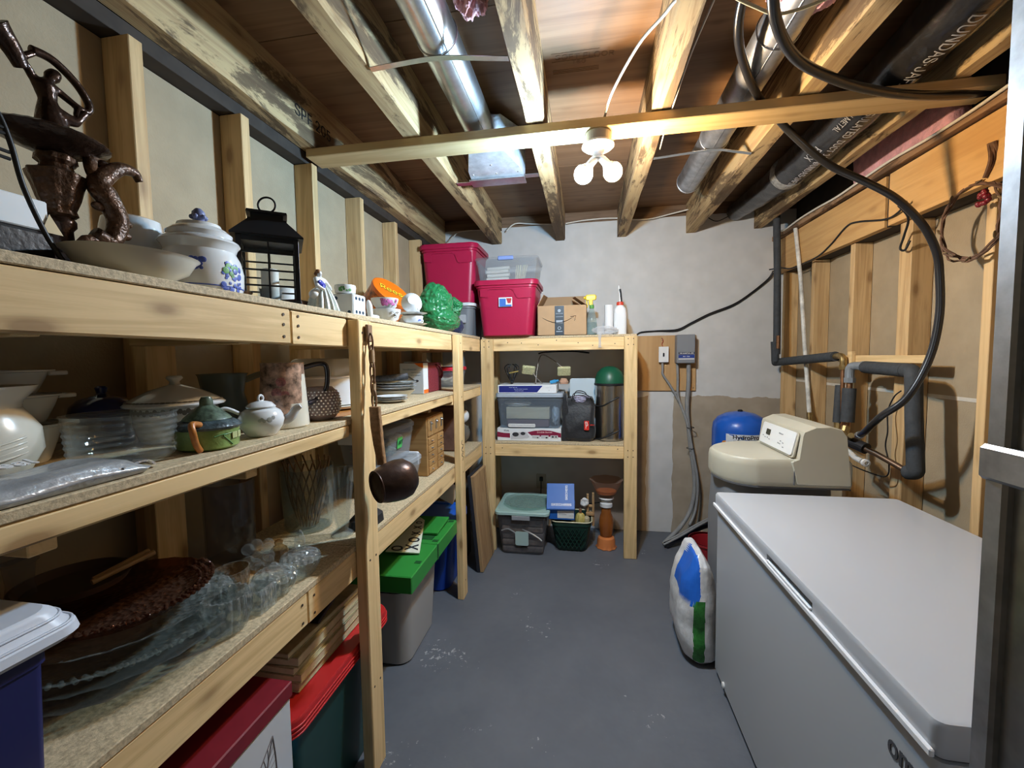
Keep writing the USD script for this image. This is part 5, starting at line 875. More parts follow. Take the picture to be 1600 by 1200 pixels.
P(t, 'wad', jitter(blob((0.0, 0.028, 0.03), (0.09, 0.030, 0.03), 0.3, 3.5, 41, 4, 1.6), 0.004, 60, 2), film); P(t, 'hanging_end', jitter(ext(np.array([(-0.055, 0.0), (-0.025, 0.0), (-0.035, -0.05), (-0.03, -0.105), (-0.052, -0.11), (-0.05, -0.05)]), 0.002).subdivide().subdivide().apply_transform(frame((0, -0.028, 0.015), (1, 0, 0), (0, 0, 1))), 0.006, 40, 3), film)

# ================================================================ BACK SHELF, MIDDLE TIER
ZM = 0.8008
t = T('burner_box', 'white and maroon printed carton of a twin hotplate, under the clear bin', 'box', (-0.41, 3.20, ZM), local=True)
wc = pm('white_card', None); maroon = pm('print_maroon', (0.22, 0.012, 0.045), 0.45); dkp = pm('print_charcoal', (0.035, 0.035, 0.04), 0.5); gp = pm('print_grey', (0.50, 0.50, 0.51), 0.5)
P(t, 'carton', bx(-0.235, -0.15, 0, 0.235, 0.15, 0.094, 0.002), wc)
fy = -0.1502
def front(pts, d=0.0006, off=0.0): return put(ext(np.array(pts), d), (0, fy - off, 0), (1, 0, 0), (0, 0, 1))
P(t, 'printed_band', each(front([(-0.235, 0.028), (-0.14, 0.022), (-0.14, 0.055), (-0.19, 0.058), (-0.235, 0.066)]), front([(-0.01, 0.064), (0.04, 0.076), (0.10, 0.081), (0.16, 0.078), (0.235, 0.060), (0.235, 0.03), (0.20, 0.034), (0.03, 0.034)])), maroon)
P(t, 'printed_picture', each(front([(-0.135, 0.010), (-0.01, 0.022), (0.005, 0.03), (-0.02, 0.068), (-0.115, 0.062), (-0.13, 0.04)], 0.0006, 0.0006), *[front([(x, 0.022), (x + 0.055, 0.022), (x + 0.055, 0.044), (x, 0.044)], 0.0006, 0.0007) for x in (0.025, 0.09, 0.158)]), gp)
P(t, 'printed_plates', each(*[put(disc(r, 0.0006, 24).apply_transform(np.diag([1, 0.65, 1, 1])), (x, fy - 0.0013, z), (1, 0, 0), (0, 0, 1)) for x, z, r in ((-0.098, 0.048, 0.024), (-0.043, 0.055, 0.018), (0.175, 0.034, 0.009), (0.198, 0.034, 0.007), (0.065, 0.026, 0.006), (0.13, 0.027, 0.008))]), dkp)
P(t, 'lettering', each(txt('RIVAL', 0.010, (-0.185, fy, 0.070), (1, 0, 0), (0, 0, 1), 0.0006, True)), dkp); P(t, 'lettering', txt('Double Burner', 0.012, (0.06, fy - 0.0006, 0.061), (1, 0, 0), (0, 0, 1), 0.0006, True), pm('print_pinkish', (0.70, 0.42, 0.40), 0.5))

t = T('clear_bin', 'large clear bin holding a pale wooden box and white bags, between the two printed cartons', 'storage bin', (-0.405, 3.21, ZM + 0.0945), local=True)
P(t, 'body', tub(0.44, 0.33, 0.475, 0.36, 0.235, 0.03, 0.002, 0.01), binb, smooth=35); P(t, 'lid', lid(0.495, 0.38, 0.028, 0.03, (0, 0, 0.230), 0.02, 0.006), pm('bin_lid_grey', (0.34, 0.38, 0.43), 0.4), smooth=35)
P(t, 'wooden_box', bx(-0.175, -0.14, 0.065, 0.145, 0.0, 0.15, 0.003), wood('pale_box_wood', (0.62, 0.54, 0.38), (0.52, 0.43, 0.28), 'x', knots=0.2)); P(t, 'dark_box', bx(-0.17, -0.13, 0.006, 0.14, 0.0, 0.06, 0.002), pm('plum_card', (0.14, 0.07, 0.08), 0.6))
P(t, 'white_bag', blob((-0.09, -0.09, 0.178), (0.10, 0.04, 0.028), 0.25, 3, 51, 4, 1.2), pm('white_bag', (0.68, 0.68, 0.66), 0.45), smooth=True); P(t, 'paper_bundle', blob((0.185, -0.06, 0.09), (0.03, 0.07, 0.08), 0.3, 4, 52, 3, 1), pm('blue_grey_paper', (0.40, 0.46, 0.52), 0.6), smooth=True)
P(t, 'bin_label', put(ext(rrect(0.20, 0.026, 0.008), 0.0008), (-0.055, -0.170, 0.022), (1, 0, 0), (0, -0.06, 1)), pm('label_white', (0.72, 0.72, 0.70), 0.5)); P(t, 'lettering', txt('Fabric Screen Printing Kit', 0.010, (-0.145, -0.1712, 0.018), (1, 0, 0), (0, -0.06, 1), 0.0005, width=0.18), gp)
t = T('flat_box', 'shallow white carton with a dark blue printed panel, on top of the large clear bin', 'box', (-0.41, 3.17, ZM + 0.3535), local=True)
P(t, 'carton', bx(-0.225, -0.13, 0, 0.205, 0.13, 0.058, 0.002), wc); P(t, 'printed_panel', put(ext(np.array([(-0.215, 0.006), (0.065, 0.006), (0.105, 0.052), (-0.215, 0.052)]), 0.0006), (0, -0.1302, 0), (1, 0, 0), (0, 0, 1)), pm('print_navy', (0.012, 0.02, 0.17), 0.45))
P(t, 'lettering', each(*[txt(s, 0.0068, (x, -0.1308, z), (1, 0, 0), (0, 0, 1), 0.0005) for s, x, z in (('Solar light set', -0.14, 0.038), ('Jeu de lampes solaires', -0.105, 0.026), ('Juego de luces', -0.10, 0.014))]), pm('print_paleblue', (0.50, 0.56, 0.68), 0.5)); P(t, 'lettering', each(txt('HAMPTON', 0.006, (0.125, -0.1304, 0.036), (1, 0, 0), (0, 0, 1), 0.0005), put(disc(0.004, 0.0005, 12), (0.152, -0.1304, 0.02), (1, 0, 0), (0, 0, 1))), gp)
def pad(label, c, X, Y, rod):
    t = T('paint_pad', label, 'paint pad', c, local=True)
    P(t, 'pad', put(jitter(bx(-0.048, -0.036, -0.012, 0.048, 0.036, 0.012, 0.006).subdivide().subdivide(), 0.002, 60, 3), (0, 0, 0), X, Y), pm('pad_foam', (0.50, 0.48, 0.27), 0.9, var=0.3, scale=120, bump=0.002), smooth=False)
    P(t, 'rod', tube(spline(rod, 5), 0.0045, 8), pm('rod_grey', (0.22, 0.20, 0.18), 0.4, 0.6), smooth=True)
pad('yellowish foam pad on a thin rod, tilted, left of its pair on the flat carton', (-0.42, 3.15, 1.318), (0.9, 0.1, -0.1), (0.35, -0.5, 0.75), [(0.03, 0.01, -0.02), (0.06, 0.0, -0.06), (0.10, 0.02, -0.10)])
pad('yellowish foam pad on a thin rod, right of its pair above the flat carton', (-0.155, 3.13, 1.308), (1, 0.1, 0.03), (0.0, -0.45, 0.8), [(-0.02, 0.03, 0.03), (-0.08, 0.05, 0.08), (-0.17, 0.06, 0.12), (-0.20, 0.03, 0.02), (-0.21, 0.0, -0.095)])
t = T('wire_ornament', 'tangle of dark metal hooks with a brass rod, left end of the flat carton', 'ornament', (-0.55, 3.17, 1.213), local=True)
for k in range(6):
    a = k * 1.05; P(t, 'hook', tube(spline([(0, 0, 0.004), (0.03 * math.cos(a), 0.03 * math.sin(a), 0.06), (0.055 * math.cos(a), 0.055 * math.sin(a), 0.12), (0.03 * math.cos(a + 0.5), 0.03 * math.sin(a + 0.5), 0.15)], 6), 0.004, 8), blackm, smooth=True)
P(t, 'brass_rod', tube([(-0.01, -0.07, 0.085), (0.06, -0.06, 0.098)], 0.006, 12), pm('bright_brass', (0.62, 0.45, 0.14), 0.25, 0.9)); P(t, 'hub', ball((0, 0, 0.012), 0.012, 2), blackm)
S('glue_tube', 'small bright blue tube lying between the two foam pads', 'tube', cat(tube([(-0.255, 3.14, 1.226), (-0.215, 3.13, 1.236)], 0.013, 12), tube([(-0.215, 3.13, 1.236), (-0.195, 3.125, 1.24)], 0.008, 10)), pm('tube_blue', (0.05, 0.32, 0.60), 0.35))
S('scrub_brush', 'small peach coloured brush head beside the blue tube', 'brush', jitter(rloft([(1.2135, 0.06, 0.05, 0.02), (1.23, 0.07, 0.055, 0.025), (1.255, 0.04, 0.04, 0.02)], (-0.158, 3.15, 0), 5).subdivide(), 0.003, 50, 2), pm('peach_bristle', (0.46, 0.27, 0.18), 0.8))

bagm = pm('black_nylon', (0.012, 0.012, 0.014), 0.55, sheen=0.2, bump=0.002, bscale=60)
t = T('tote_bag', 'black shopping bag with a small red logo, beside the steel can', 'bag', (-0.048, 3.14, ZM), local=True)
tbag = rloft([(0, 0.20, 0.13, 0.03), (0.03, 0.235, 0.16, 0.04), (0.14, 0.235, 0.15, 0.04), (0.25, 0.225, 0.11, 0.04), (0.315, 0.20, 0.10, 0.03), (0.315, 0.185, 0.085, 0.03), (0.26, 0.20, 0.09, 0.03)], (0, 0, 0), 8, [(0, 0), (0, 0), (0, 0), (0, 0.01), (0.0, 0.01), (0, 0.01), (0, 0.01)])
P(t, 'body', jitter(tbag.subdivide().subdivide(), 0.012, 14, 5), bagm, smooth=True); P(t, 'folded_side', jitter(rloft([(0.0, 0.05, 0.08, 0.01), (0.2, 0.05, 0.07, 0.01), (0.345, 0.02, 0.06, 0.005)], (-0.098, -0.025, 0), 5).subdivide().subdivide(), 0.008, 18, 7), bagm, smooth=True)
P(t, 'handles', cat(tube(spline([(-0.05, -0.045, 0.30), (-0.035, -0.05, 0.345), (0.02, -0.05, 0.35), (0.075, -0.05, 0.325), (0.11, -0.055, 0.29)], 6), 0.008, 8, flat=0.4), tube(spline([(-0.04, 0.04, 0.30), (-0.02, 0.03, 0.355), (0.04, 0.03, 0.35), (0.07, 0.04, 0.30)], 6), 0.008, 8, flat=0.4)), bagm, smooth=True)
P(t, 'bag_contents', blob((0.01, -0.01, 0.30), (0.075, 0.035, 0.035), 0.2, 3, 61, 4, 1), pm('lilac_plastic', (0.30, 0.28, 0.38), 0.35, coat=0.3), smooth=True)
P(t, 'logo', put(ext(rrect(0.034, 0.066, 0.003), 0.0016), (0.055, -0.0875, 0.12), (1, -0.02, 0), (0, 0, 1)), pm('logo_red', (0.65, 0.03, 0.02), 0.45)); P(t, 'logo_mark', cat(*[put(lathe([(0.005, 0), (0.009, 0), (0.009, 0.001), (0.005, 0.001)], n=18, closed=True), (0.052 + dx, -0.0892, z), (1, 0, 0), (0, 0, 1)) for dx, z in ((0, 0.139), (0.004, 0.125))], put(ext(np.array([(-0.002, 0), (0.002, 0), (0.002, 0.02), (-0.002, 0.02)]), 0.001), (0.05, -0.0892, 0.098), (1, 0, 0), (0, 0, 1))), white_pl)
P(t, 'lettering', txt('optimum', 0.010, (0.078, -0.0885, 0.120), (1, 0.05, 0), (0, 0, 1), 0.0008, True, width=0.03), pm('logo_red', None))
t = T('steel_can', 'tall round steel can with a dark green domed lid, beside the black bag', 'can', (0.175, 3.19, ZM), local=True)
P(t, 'can', lathe([(0.098, 0), (0.104, 0.004), (0.104, 0.09)] + [(0.1048, 0.095), (0.104, 0.10)] + [(0.104, 0.395), (0.107, 0.40), (0.107, 0.41), (0.104, 0.412)], n=56), pm('brushed_steel', (0.50, 0.49, 0.47), 0.24, 1.0, bump=0.0003, bscale=60), smooth=40); P(t, 'lid', lathe([(0.108, 0.405), (0.108, 0.425), (0.104, 0.455), (0.09, 0.495), (0.06, 0.525), (0.03, 0.537), (0.001, 0.54)], n=48), pm('lid_green', (0.008, 0.085, 0.042), 0.4), smooth=40); P(t, 'rim', lathe([(0.1085, 0.40), (0.112, 0.403), (0.112, 0.414), (0.1085, 0.417)], n=48), cord, smooth=40)
P(t, 'cord', cat(tube(spline([(-0.11, -0.02, 0.25), (-0.06, -0.095, 0.255), (0.0, -0.112, 0.29), (0.06, -0.10, 0.32)], 6), 0.005, 8), tube(spline([(-0.14, -0.03, 0.006), (-0.08, -0.11, 0.02), (-0.02, -0.13, 0.045), (0.06, -0.13, 0.085)], 6), 0.006, 8)), cord, smooth=True)
S('white_panel', 'pale rounded plastic panel standing behind the black bag', 'panel', put(ext(rrect(0.20, 0.20, 0.02), 0.018), (-0.02, 3.32, 1.145), (1, 0.0, 0), (0, 0.12, 1)), pm('pale_blue_plastic', (0.52, 0.60, 0.64), 0.35))
S('coat_hanger', 'thin dark metal hanger leaning behind the foam pads', 'hanger', tube(spline([(-0.36, 3.30, 1.44), (-0.30, 3.32, 1.452), (-0.1, 3.34, 1.455), (0.03, 3.34, 1.44)], 5), 0.006, 8), blackm, smooth=True)

# ---------------------------------------------------------------- floor under the back shelf
mint = pm('mint_lid', (0.36, 0.52, 0.48), 0.4)
t = T('clear_bin', 'smoky clear bin with a mint lid, full of linens, under the back shelf', 'storage bin', (-0.450, 3.115, 0), local=True)
P(t, 'body', tub(0.30, 0.37, 0.365, 0.41, 0.30, 0.03, 0.002, 0.01), clear('bin_smoke', (0.80, 0.80, 0.81), (0.36, 0.36, 0.38), 0.08, 0.15, 0.35), smooth=35); P(t, 'lid', lid(0.395, 0.44, 0.022, 0.04, (0, 0, 0.297), 0.025, 0.006), mint, smooth=35); P(t, 'latch', bx(-0.07, -0.222, 0.262, 0.06, -0.208, 0.294, 0.004), pm('latch_smoke', (0.30, 0.31, 0.33), 0.4))
lin = pm('linen_brown', (0.30, 0.23, 0.18), 0.85, var=0.5, scale=22, bump=0.004, bscale=18); linw = pm('linen_white', (0.60, 0.58, 0.54), 0.85)
for k in range(5): P(t, 'folded_linen', jitter(bx(-0.15, -0.175, 0.01 + 0.048 * k, 0.15, 0.16, 0.054 + 0.048 * k, 0.016).subdivide().subdivide(), 0.013, 9, 70 + k), lin if k % 2 else pm('linen_grey', (0.24, 0.20, 0.18), 0.85, var=0.4, scale=25), smooth=True)
for p in ([(-0.15, -0.188, 0.17), (-0.10, -0.19, 0.185), (-0.04, -0.19, 0.155), (0.02, -0.19, 0.135)], [(0.0, -0.188, 0.185), (0.06, -0.192, 0.165), (0.12, -0.192, 0.13), (0.14, -0.19, 0.11)]): P(t, 'linen_hem', tube(spline(p, 5), 0.006, 8), linw, smooth=True)
P(t, 'bin_label', put(ext(rrect(0.095, 0.105, 0.012), 0.001), (0.0, -0.2035, 0.125), (1, 0, 0), (0, -0.07, 1)), pm('label_mint', (0.42, 0.56, 0.53), 0.5))
cg = clear('crystal_glass', (0.955, 0.97, 0.965), (0.72, 0.75, 0.73), 0.06, 0.05, 0.75, 0.001, 60, True)
cgb = clear('cut_crystal', (0.94, 0.955, 0.945), (0.80, 0.83, 0.81), 0.15, 0.06, 0.85, 0.006, 75, True)
green_glass = clear('greenish_glass', (0.82, 0.89, 0.87), (0.85, 0.95, 0.92), 0.12, 0.08, 0.8, 0.006, 70, True)
t = T('glass_platter', 'large round scalloped glass platter lying on the mint lid', 'platter', (-0.43, 3.11, 0.3195))
P(t, 'platter', vessel([(0.09, 0.3195), (0.12, 0.3235), (0.155, 0.330), (0.178, 0.338)], 0.005, (-0.43, 3.11, 0), 80, lambda th, k, r, z: r * (1 + 0.02 * np.cos(20 * th) * (r > 0.1))), green_glass, smooth=40)
P(t, 'embossing', each(*[tube([(-0.43 + r * math.cos(a), 3.11 + r * math.sin(a), 0.3245 + 0.1 * max(0, r - 0.11)) for a in np.linspace(0, 2 * math.pi, 41)[:-1]], 0.0025, 6, closed=True) for r in (0.05, 0.10, 0.14)], *[tube([(-0.43 + 0.03 * math.cos(a), 3.11 + 0.03 * math.sin(a), 0.3245), (-0.43 + 0.095 * math.cos(a), 3.11 + 0.095 * math.sin(a), 0.3245)], 0.0022, 6) for a in np.linspace(0, 2 * math.pi, 13)[:-1]]), green_glass)
crate = pm('crate_green', (0.008, 0.035, 0.024), 0.5)
t = T('plastic_crate', 'dark green lattice crate with a cream rim, under the blue shoe box', 'crate', (-0.105, 3.13, 0), local=True)
P(t, 'body', tub(0.22, 0.20, 0.285, 0.26, 0.225, 0.05, 0.004, 0.008, m=8), crate, smooth=35); P(t, 'rim', tube([(*q, 0.228) for q in rrect(0.295, 0.27, 0.05, 8)], 0.005, 8, closed=True), pm('crate_cream', (0.62, 0.58, 0.38), 0.45), smooth=True)
P(t, 'lattice', cat([tube([(x, -0.112 - 0.02 * z / 0.2, z), (x + 0.03 * s, -0.114 - 0.02 * (z + 0.05) / 0.2, z + 0.05)], 0.0035, 6) for x in np.linspace(-0.08, 0.07, 6) for z in (0.03, 0.08, 0.13) for s in (-1, 1)]), crate, kind='stuff')
S('wooden_frame', 'small brown wooden stand poking out of the dark green crate', 'stand', cat(bx(0.005, 3.12, 0.16, 0.022, 3.14, 0.40, 0.003), bx(0.045, 3.12, 0.16, 0.062, 3.14, 0.41, 0.003), bx(0.005, 3.122, 0.30, 0.062, 3.138, 0.318, 0.003), bx(0.0, 3.11, 0.24, 0.062, 3.15, 0.262, 0.003)), brown_z)
corn = pm('corn_yellow', (0.56, 0.46, 0.14), 0.45, var=0.25, scale=90)
t = T('jar_ornament', 'yellow ribbed jar in the dark green crate', 'jar', (-0.04, 3.055, 0.16)); P(t, 'jar', lathe([(0.02, 0.16), (0.034, 0.19), (0.036, 0.235), (0.028, 0.27), (0.014, 0.28)], (-0.04, 3.055, 0), 36, lambda th, k, r, z: r * (1 + 0.06 * np.cos(10 * th))), corn, smooth=40); P(t, 'stopper', lathe([(0.010, 0.28), (0.012, 0.30), (0.006, 0.315)], (-0.04, 3.055, 0), 16), pm('stopper_brown', (0.18, 0.08, 0.04), 0.5))
S('candle_stub', 'short yellow candle stub in the dark green crate, by the ribbed jar', 'candle', lathe([(0.013, 0.19), (0.013, 0.245), (0.008, 0.248)], (-0.095, 3.04, 0), 18), corn); S('glass_jar', 'small pale jar at the right side of the dark green crate', 'jar', lathe([(0.018, 0.18), (0.024, 0.20), (0.022, 0.245), (0.012, 0.255)], (0.005, 3.06, 0), 20), pm('pale_jar', (0.48, 0.42, 0.26), 0.3))
S('paper_slip', 'crumpled white paper by the blue shoe box', 'paper', jitter(ball((-0.012, 3.10, 0.345), 0.03, 2, (1, 0.5, 1.3)), 0.01, 40, 4), pm('white_card', None))
shoe = pm('shoebox_blue', (0.012, 0.11, 0.44), 0.45)
t = T('shoe_box', 'blue shoe box with white lettering, tilted on the dark green crate', 'box', (-0.165, 3.10, 0.245), local=True)
P(t, 'box', bx(-0.10, -0.105, 0, 0.085, 0.10, 0.078, 0.002), shoe); lidf = frame((-0.008, -0.118, 0.080), (1, 0.02, 0.02), (0.12, 0.62, 0.80))
P(t, 'lid', tf(cat(bx(-0.105, 0, 0, 0.095, 0.19, 0.012, 0.002), bx(-0.105, -0.004, -0.02, 0.095, 0.0, 0.012, 0.001), bx(-0.105, 0, -0.02, -0.101, 0.19, 0.012, 0.001), bx(0.091, 0, -0.02, 0.095, 0.19, 0.012, 0.001)), lidf), shoe)
P(t, 'lettering', each(tf(txt('SKECHERS', 0.017, (0.0, 0.022, 0.0122), (1, 0, 0), (0, 1, 0), 0.0008, True, True, 0.145), lidf), tf(txt('SKECHERS', 0.015, (0.045, 0.12, 0.0122), (0, 1, 0), (-1, 0, 0), 0.0008, True, True, 0.11), lidf)), white_pl)
P(t, 'end_label', put(ext(rrect(0.118, 0.06, 0.001), 0.0008), (0.022, -0.1055, 0.042), (1, 0, 0), (0, 0, 1)), pm('label_white', None)); P(t, 'label_print', cat(put(ext(np.array([(-0.045, -0.004), (0.012, -0.006), (0.008, 0.004), (-0.02, 0.010), (-0.04, 0.010)]), 0.0006), (0.018, -0.1063, 0.042), (1, 0, 0), (0, 0, 1)), txt('RELAXED FIT', 0.006, (-0.025, -0.1063, 0.056), (1, 0, 0), (0, 0, 1), 0.0005), txt('US 12', 0.008, (0.046, -0.1063, 0.028), (1, 0, 0), (0, 0, 1), 0.0005, True)), gp)
amber = pm('amber_glass', (0.52, 0.17, 0.035), 0.10, trans=0.55, ior=1.45, coat=0.3); orange_g = pm('orange_glass', (0.62, 0.20, 0.06), 0.25, coat=0.3); smoke_g = clear('clear_peach_glass', (0.86, 0.76, 0.70), (0.5, 0.36, 0.28), 0.10, 0.05, 0.7)
t = T('oil_lamp', 'orange and amber glass oil lamp with a wide clear shade, on the floor', 'lamp', (0.148, 3.14, 0))
P(t, 'foot', lathe([(0.072, 0.0), (0.075, 0.006), (0.066, 0.02), (0.066, 0.05), (0.058, 0.075), (0.04, 0.085)], (0.148, 3.14, 0), 60, lambda th, k, r, z: r * (1 + (0.05 * np.cos(10 * th) if z < 0.01 else 0))), orange_g, smooth=40); P(t, 'font', lathe([(0.035, 0.085), (0.046, 0.10), (0.050, 0.15), (0.054, 0.19), (0.046, 0.235), (0.036, 0.26), (0.036, 0.29), (0.03, 0.305)], (0.148, 3.14, 0), 44), amber, smooth=40)
P(t, 'collar', lathe([(0.034, 0.30), (0.046, 0.31), (0.046, 0.335), (0.036, 0.345), (0.038, 0.36), (0.056, 0.372), (0.05, 0.382), (0.03, 0.385)], (0.148, 3.14, 0), 44), whitec2, smooth=40); P(t, 'shade', vessel([(0.030, 0.386), (0.066, 0.40), (0.074, 0.42), (0.092, 0.46), (0.115, 0.505), (0.118, 0.51)], 0.003, (0.148, 3.14, 0), 60, lambda th, k, r, z: r * (1 + (0.03 * np.cos(8 * th) if z > 0.45 else 0))), smoke_g, smooth=40); P(t, 'shade_base', lathe([(0.060, 0.405), (0.071, 0.412), (0.074, 0.425), (0.062, 0.427)], (0.148, 3.14, 0), 44), orange_g, smooth=40)
P(t, 'cord', tube(spline([(0.10, 3.15, 0.33), (0.06, 3.17, 0.318), (0.02, 3.2, 0.30), (-0.01, 3.22, 0.29)], 5), 0.004, 8), cord)

# leaning board by the corner post, and what stands behind it
t = T('leaning_panel', 'brown wooden panel with a dark edge leaning on the long shelf near the corner', 'panel', (-0.70, 2.79, 0), local=True)
fr = frame((0.012, -0.155, 0.002), (0.03, 1, 0), (-0.085, 0.0, 1.0))
P(t, 'board', tf(bx(0, 0, 0, 0.30, 0.64, 0.022, 0.002), fr), brown_z); P(t, 'dark_back', tf(bx(-0.003, 0.0, -0.022, 0.30, 0.645, -0.0005, 0.002), fr), pm('dark_back', (0.02, 0.02, 0.025), 0.6)); P(t, 'edge_strip', tf(bx(0.245, 0.0, 0.0222, 0.25, 0.63, 0.0235, 0.0005), fr), pm('seam_dark', (0.10, 0.06, 0.03), 0.7))
S('picture_board', 'small framed pale picture tilted behind the shelf leg, above the green game box', 'picture', put(cat(bx(-0.08, -0.055, 0, 0.08, 0.055, 0.008, 0.001)), (-0.83, 2.44, 0.60), (0.35, 0.75, -0.55), (0.3, 0.45, 0.75)), pm('picture_cream', (0.56, 0.50, 0.40), 0.6))
S('paper_pack', 'dark cardboard pack standing behind the leaning panel', 'box', bx(-0.93, 2.85, 0, -0.83, 2.93, 0.64, 0.003), pm('dark_card', None))
blueb = pm('bin_blue', (0.008, 0.05, 0.33), 0.4)
t = T('blue_bin', 'tall dark blue bin with a brighter rim, by the far shelf leg', 'bin', (-0.975, 2.515, 0), local=True)
P(t, 'body', tub(0.30, 0.28, 0.375, 0.34, 0.40, 0.07, 0.004, 0.006, m=8), blueb, smooth=35); P(t, 'lid', lid(0.41, 0.38, 0.05, 0.08, (0, 0, 0.395), 0.03, 0.008, 8), pm('lid_blue', (0.02, 0.13, 0.62), 0.35), smooth=35)

# ================================================================ FLOOR UNDER THE LONG SHELF
t = T('storage_tote', 'big light grey tote under the green game box', 'storage bin', (-0.983, 1.93, 0), local=True)
P(t, 'body', tub(0.35, 0.36, 0.385, 0.42, 0.375, 0.06, 0.004, 0.008, m=8), pm('tote_stone', (0.40, 0.385, 0.365), 0.45), smooth=35); P(t, 'lid', lid(0.415, 0.455, 0.03, 0.07, (0, 0, 0.372), 0.03, 0.006, 8), pm('lid_black', (0.02, 0.025, 0.022), 0.4), smooth=35)
ggr = pm('game_green', (0.035, 0.27, 0.045), 0.35); ggd = pm('game_green_dark', (0.012, 0.085, 0.02), 0.5)
t = T('game_box', 'bright green folding game box with a noughts-and-crosses strip, on the light grey tote', 'game', (-0.93, 1.976, 0.4035), local=True)
gz = 0.078
P(t, 'tray', cat(bx(-0.19, -0.32, 0, 0.195, 0.005, gz, 0.004), bx(-0.19, 0.012, 0, 0.195, 0.33, gz, 0.004)), ggr); P(t, 'folding_leaf', put(bx(-0.16, 0, 0, 0.16, 0.20, 0.012, 0.002), (0.0, 0.10, gz + 0.002), (1, 0, 0.02), (0, 1, 0.06)), ggr)
P(t, 'recess', bx(0.06, 0.05, gz + 0.0002, 0.15, 0.26, gz + 0.0012, 0.0003), ggd); P(t, 'tee_slot', cat(*[bx(0.155, y, gz + 0.0002, 0.185, y + 0.025, gz + 0.0014, 0.0003) for y in (-0.20, 0.03, 0.29)], bx(0.1952, -0.002, 0.0, 0.1962, 0.018, gz, 0.0002)), ggd)
sf = frame((0.150, -0.12, gz + 0.006), (-0.30, 0.95, 0.06), (-0.95, -0.28, 0.08))
strip_pts = np.array([(0.0, 0.0), (0.36, 0.0), (0.40, 0.03), (0.02, 0.16)])
P(t, 'score_strip', tf(ext(strip_pts, 0.005), sf), pm('strip_cream', (0.72, 0.72, 0.58), 0.5))
ox = []
for k, (u, w_, s_) in enumerate(((0.055, 0.07, 'X'), (0.13, 0.06, 'O'), (0.20, 0.05, 'X'), (0.27, 0.045, 'X'), (0.325, 0.036, 'O'))):
    ox.append(txt(s_, w_ * 0.85, (u, 0.012, 0.0052), (1, 0, 0), (0, 1, 0), 0.0008, True, True))
ox.append(txt('O', 0.05, (0.045, 0.085, 0.0052), (1, 0, 0), (0, 1, 0), 0.0008, True, True))
P(t, 'lettering', each([tf(q, sf) for q in ox]), dkp); P(t, 'bean_bag', blob((-0.05, 0.02, gz + 0.016), (0.07, 0.09, 0.016), 0.15, 3, 71, 3), pm('yellow_green_cloth', (0.42, 0.38, 0.05), 0.8, var=0.6, scale=22), smooth=True)
tgreen = pm('tote_green', (0.012, 0.055, 0.05), 0.42); tlred = pm('lid_red', (0.50, 0.022, 0.022), 0.35)
t = T('storage_tote', 'dark green tote with a bright red lid under the long shelf', 'storage bin', (-0.972, 1.205, 0), local=True)
P(t, 'body', tub(0.36, 0.47, 0.405, 0.535, 0.43, 0.05, 0.004, 0.008, m=8), tgreen, smooth=35); P(t, 'lid', rloft([(0.415, 0.445, 0.575, 0.06), (0.455, 0.445, 0.575, 0.06), (0.463, 0.435, 0.565, 0.055), (0.463, 0.36, 0.49, 0.05), (0.450, 0.35, 0.48, 0.05)], m=8), tlred, smooth=35)
P(t, 'lid_ridge', cat(*[tube([(*q, z) for q in rrect(0.447, 0.577, 0.06, 8)], 0.003, 6, closed=True) for z in (0.42, 0.432, 0.444)]), tlred, smooth=True)
bookm = pm('book_page', (0.58, 0.50, 0.31), 0.8, var=0.25, scale=14); bookc = pm('book_cover', (0.42, 0.36, 0.20), 0.6, var=0.3, scale=20)
z = 0.452
for k, (hh, lb) in enumerate(((0.030, 'bottom'), (0.028, 'second lowest'), (0.026, 'third from the bottom'), (0.032, 'fourth'), (0.020, 'topmost'))):
    t = T('book', f'{lb} book of the yellowed pile on the red tote lid', 'book', (-0.965 + 0.006 * (k % 2), 1.23 - 0.006 * k, z), local=True, rz=[0.0, 1.5, -1.0, 2.0, -2.0][k])
    P(t, 'cover', cat(bx(-0.145, -0.185, 0, 0.145, 0.185, 0.004, 0.001), bx(-0.145, -0.185, hh - 0.004, 0.145, 0.185, hh, 0.001), bx(-0.147, -0.185, 0, -0.142, 0.185, hh, 0.001)), bookc); P(t, 'pages', bx(-0.142, -0.182, 0.004, 0.143, 0.182, hh - 0.004, 0.0005), bookm)
    z += hh + 0.0006
S('folder', 'black folder propped up on the yellowed pile of books', 'folder', put(bx(-0.15, 0, 0, 0.15, 0.20, 0.012, 0.002), (-0.97, 1.15, z + 0.001), (1, 0, 0), (0, 0.95, 0.32)), pm('folder_black', (0.012, 0.012, 0.014), 0.5))
S('red_stick', 'thin red stick slanting above the books under the long shelf', 'stick', tube([(-0.86, 0.98, 0.66), (-0.84, 1.32, 0.672)], 0.004, 8), pm('stick_red', (0.45, 0.05, 0.06), 0.5))
t = T('gift_carton', 'dark red lidded carton with a white side printed with grey leaf outlines', 'box', (-0.885, 0.745, 0), local=True)
wred = pm('carton_red', (0.20, 0.010, 0.018), 0.5, var=0.08, scale=30)
P(t, 'carton', bx(-0.145, -0.165, 0, 0.145, 0.165, 0.56, 0.002), pm('carton_white', (0.62, 0.62, 0.63), 0.5)); P(t, 'lid', cat(bx(-0.15, -0.17, 0.565, 0.15, 0.17, 0.605, 0.003)), wred)
leaf = []
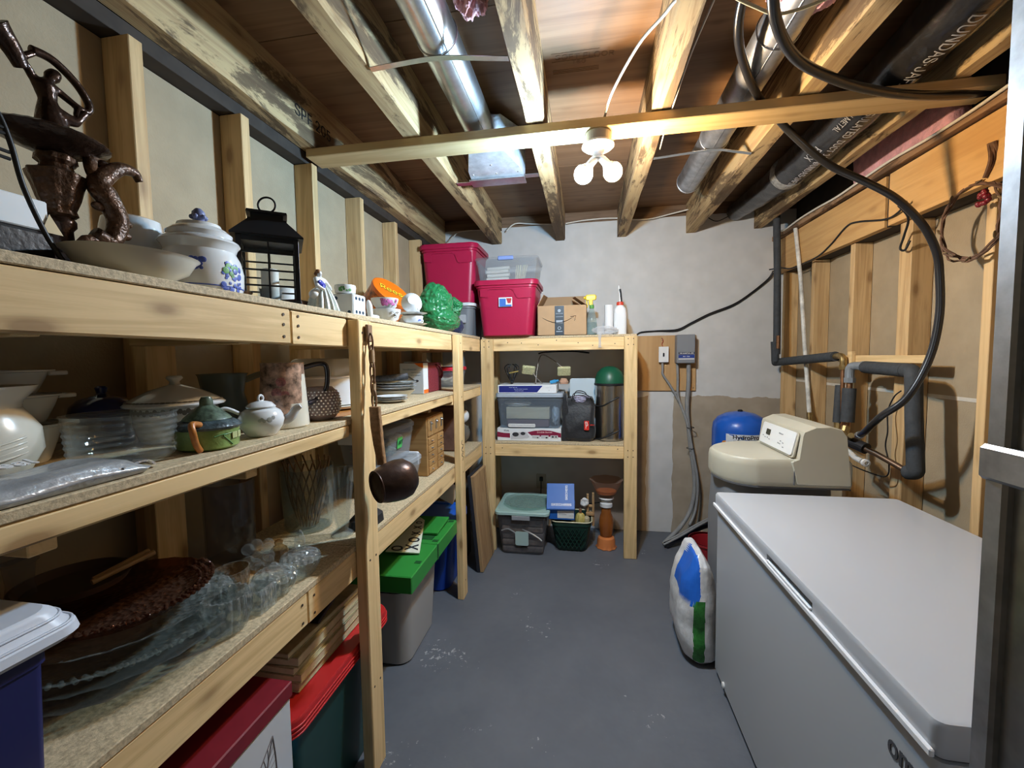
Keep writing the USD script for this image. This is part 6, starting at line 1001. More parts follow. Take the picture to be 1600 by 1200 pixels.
for c0, c1, w in (((-0.10, 0.12), (0.01, 0.50), 0.055), ((0.0, 0.22), (0.10, 0.52), 0.05), ((-0.13, 0.30), (-0.02, 0.46), 0.03)):
    c0, c1 = np.array(c0), np.array(c1); d = c1 - c0; n_ = np.array([-d[1], d[0]]) / np.linalg.norm(d)
    for s_ in (-1, 0, 1): leaf.append(tube([(0.1455, *(c0 + d * u + n_ * s_ * w * math.sin(math.pi * u))) for u in np.linspace(0, 1, 16)], 0.0016, 5))
    for u in np.linspace(0.12, 0.9, 14):
        for s_ in (-1, 1): leaf.append(tube([(0.1455, *(c0 + d * u)), (0.1455, *(c0 + d * min(1, u + 0.09) + n_ * s_ * 0.9 * w * math.sin(math.pi * min(1, u + 0.09))))], 0.0007, 4))
P(t, 'leaf_print', cat(leaf), pm('print_taupe', (0.27, 0.24, 0.24), 0.6))
t = T('lunch_box', 'low bright blue lidded box on the floor in front of the green tote', 'storage bin', (-0.655, 0.925, 0), local=True)
P(t, 'body', rloft([(0, 0.10, 0.11, 0.015), (0.27, 0.115, 0.125, 0.018)], m=5), pm('box_blue_clear', (0.05, 0.22, 0.42), 0.3), smooth=35); P(t, 'lid', lid(0.13, 0.14, 0.03, 0.02, (0, 0, 0.262), 0.015, 0.004), pm('lid_sky', (0.02, 0.30, 0.62), 0.35), smooth=35)

# ================================================================ MIDDLE TIER OF THE LONG SHELF
t = T('jug', 'big cream jug with a wide loop handle, left end of the middle shelf', 'jug', (-0.95, 0.49, Z2))
P(t, 'body', vessel([(0.060, Z2), (0.068, Z2 + 0.005), (0.090, Z2 + 0.05), (0.088, Z2 + 0.085), (0.068, Z2 + 0.12), (0.070, Z2 + 0.13), (0.086, Z2 + 0.15), (0.088, Z2 + 0.155)], 0.004, (-0.95, 0.49, 0), 52), ivory, smooth=40)
P(t, 'handle', tube(spline([(-0.885, 0.455, Z2 + 0.13), (-0.85, 0.44, Z2 + 0.14), (-0.825, 0.445, Z2 + 0.11), (-0.835, 0.45, Z2 + 0.06), (-0.865, 0.455, Z2 + 0.03)], 7), 0.010, 12, flat=0.7), ivory, smooth=True)
P(t, 'rib', cat(*[tube([(-0.95 + 0.088 * math.cos(a), 0.49 + 0.088 * math.sin(a), Z2 + z_ + 0.018 * a) for a in np.linspace(-0.3, 0.35, 8)], 0.0022, 6) for z_ in (0.045, 0.053, 0.061, 0.069)]), ivory, smooth=True)
lw = pm('stoneware', (0.52, 0.50, 0.45), 0.25, coat=0.2)
for k, (zz, r, hh, lb) in enumerate(((0.0, 0.080, 0.075, 'lowest of the grey-white baking dishes piled behind the cream jug'), (0.0765, 0.078, 0.055, 'middle one of the grey-white baking dishes piled behind the cream jug'), (0.133, 0.066, 0.045, 'topmost of the grey-white baking dishes piled behind the cream jug'))):
    t = T('baking_dish', lb, 'dish', (-1.075, 0.612, Z2 + zz), local=True); P(t, 'dish', vessel([(r * 0.7, 0), (r * 0.74, 0.004), (r * 0.9, hh * 0.6), (r * 0.97, hh * 0.9), (r + 0.008, hh - 0.003), (r + 0.008, hh)], 0.005, n=48), lw, smooth=40)
    for s_ in (-1, 1): P(t, 'lug', bx(-0.022, s_ * r - 0.003 * s_, hh - 0.012, 0.022, s_ * (r + 0.03), hh - 0.003, 0.004), lw)
cob = pm('cobalt_glass', (0.012, 0.016, 0.085), 0.12, coat=0.5)
t = T('casserole', 'dark blue lidded casserole in the shade behind the ridged glass bowl', 'dish', (-1.09, 0.792, Z2)); kc_ = (-1.09, 0.792, 0)
P(t, 'dish', lathe([(0.047, Z2), (0.053, Z2 + 0.006), (0.057, Z2 + 0.07), (0.060, Z2 + 0.074), (0.058, Z2 + 0.08)], kc_, 44), cob, smooth=40); P(t, 'lid', lathe([(0.058, Z2 + 0.081), (0.055, Z2 + 0.093), (0.04, Z2 + 0.108), (0.014, Z2 + 0.115), (0.009, Z2 + 0.121), (0.012, Z2 + 0.133), (0.008, Z2 + 0.137)], kc_, 44), cob, smooth=40)
rid = vessel([(0.060, Z2), (0.068, Z2 + 0.003)] + [(0.076 + 0.0026 * (k % 2) + 0.0004 * k, Z2 + 0.010 + k * 0.0056) for k in range(15)] + [(0.085, Z2 + 0.095)], 0.004, (-0.868, 0.662, 0), 60)
S('glass_bowl', 'clear glass bowl with level ridges, behind the silver bag', 'bowl', rid, cg, smooth=25)
cherub = pm('white_ceramic', None); filig = pm('filigree_print', (0.16, 0.15, 0.14), 0.5)
t = T('tureen', 'white lidded tureen with a dark filigree border, behind the green pot', 'tureen', (-0.985, 0.875, Z2)); tc = (-0.985, 0.875, 0)
P(t, 'body', lathe([(0.066, Z2), (0.072, Z2 + 0.005), (0.082, Z2 + 0.04), (0.084, Z2 + 0.082), (0.080, Z2 + 0.086)], tc, 52), whitec2, smooth=40); P(t, 'lid', lathe([(0.100, Z2 + 0.086), (0.102, Z2 + 0.090), (0.085, Z2 + 0.103), (0.05, Z2 + 0.122), (0.02, Z2 + 0.132), (0.012, Z2 + 0.135)], tc, 52), whitec2, smooth=40); P(t, 'knob', lathe([(0.012, Z2 + 0.133), (0.010, Z2 + 0.142), (0.017, Z2 + 0.150), (0.014, Z2 + 0.156)], tc, 20), ivory, smooth=True)
P(t, 'filigree', cat(*[put(ball((0, 0, 0), 0.0048, 1, (1.3, 0.5, 0.12)), (tc[0] + 0.094 * math.cos(a), tc[1] + 0.094 * math.sin(a), Z2 + 0.0975), (-math.sin(a), math.cos(a), 0), (-math.cos(a) * 0.6, -math.sin(a) * 0.6, 0.5)) for a in np.linspace(-2.4, 1.2, 34)], *[put(ball((0, 0, 0), 0.005, 1, (1, 1.2, 0.1)), (tc[0] + 0.0845 * math.cos(a), tc[1] + 0.0845 * math.sin(a), Z2 + 0.072 + 0.004 * (k % 2)), (-math.sin(a), math.cos(a), 0), (0, 0, 1)) for k, a in enumerate(np.linspace(-2.4, 1.2, 40))]), filig, kind='stuff')
grn = pm('cottage_green', (0.19, 0.28, 0.08), 0.35, var=0.25, scale=26, coat=0.2, bump=0.002, bscale=70); slate = pm('cottage_roof', (0.05, 0.075, 0.085), 0.4, var=0.9, scale=45, coat=0.2, bump=0.003, bscale=70); orangec = pm('cottage_orange', (0.42, 0.15, 0.03), 0.35, var=0.3, scale=40, coat=0.2)
t = T('cottage_pot', 'green round ceramic cottage pot with a slate-blue roof lid and an orange handle', 'pot', (-0.822, 0.80, Z2)); cc = (-0.822, 0.80, 0)
P(t, 'body', lathe([(0.052, Z2), (0.058, Z2 + 0.005), (0.059, Z2 + 0.04), (0.057, Z2 + 0.048)], cc, 48), grn, smooth=40); P(t, 'roof', lathe([(0.061, Z2 + 0.044), (0.064, Z2 + 0.049), (0.058, Z2 + 0.056), (0.046, Z2 + 0.063)], cc, 48, lambda th, k, r, z: r * (1 + 0.015 * np.cos(16 * th))), slate, smooth=40)
P(t, 'lid', lathe([(0.046, Z2 + 0.0635), (0.043, Z2 + 0.068), (0.026, Z2 + 0.084), (0.013, Z2 + 0.094), (0.012, Z2 + 0.106), (0.009, Z2 + 0.112), (0.004, Z2 + 0.113)], cc, 44), pm('cottage_lid', (0.085, 0.125, 0.085), 0.4, var=0.85, scale=55, coat=0.2), smooth=40); P(t, 'handle', tube(spline([(-0.792, 0.752, Z2 + 0.058), (-0.785, 0.728, Z2 + 0.062), (-0.777, 0.722, Z2 + 0.045), (-0.785, 0.735, Z2 + 0.02), (-0.79, 0.748, Z2 + 0.004)], 6), 0.0065, 10), orangec, smooth=True)
P(t, 'window', each(*[put(bx(-0.008, -0.007, 0, 0.008, 0.007, 0.0015, 0.0004), (cc[0] + 0.0592 * math.cos(a), cc[1] + 0.0592 * math.sin(a), Z2 + 0.028), (-math.sin(a), math.cos(a), 0), (0, 0, 1)) for a in (0.15, 0.45)]), pm('cottage_window', (0.42, 0.46, 0.22), 0.4)); P(t, 'fence', each(*[tube([(cc[0] + 0.0595 * math.cos(a), cc[1] + 0.0595 * math.sin(a), Z2 + z0), (cc[0] + 0.0595 * math.cos(a + 0.35), cc[1] + 0.0595 * math.sin(a + 0.35), Z2 + z1)], 0.0012, 5) for a, z0, z1 in ((-0.3, 0.03, 0.008), (-0.3, 0.032, 0.034), (-0.6, 0.03, 0.034))]), greenp)
t = T('teapot', 'small white china teapot with a leaf pattern, beside the green cottage pot', 'teapot', (-0.815, 0.95, Z2)); pc_ = (-0.815, 0.95, 0)
P(t, 'body', lathe([(0.032, Z2), (0.036, Z2 + 0.004), (0.050, Z2 + 0.025), (0.054, Z2 + 0.042), (0.044, Z2 + 0.062), (0.032, Z2 + 0.070)], pc_, 52), whitec2, smooth=40); P(t, 'lid', lathe([(0.033, Z2 + 0.0705), (0.034, Z2 + 0.074), (0.024, Z2 + 0.084), (0.008, Z2 + 0.088)], pc_, 40), whitec2, smooth=40); P(t, 'lid_ring', tube([(-0.815, 0.95 + 0.008 * math.cos(a), Z2 + 0.094 + 0.008 * math.sin(a)) for a in np.linspace(0, 2 * math.pi, 17)[:-1]], 0.003, 8, closed=True), whitec2, smooth=True)
P(t, 'spout', tube(spline([(-0.785, 0.975, Z2 + 0.030), (-0.765, 0.99, Z2 + 0.04), (-0.752, 0.998, Z2 + 0.062), (-0.742, 1.004, Z2 + 0.070)], 6), np.linspace(0.015, 0.007, 19), 12), whitec2, smooth=True); P(t, 'handle', tube(spline([(-0.842, 0.91, Z2 + 0.06), (-0.86, 0.885, Z2 + 0.075), (-0.872, 0.872, Z2 + 0.055), (-0.86, 0.893, Z2 + 0.025)], 6), 0.005, 10), whitec2, smooth=True); P(t, 'leaf_print', blossoms(pc_, 0, Z2 + 0.045, 0, 19, 7, 0.005, (0.05, 0.006), -0.55, 0.0537), pm('pattern_grey', (0.42, 0.44, 0.42), 0.4))
t = T('glass_pitcher', 'old greenish glass pitcher with a heavy handle, in the shade behind the white teapot', 'pitcher', (-1.01, 1.04, Z2)); P(t, 'body', vessel([(0.045, Z2), (0.055, Z2 + 0.006), (0.060, Z2 + 0.06), (0.05, Z2 + 0.10), (0.058, Z2 + 0.148), (0.062, Z2 + 0.155)], 0.004, (-1.01, 1.04, 0), 44), clear('grey_glass', (0.62, 0.67, 0.65), (0.30, 0.35, 0.34), 0.22, 0.08, 0.8), smooth=40); P(t, 'handle', tube(spline([(-0.97, 1.075, Z2 + 0.135), (-0.945, 1.115, Z2 + 0.150), (-0.93, 1.125, Z2 + 0.12), (-0.945, 1.10, Z2 + 0.07), (-0.965, 1.08, Z2 + 0.045)], 6), 0.009, 10), clear('grey_glass'), smooth=True)
scene_p = pm('floral_scene', (0.36, 0.22, 0.15), 0.3, var=0.98, scale=42, coat=0.25); pit_w = pm('pitcher_cream', (0.68, 0.64, 0.53), 0.22, coat=0.3)
t = T('pitcher', 'tall cream pitcher painted with red-brown flowers, with an angular black handle', 'pitcher', (-0.855, 1.085, Z2)); pb = vessel([(0.062, Z2), (0.065, Z2 + 0.004), (0.060, Z2 + 0.09), (0.055, Z2 + 0.17), (0.056, Z2 + 0.183)], 0.004, (-0.855, 1.085, 0), 72)
pb = trimesh.Trimesh(*arr(pb), process=False).subdivide().subdivide()
def painted(c):
    a = np.arctan2(c[:, 1] - 1.085, c[:, 0] + 0.855); r = np.hypot(c[:, 1] - 1.085, c[:, 0] + 0.855); z_ = c[:, 2] - Z2
    return (r > 0.0545 - 0.0) & (z_ > 0.03 + 0.09 * np.clip((a - (-0.9)) , 0, 3) + 0.02 * np.sin(9 * a) + 0.015 * np.sin(60 * z_)) & (a < 0.75 - 0.5 * (z_ < 0.12)) & (a > -2.9)
sc_, pl_ = split(pb, [painted]); P(t, 'body', pl_, pit_w, smooth=True); P(t, 'painted_scene', sc_, scene_p, smooth=True)
P(t, 'handle', tube(spline([(-0.835, 1.137, Z2 + 0.165), (-0.81, 1.19, Z2 + 0.178), (-0.795, 1.205, Z2 + 0.165), (-0.80, 1.205, Z2 + 0.10), (-0.815, 1.175, Z2 + 0.068), (-0.825, 1.145, Z2 + 0.058)], 6), 0.0075, 12), pm('handle_black', (0.012, 0.012, 0.022), 0.2, coat=0.5), smooth=True); P(t, 'flowers', cat(*[put(ball((0, 0, 0), 0.011 * (0.7 + 0.6 * RNG.random()), 1, (1, 1, 0.1)), (-0.855 + 0.0585 * math.cos(a), 1.085 + 0.0585 * math.sin(a), Z2 + z_), (-math.sin(a), math.cos(a), 0), (0, 0, 1)) for a, z_ in ((-0.62, 0.055), (-0.75, 0.075), (-0.85, 0.095), (-0.55, 0.045), (-0.68, 0.065), (-1.0, 0.13), (-1.2, 0.10), (-0.8, 0.05))]), pm('rose_red', (0.27, 0.10, 0.085), 0.3, var=0.6, scale=120))
t = T('textured_vase', 'squat mauve-tinted glass vase covered in raised dots, beside the tall painted pitcher', 'vase', (-0.835, 1.225, Z2)); vc = (-0.835, 1.225)
vp = [(0.035, Z2), (0.045, Z2 + 0.008), (0.058, Z2 + 0.03), (0.060, Z2 + 0.055), (0.054, Z2 + 0.085), (0.040, Z2 + 0.10), (0.036, Z2 + 0.104)]
mauve = clear('mauve_glass', (0.66, 0.58, 0.58), (0.42, 0.35, 0.35), 0.35, 0.12, 0.6); P(t, 'body', vessel(vp, 0.004, (*vc, 0), 48), mauve, smooth=40); P(t, 'raised_dots', cat([ball((vc[0] + np.interp(z_, [q[1] for q in vp], [q[0] for q in vp]) * math.cos(a + 0.12 * (k % 2)), vc[1] + np.interp(z_, [q[1] for q in vp], [q[0] for q in vp]) * math.sin(a + 0.12 * (k % 2)), z_), 0.0028, 1) for k, z_ in enumerate(np.linspace(Z2 + 0.02, Z2 + 0.09, 9)) for a in np.linspace(-2.6, 1.6, 20)]), pm('dot_glass', (0.75, 0.70, 0.68), 0.15, coat=0.5), kind='stuff')
t = T('cake_dish', 'wide round white baking dish beside the front shelf leg, another dish on top', 'dish', (-0.985, 1.50, Z2)); P(t, 'dish', vessel([(0.11, Z2 + 0.018), (0.116, Z2 + 0.022), (0.118, Z2 + 0.12), (0.122, Z2 + 0.124), (0.122, Z2 + 0.13)], 0.005, (-0.985, 1.50, 0), 64), whitec2, smooth=40); P(t, 'plate', lathe([(0.10, Z2), (0.13, Z2 + 0.008), (0.135, Z2 + 0.016), (0.12, Z2 + 0.018)], (-0.985, 1.50, 0), 60), ivory, smooth=40)
S('cream_dish', 'embossed square cream dish upside down on the wide round white dish', 'dish', rloft([(Z2 + 0.1305, 0.20, 0.20, 0.03), (Z2 + 0.17, 0.19, 0.19, 0.03), (Z2 + 0.19, 0.165, 0.165, 0.03), (Z2 + 0.195, 0.15, 0.15, 0.03)], (-1.0, 1.49, 0), 8), ivory, smooth=40)
S('orange_tray', 'orange-brown wooden tray lying under the wide round white dish, seen past the shelf leg', 'tray', rloft([(Z2 - 0.0005, 0.20, 0.26, 0.02), (Z2 + 0.001, 0.20, 0.26, 0.02)], (-0.9, 1.38, 0), 5), pm('tray_orange', (0.42, 0.16, 0.03), 0.4))
silver = pm('bag_silver', (0.40, 0.41, 0.42), 0.25, 0.35, var=0.15, scale=14, coat=0.3, bump=0.005, bscale=24)
bb = rloft([(Z2, 0.10, 0.36, 0.02), (Z2 + 0.012, 0.11, 0.37, 0.02), (Z2 + 0.026, 0.085, 0.33, 0.03), (Z2 + 0.033, 0.05, 0.22, 0.02)], (0, 0, 0), 10).subdivide().subdivide()
bb = jitter(bb, 0.010, 16, 8); v, f = arr(bb); v[:, 2] = np.maximum(v[:, 2], Z2 + 0.0004); v[:, :2] *= np.array([1, 1]); v[:, 0] -= 0.0; v += [-0.802, 0.435, 0]
t = T('foil_bag', 'flat silver plastic bag with white lettering at the front of the middle shelf', 'bag', (-0.802, 0.435, Z2)); P(t, 'bag', trimesh.Trimesh(v, f, process=False), silver, smooth=True)
P(t, 'foil_corner', jitter(ext(np.array([(-0.05, 0), (0.055, 0), (0.03, 0.07), (0.005, 0.085)]), 0.004).subdivide().subdivide().subdivide(), 0.009, 40, 9).apply_transform(frame((-0.80, 0.565, Z2 + 0.016), (1, 0.0, 0), (0, 1, -0.12))), pm('bright_foil', (0.75, 0.76, 0.78), 0.14, 0.9, bump=0.006, bscale=60))
P(t, 'lettering', each(txt('Tupper', 0.022, (-0.768, 0.31, Z2 + 0.0425), (0.05, 1, 0.05), (-1, 0.05, 0.18), 0.0015, True), txt('Seal', 0.022, (-0.795, 0.425, Z2 + 0.0445), (0.05, 1, 0.0), (-1, 0.05, 0.18), 0.0015, True)), pm('lettering_white', (0.72, 0.72, 0.72), 0.4))
# right-hand bay of the middle tier
ZR = Z2
for k, (r, lb) in enumerate(((0.07, 'lowest of the pile of small white plates, by the shelf leg'), (0.07, 'middle of the pile of small white plates, by the shelf leg'), (0.07, 'top of the pile of small white plates, by the shelf leg'))):
    S('plate', lb, 'plate', vessel([(r * 0.55, ZR + 0.008 * k), (r * 0.65, ZR + 0.008 * k + 0.003), (r, ZR + 0.008 * k + 0.013)], 0.003, (-0.84, 1.74, 0), 44), whitec2, smooth=40, group='small white plates by the shelf leg')
bl_p = pm('plate_decor', (0.40, 0.42, 0.40), 0.25, var=0.6, scale=60, coat=0.3)
zz = ZR
S('bowl', 'white bowl under the pile of larger plates, left of the whisk carton', 'bowl', vessel([(0.05, zz), (0.055, zz + 0.003), (0.085, zz + 0.03), (0.095, zz + 0.042)], 0.003, (-0.90, 1.90, 0), 48), ivory, smooth=40)
for k in range(3): S('plate', ['bottom', 'middle', 'top'][k] + ' plate of the larger pile left of the whisk carton', 'plate', vessel([(0.06, zz + 0.042 + 0.011 * k), (0.07, zz + 0.045 + 0.011 * k), (0.103, zz + 0.058 + 0.011 * k)], 0.003, (-0.90, 1.90, 0), 52), whitec2 if k < 2 else bl_p, smooth=40)
S('bottle_sleeve', 'dark patterned bundle lying on the larger pile of plates', 'bundle', tube([(-0.99, 1.86, zz + 0.094), (-0.86, 1.96, zz + 0.104)], 0.016, 14), pm('dark_pattern', (0.06, 0.06, 0.065), 0.6, var=0.8, scale=60))
t = T('whisk_carton', 'white and orange appliance carton printed with a whisk', 'box', (-0.915, 2.185, ZR)); P(t, 'carton', bx(-0.985, 2.145, ZR, -0.852, 2.215, ZR + 0.165, 0.002), pm('carton_grey', (0.48, 0.49, 0.49), 0.5)); P(t, 'edge_panel', bx(-0.8525, 2.146, ZR + 0.001, -0.8512, 2.214, ZR + 0.164, 0.0003), pm('white_card', None))
P(t, 'orange_band', put(ext(np.array([(-0.05, 0.165), (-0.0, 0.165), (0.0, 0.14), (-0.025, 0.148)]), 0.0008), (-0.852, 2.1448, ZR), (1, 0, 0), (0, 0, 1)), to); P(t, 'orange_band', bx(-0.8513, 2.147, ZR + 0.002, -0.8506, 2.213, ZR + 0.022, 0.0002), to)
P(t, 'whisk_print', each(tube([(-0.955, 2.1447, ZR + 0.10), (-0.90, 2.1447, ZR + 0.072)], 0.002, 6, flat=0.4), tube([(-0.955, 2.1447, ZR + 0.108), (-0.90, 2.1447, ZR + 0.074)], 0.0012, 6, flat=0.4), put(disc(0.010, 0.0008, 16).apply_transform(np.diag([1, 0.6, 1, 1])), (-0.888, 2.1448, ZR + 0.070), (1, 0, 0), (0, 0, 1))), dkp); P(t, 'lettering', each(txt('Handblender', 0.0095, (-0.968, 2.1448, ZR + 0.127), (1, 0, 0), (0, 0, 1), 0.0005), txt('hand blender set', 0.005, (-0.92, 2.1448, ZR + 0.113), (1, 0, 0), (0, 0, 1), 0.0005), txt('mixeur plongeur', 0.005, (-0.92, 2.1448, ZR + 0.098), (1, 0, 0), (0, 0, 1), 0.0005)), pm('print_steelblue', (0.16, 0.20, 0.25), 0.5))
wov = pm('woven_red', (0.20, 0.02, 0.03), 0.7, var=0.4, scale=120, bump=0.003, bscale=150)
t = T('woven_box', 'dark red woven storage box with a strap handle, beside the whisk carton', 'box', (-0.93, 2.34, ZR)); P(t, 'box', bx(-1.01, 2.235, ZR, -0.855, 2.44, ZR + 0.165, 0.004), wov); P(t, 'strap', tube(spline([(-0.853, 2.35, ZR + 0.155), (-0.838, 2.37, ZR + 0.14), (-0.835, 2.40, ZR + 0.10), (-0.85, 2.415, ZR + 0.075)], 6), 0.008, 8, flat=0.5), pm('strap_maroon', (0.12, 0.015, 0.025), 0.6), smooth=True)
S('carton', 'plain grey carton in the shade behind the woven red box', 'box', bx(-1.13, 2.52, ZR, -0.99, 2.60, ZR + 0.17, 0.003), pm('grey_carton', (0.36, 0.37, 0.36), 0.6))
t = T('food_tub', 'clear tub with a bright red lid behind the far shelf leg', 'tub', (-0.93, 2.76, ZR), local=True); P(t, 'body', tub(0.17, 0.27, 0.185, 0.29, 0.11, 0.02, 0.002, 0.006), binc, smooth=35); P(t, 'lid', lid(0.205, 0.31, 0.022, 0.025, (0, 0, 0.108), 0.02, 0.004), pm('tub_red', (0.62, 0.03, 0.055), 0.35), smooth=35); P(t, 'contents', blob((0, 0, 0.05), (0.075, 0.12, 0.045), 0.2, 3, 81, 3), pm('beige_contents', (0.46, 0.42, 0.33), 0.8, var=0.3, scale=30), smooth=True)

# ================================================================ LOWER TIER OF THE LONG SHELF
t = T('storage_tote', 'navy blue bin with a white ribbed lid, left end of the lower shelf', 'storage bin', (-0.972, 0.330, Z3), local=True)
P(t, 'body', tub(0.365, 0.275, 0.375, 0.285, 0.20, 0.012, 0.003, 0.006), pm('tote_navy', (0.012, 0.014, 0.085), 0.45), smooth=35); P(t, 'lid', rloft([(0.195, 0.405, 0.355, 0.03), (0.203, 0.42, 0.375, 0.035), (0.215, 0.415, 0.370, 0.035), (0.222, 0.40, 0.35, 0.03), (0.240, 0.385, 0.33, 0.03), (0.246, 0.37, 0.315, 0.03)], m=6), pm('lid_white', (0.60, 0.63, 0.70), 0.4), smooth=25)
P(t, 'lid_ridge', cat(*[tube([(*q, z) for q in rrect(w_, d_, 0.03, 6)], 0.0022, 6, closed=True) for w_, d_, z in ((0.408, 0.36, 0.219), (0.393, 0.34, 0.232))]), pm('lid_white', None), smooth=True)
S('dried_flowers', 'dark red-brown dried flowers on the white ribbed lid', 'dried flowers', cat([jitter(ball((-1.03 + 0.13 * (RNG.random() - 0.5), 0.33 + 0.2 * (RNG.random() - 0.5), Z3 + 0.260 + 0.02 * RNG.random()), 0.02 + 0.01 * RNG.random(), 2), 0.007, 50, k) for k in range(16)]), pm('dried_red', (0.15, 0.045, 0.03), 0.8, var=0.6, scale=60), kind='stuff')
amb_p = clear('amber_platter', (0.58, 0.38, 0.28), (0.26, 0.13, 0.08), 0.22, 0.07, 0.7, 0.007, 75, True); gry_p = clear('smoke_platter', (0.91, 0.935, 0.92), (0.55, 0.60, 0.57), 0.11, 0.06, 0.8, 0.005, 60, True)
pcx, pcy = -0.955, 0.705
lab = ['lowest and widest clear glass platter of the stack on the lower shelf', 'second glass platter from the bottom of the stack on the lower shelf', 'third glass platter from the bottom of the stack, smoky with a beaded edge', 'fourth glass dish of the stack, just under the amber one', 'amber glass dish on top of the platter stack']
zz = Z3
for k, (r, hh, mt_) in enumerate(((0.205, 0.030, cg), (0.195, 0.026, cg), (0.198, 0.030, gry_p), (0.175, 0.032, gry_p), (0.155, 0.036, amb_p))):
    rim = lambda th, j, r_, z_: r_ * (1 + 0.012 * np.cos(24 * th) * (r_ > 0.14))
    t = T('glass_platter', lab[k], 'platter', (pcx, pcy, zz)); P(t, 'platter', vessel([(r * 0.62, zz), (r * 0.7, zz + 0.004), (r * 0.85, zz + hh * 0.5), (r, zz + hh)], 0.006, (pcx, pcy, 0), 72, rim), mt_, smooth=40)
    if k in (2, 4): P(t, 'beaded_rim', cat([ball((pcx + (r - 0.004 * q * 3) * math.cos(a), pcy + (r - 0.004 * q * 3) * math.sin(a), zz + hh + 0.001 - 0.004 * q), 0.0042, 1) for q in range(3) for a in np.linspace(-2.6, 1.3, 44) + 0.05 * q]), mt_, kind='stuff')
    zz += hh - 0.006
t = T('wood_tray', 'wooden salad tray lying in the shade on the platter stack', 'tray', (-1.07, 0.70, zz + 0.006)); P(t, 'tray', vessel([(0.06, zz + 0.006), (0.085, zz + 0.014), (0.095, zz + 0.03)], 0.005, (-1.07, 0.70, 0), 40), pm('tray_wood', (0.08, 0.045, 0.025), 0.5), smooth=40); P(t, 'servers', cat(tube([(-1.02, 0.70, zz + 0.03), (-1.0, 0.80, zz + 0.048)], 0.006, 8), tube([(-1.01, 0.69, zz + 0.03), (-0.985, 0.80, zz + 0.045)], 0.006, 8)), pm('server_wood', (0.46, 0.28, 0.12), 0.5))
dk_glass = clear('dark_decanter', (0.80, 0.80, 0.82), (0.8, 0.8, 0.85), 0.06, 0.06, 0.7, 0.002, 40, True)
t = T('decanter', 'slim glass decanter with a broad fan stopper, in the shade behind the platters', 'decanter', (-1.165, 0.655, Z3)); P(t, 'bottle', lathe([(0.035, Z3), (0.04, Z3 + 0.005), (0.042, Z3 + 0.08), (0.026, Z3 + 0.12), (0.020, Z3 + 0.16), (0.024, Z3 + 0.20), (0.030, Z3 + 0.205)], (-1.14, 0.655, 0), 36), dk_glass, smooth=40); P(t, 'stopper', jitter(ball((-1.14, 0.655, Z3 + 0.235), 0.032, 2, (0.5, 1.5, 1)), 0.008, 40, 4), dk_glass)
facet = lambda n, a: (lambda th, k, r, z: r * (1 + a * np.abs(np.cos(n * th / 2)) - a / 2))
def crystal(name, label, cat_, c, prof, lidp=None, fin=None, n=16, a=0.10, mt_=None):
    t = T(name, label, cat_, (c[0], c[1], Z3)); mt_ = mt_ or cgb
    P(t, 'dish', vessel([(r, Z3 + z) for r, z in prof], 0.0045, (*c, 0), 96, facet(n, a)), mt_, smooth=25)
    if lidp: P(t, 'lid', lathe([(r, Z3 + z) for r, z in lidp], (*c, 0), 96, facet(n, a)), mt_, smooth=25)
    if fin: P(t, 'finial', lathe([(r, Z3 + z) for r, z in fin], (*c, 0), 24, facet(6, 0.12)), mt_, smooth=25)
    return t
crystal('candy_dish', 'cut crystal covered dish with a tall pointed finial, nearest the shelf leg', 'dish', (-0.80, 1.052), [(0.028, 0), (0.034, 0.004), (0.048, 0.03), (0.052, 0.045)], [(0.053, 0.046), (0.048, 0.058), (0.030, 0.068), (0.010, 0.072)], [(0.008, 0.072), (0.014, 0.085), (0.013, 0.105), (0.006, 0.125), (0.001, 0.130)])
crystal('candy_dish', 'cut crystal covered dish without a finial, second from the shelf leg', 'dish', (-0.805, 0.955), [(0.032, 0), (0.038, 0.004), (0.050, 0.025), (0.052, 0.04)], [(0.053, 0.041), (0.046, 0.055), (0.028, 0.064), (0.010, 0.068)], [(0.010, 0.068), (0.012, 0.074), (0.006, 0.080)])
t = T('candle_holder', 'clear glass bubble candle holder behind the second crystal dish', 'candle holder', (-0.885, 0.998, Z3)); P(t, 'base', lathe([(0.03, Z3), (0.032, Z3 + 0.006), (0.012, Z3 + 0.02), (0.012, Z3 + 0.05)], (-0.885, 0.998, 0), 32), cg, smooth=40)
for k in range(9):
    a = k * 2 * math.pi / 5; P(t, 'bubble', ball((-0.885 + 0.026 * math.cos(a), 0.998 + 0.026 * math.sin(a), Z3 + 0.062 + 0.034 * (k // 5)), 0.0155, 3), cg, smooth=True)
t = T('crystal_jar', 'square cut crystal jar at the shelf edge, third from the shelf leg', 'jar', (-0.795, 0.885, Z3)); P(t, 'jar', rloft([(Z3, 0.058, 0.058, 0.006), (Z3 + 0.055, 0.062, 0.062, 0.006), (Z3 + 0.058, 0.05, 0.05, 0.004), (Z3 + 0.056, 0.05, 0.05, 0.004), (Z3 + 0.006, 0.046, 0.046, 0.004)], (-0.795, 0.885, 0), 5), cgb, smooth=25); P(t, 'cut_pattern', each([bx(-0.7645, 0.858 + 0.008 * k, Z3 + 0.004, -0.7625, 0.862 + 0.008 * k, Z3 + 0.05, 0.001) for k in range(7)]), cgb)
crystal('crystal_bowl', 'round fan-cut crystal bowl at the right end of the platter stack', 'bowl', (-0.80, 0.80), [(0.028, 0), (0.036, 0.006), (0.046, 0.04), (0.048, 0.07), (0.046, 0.085)], None, None, 18, 0.16)
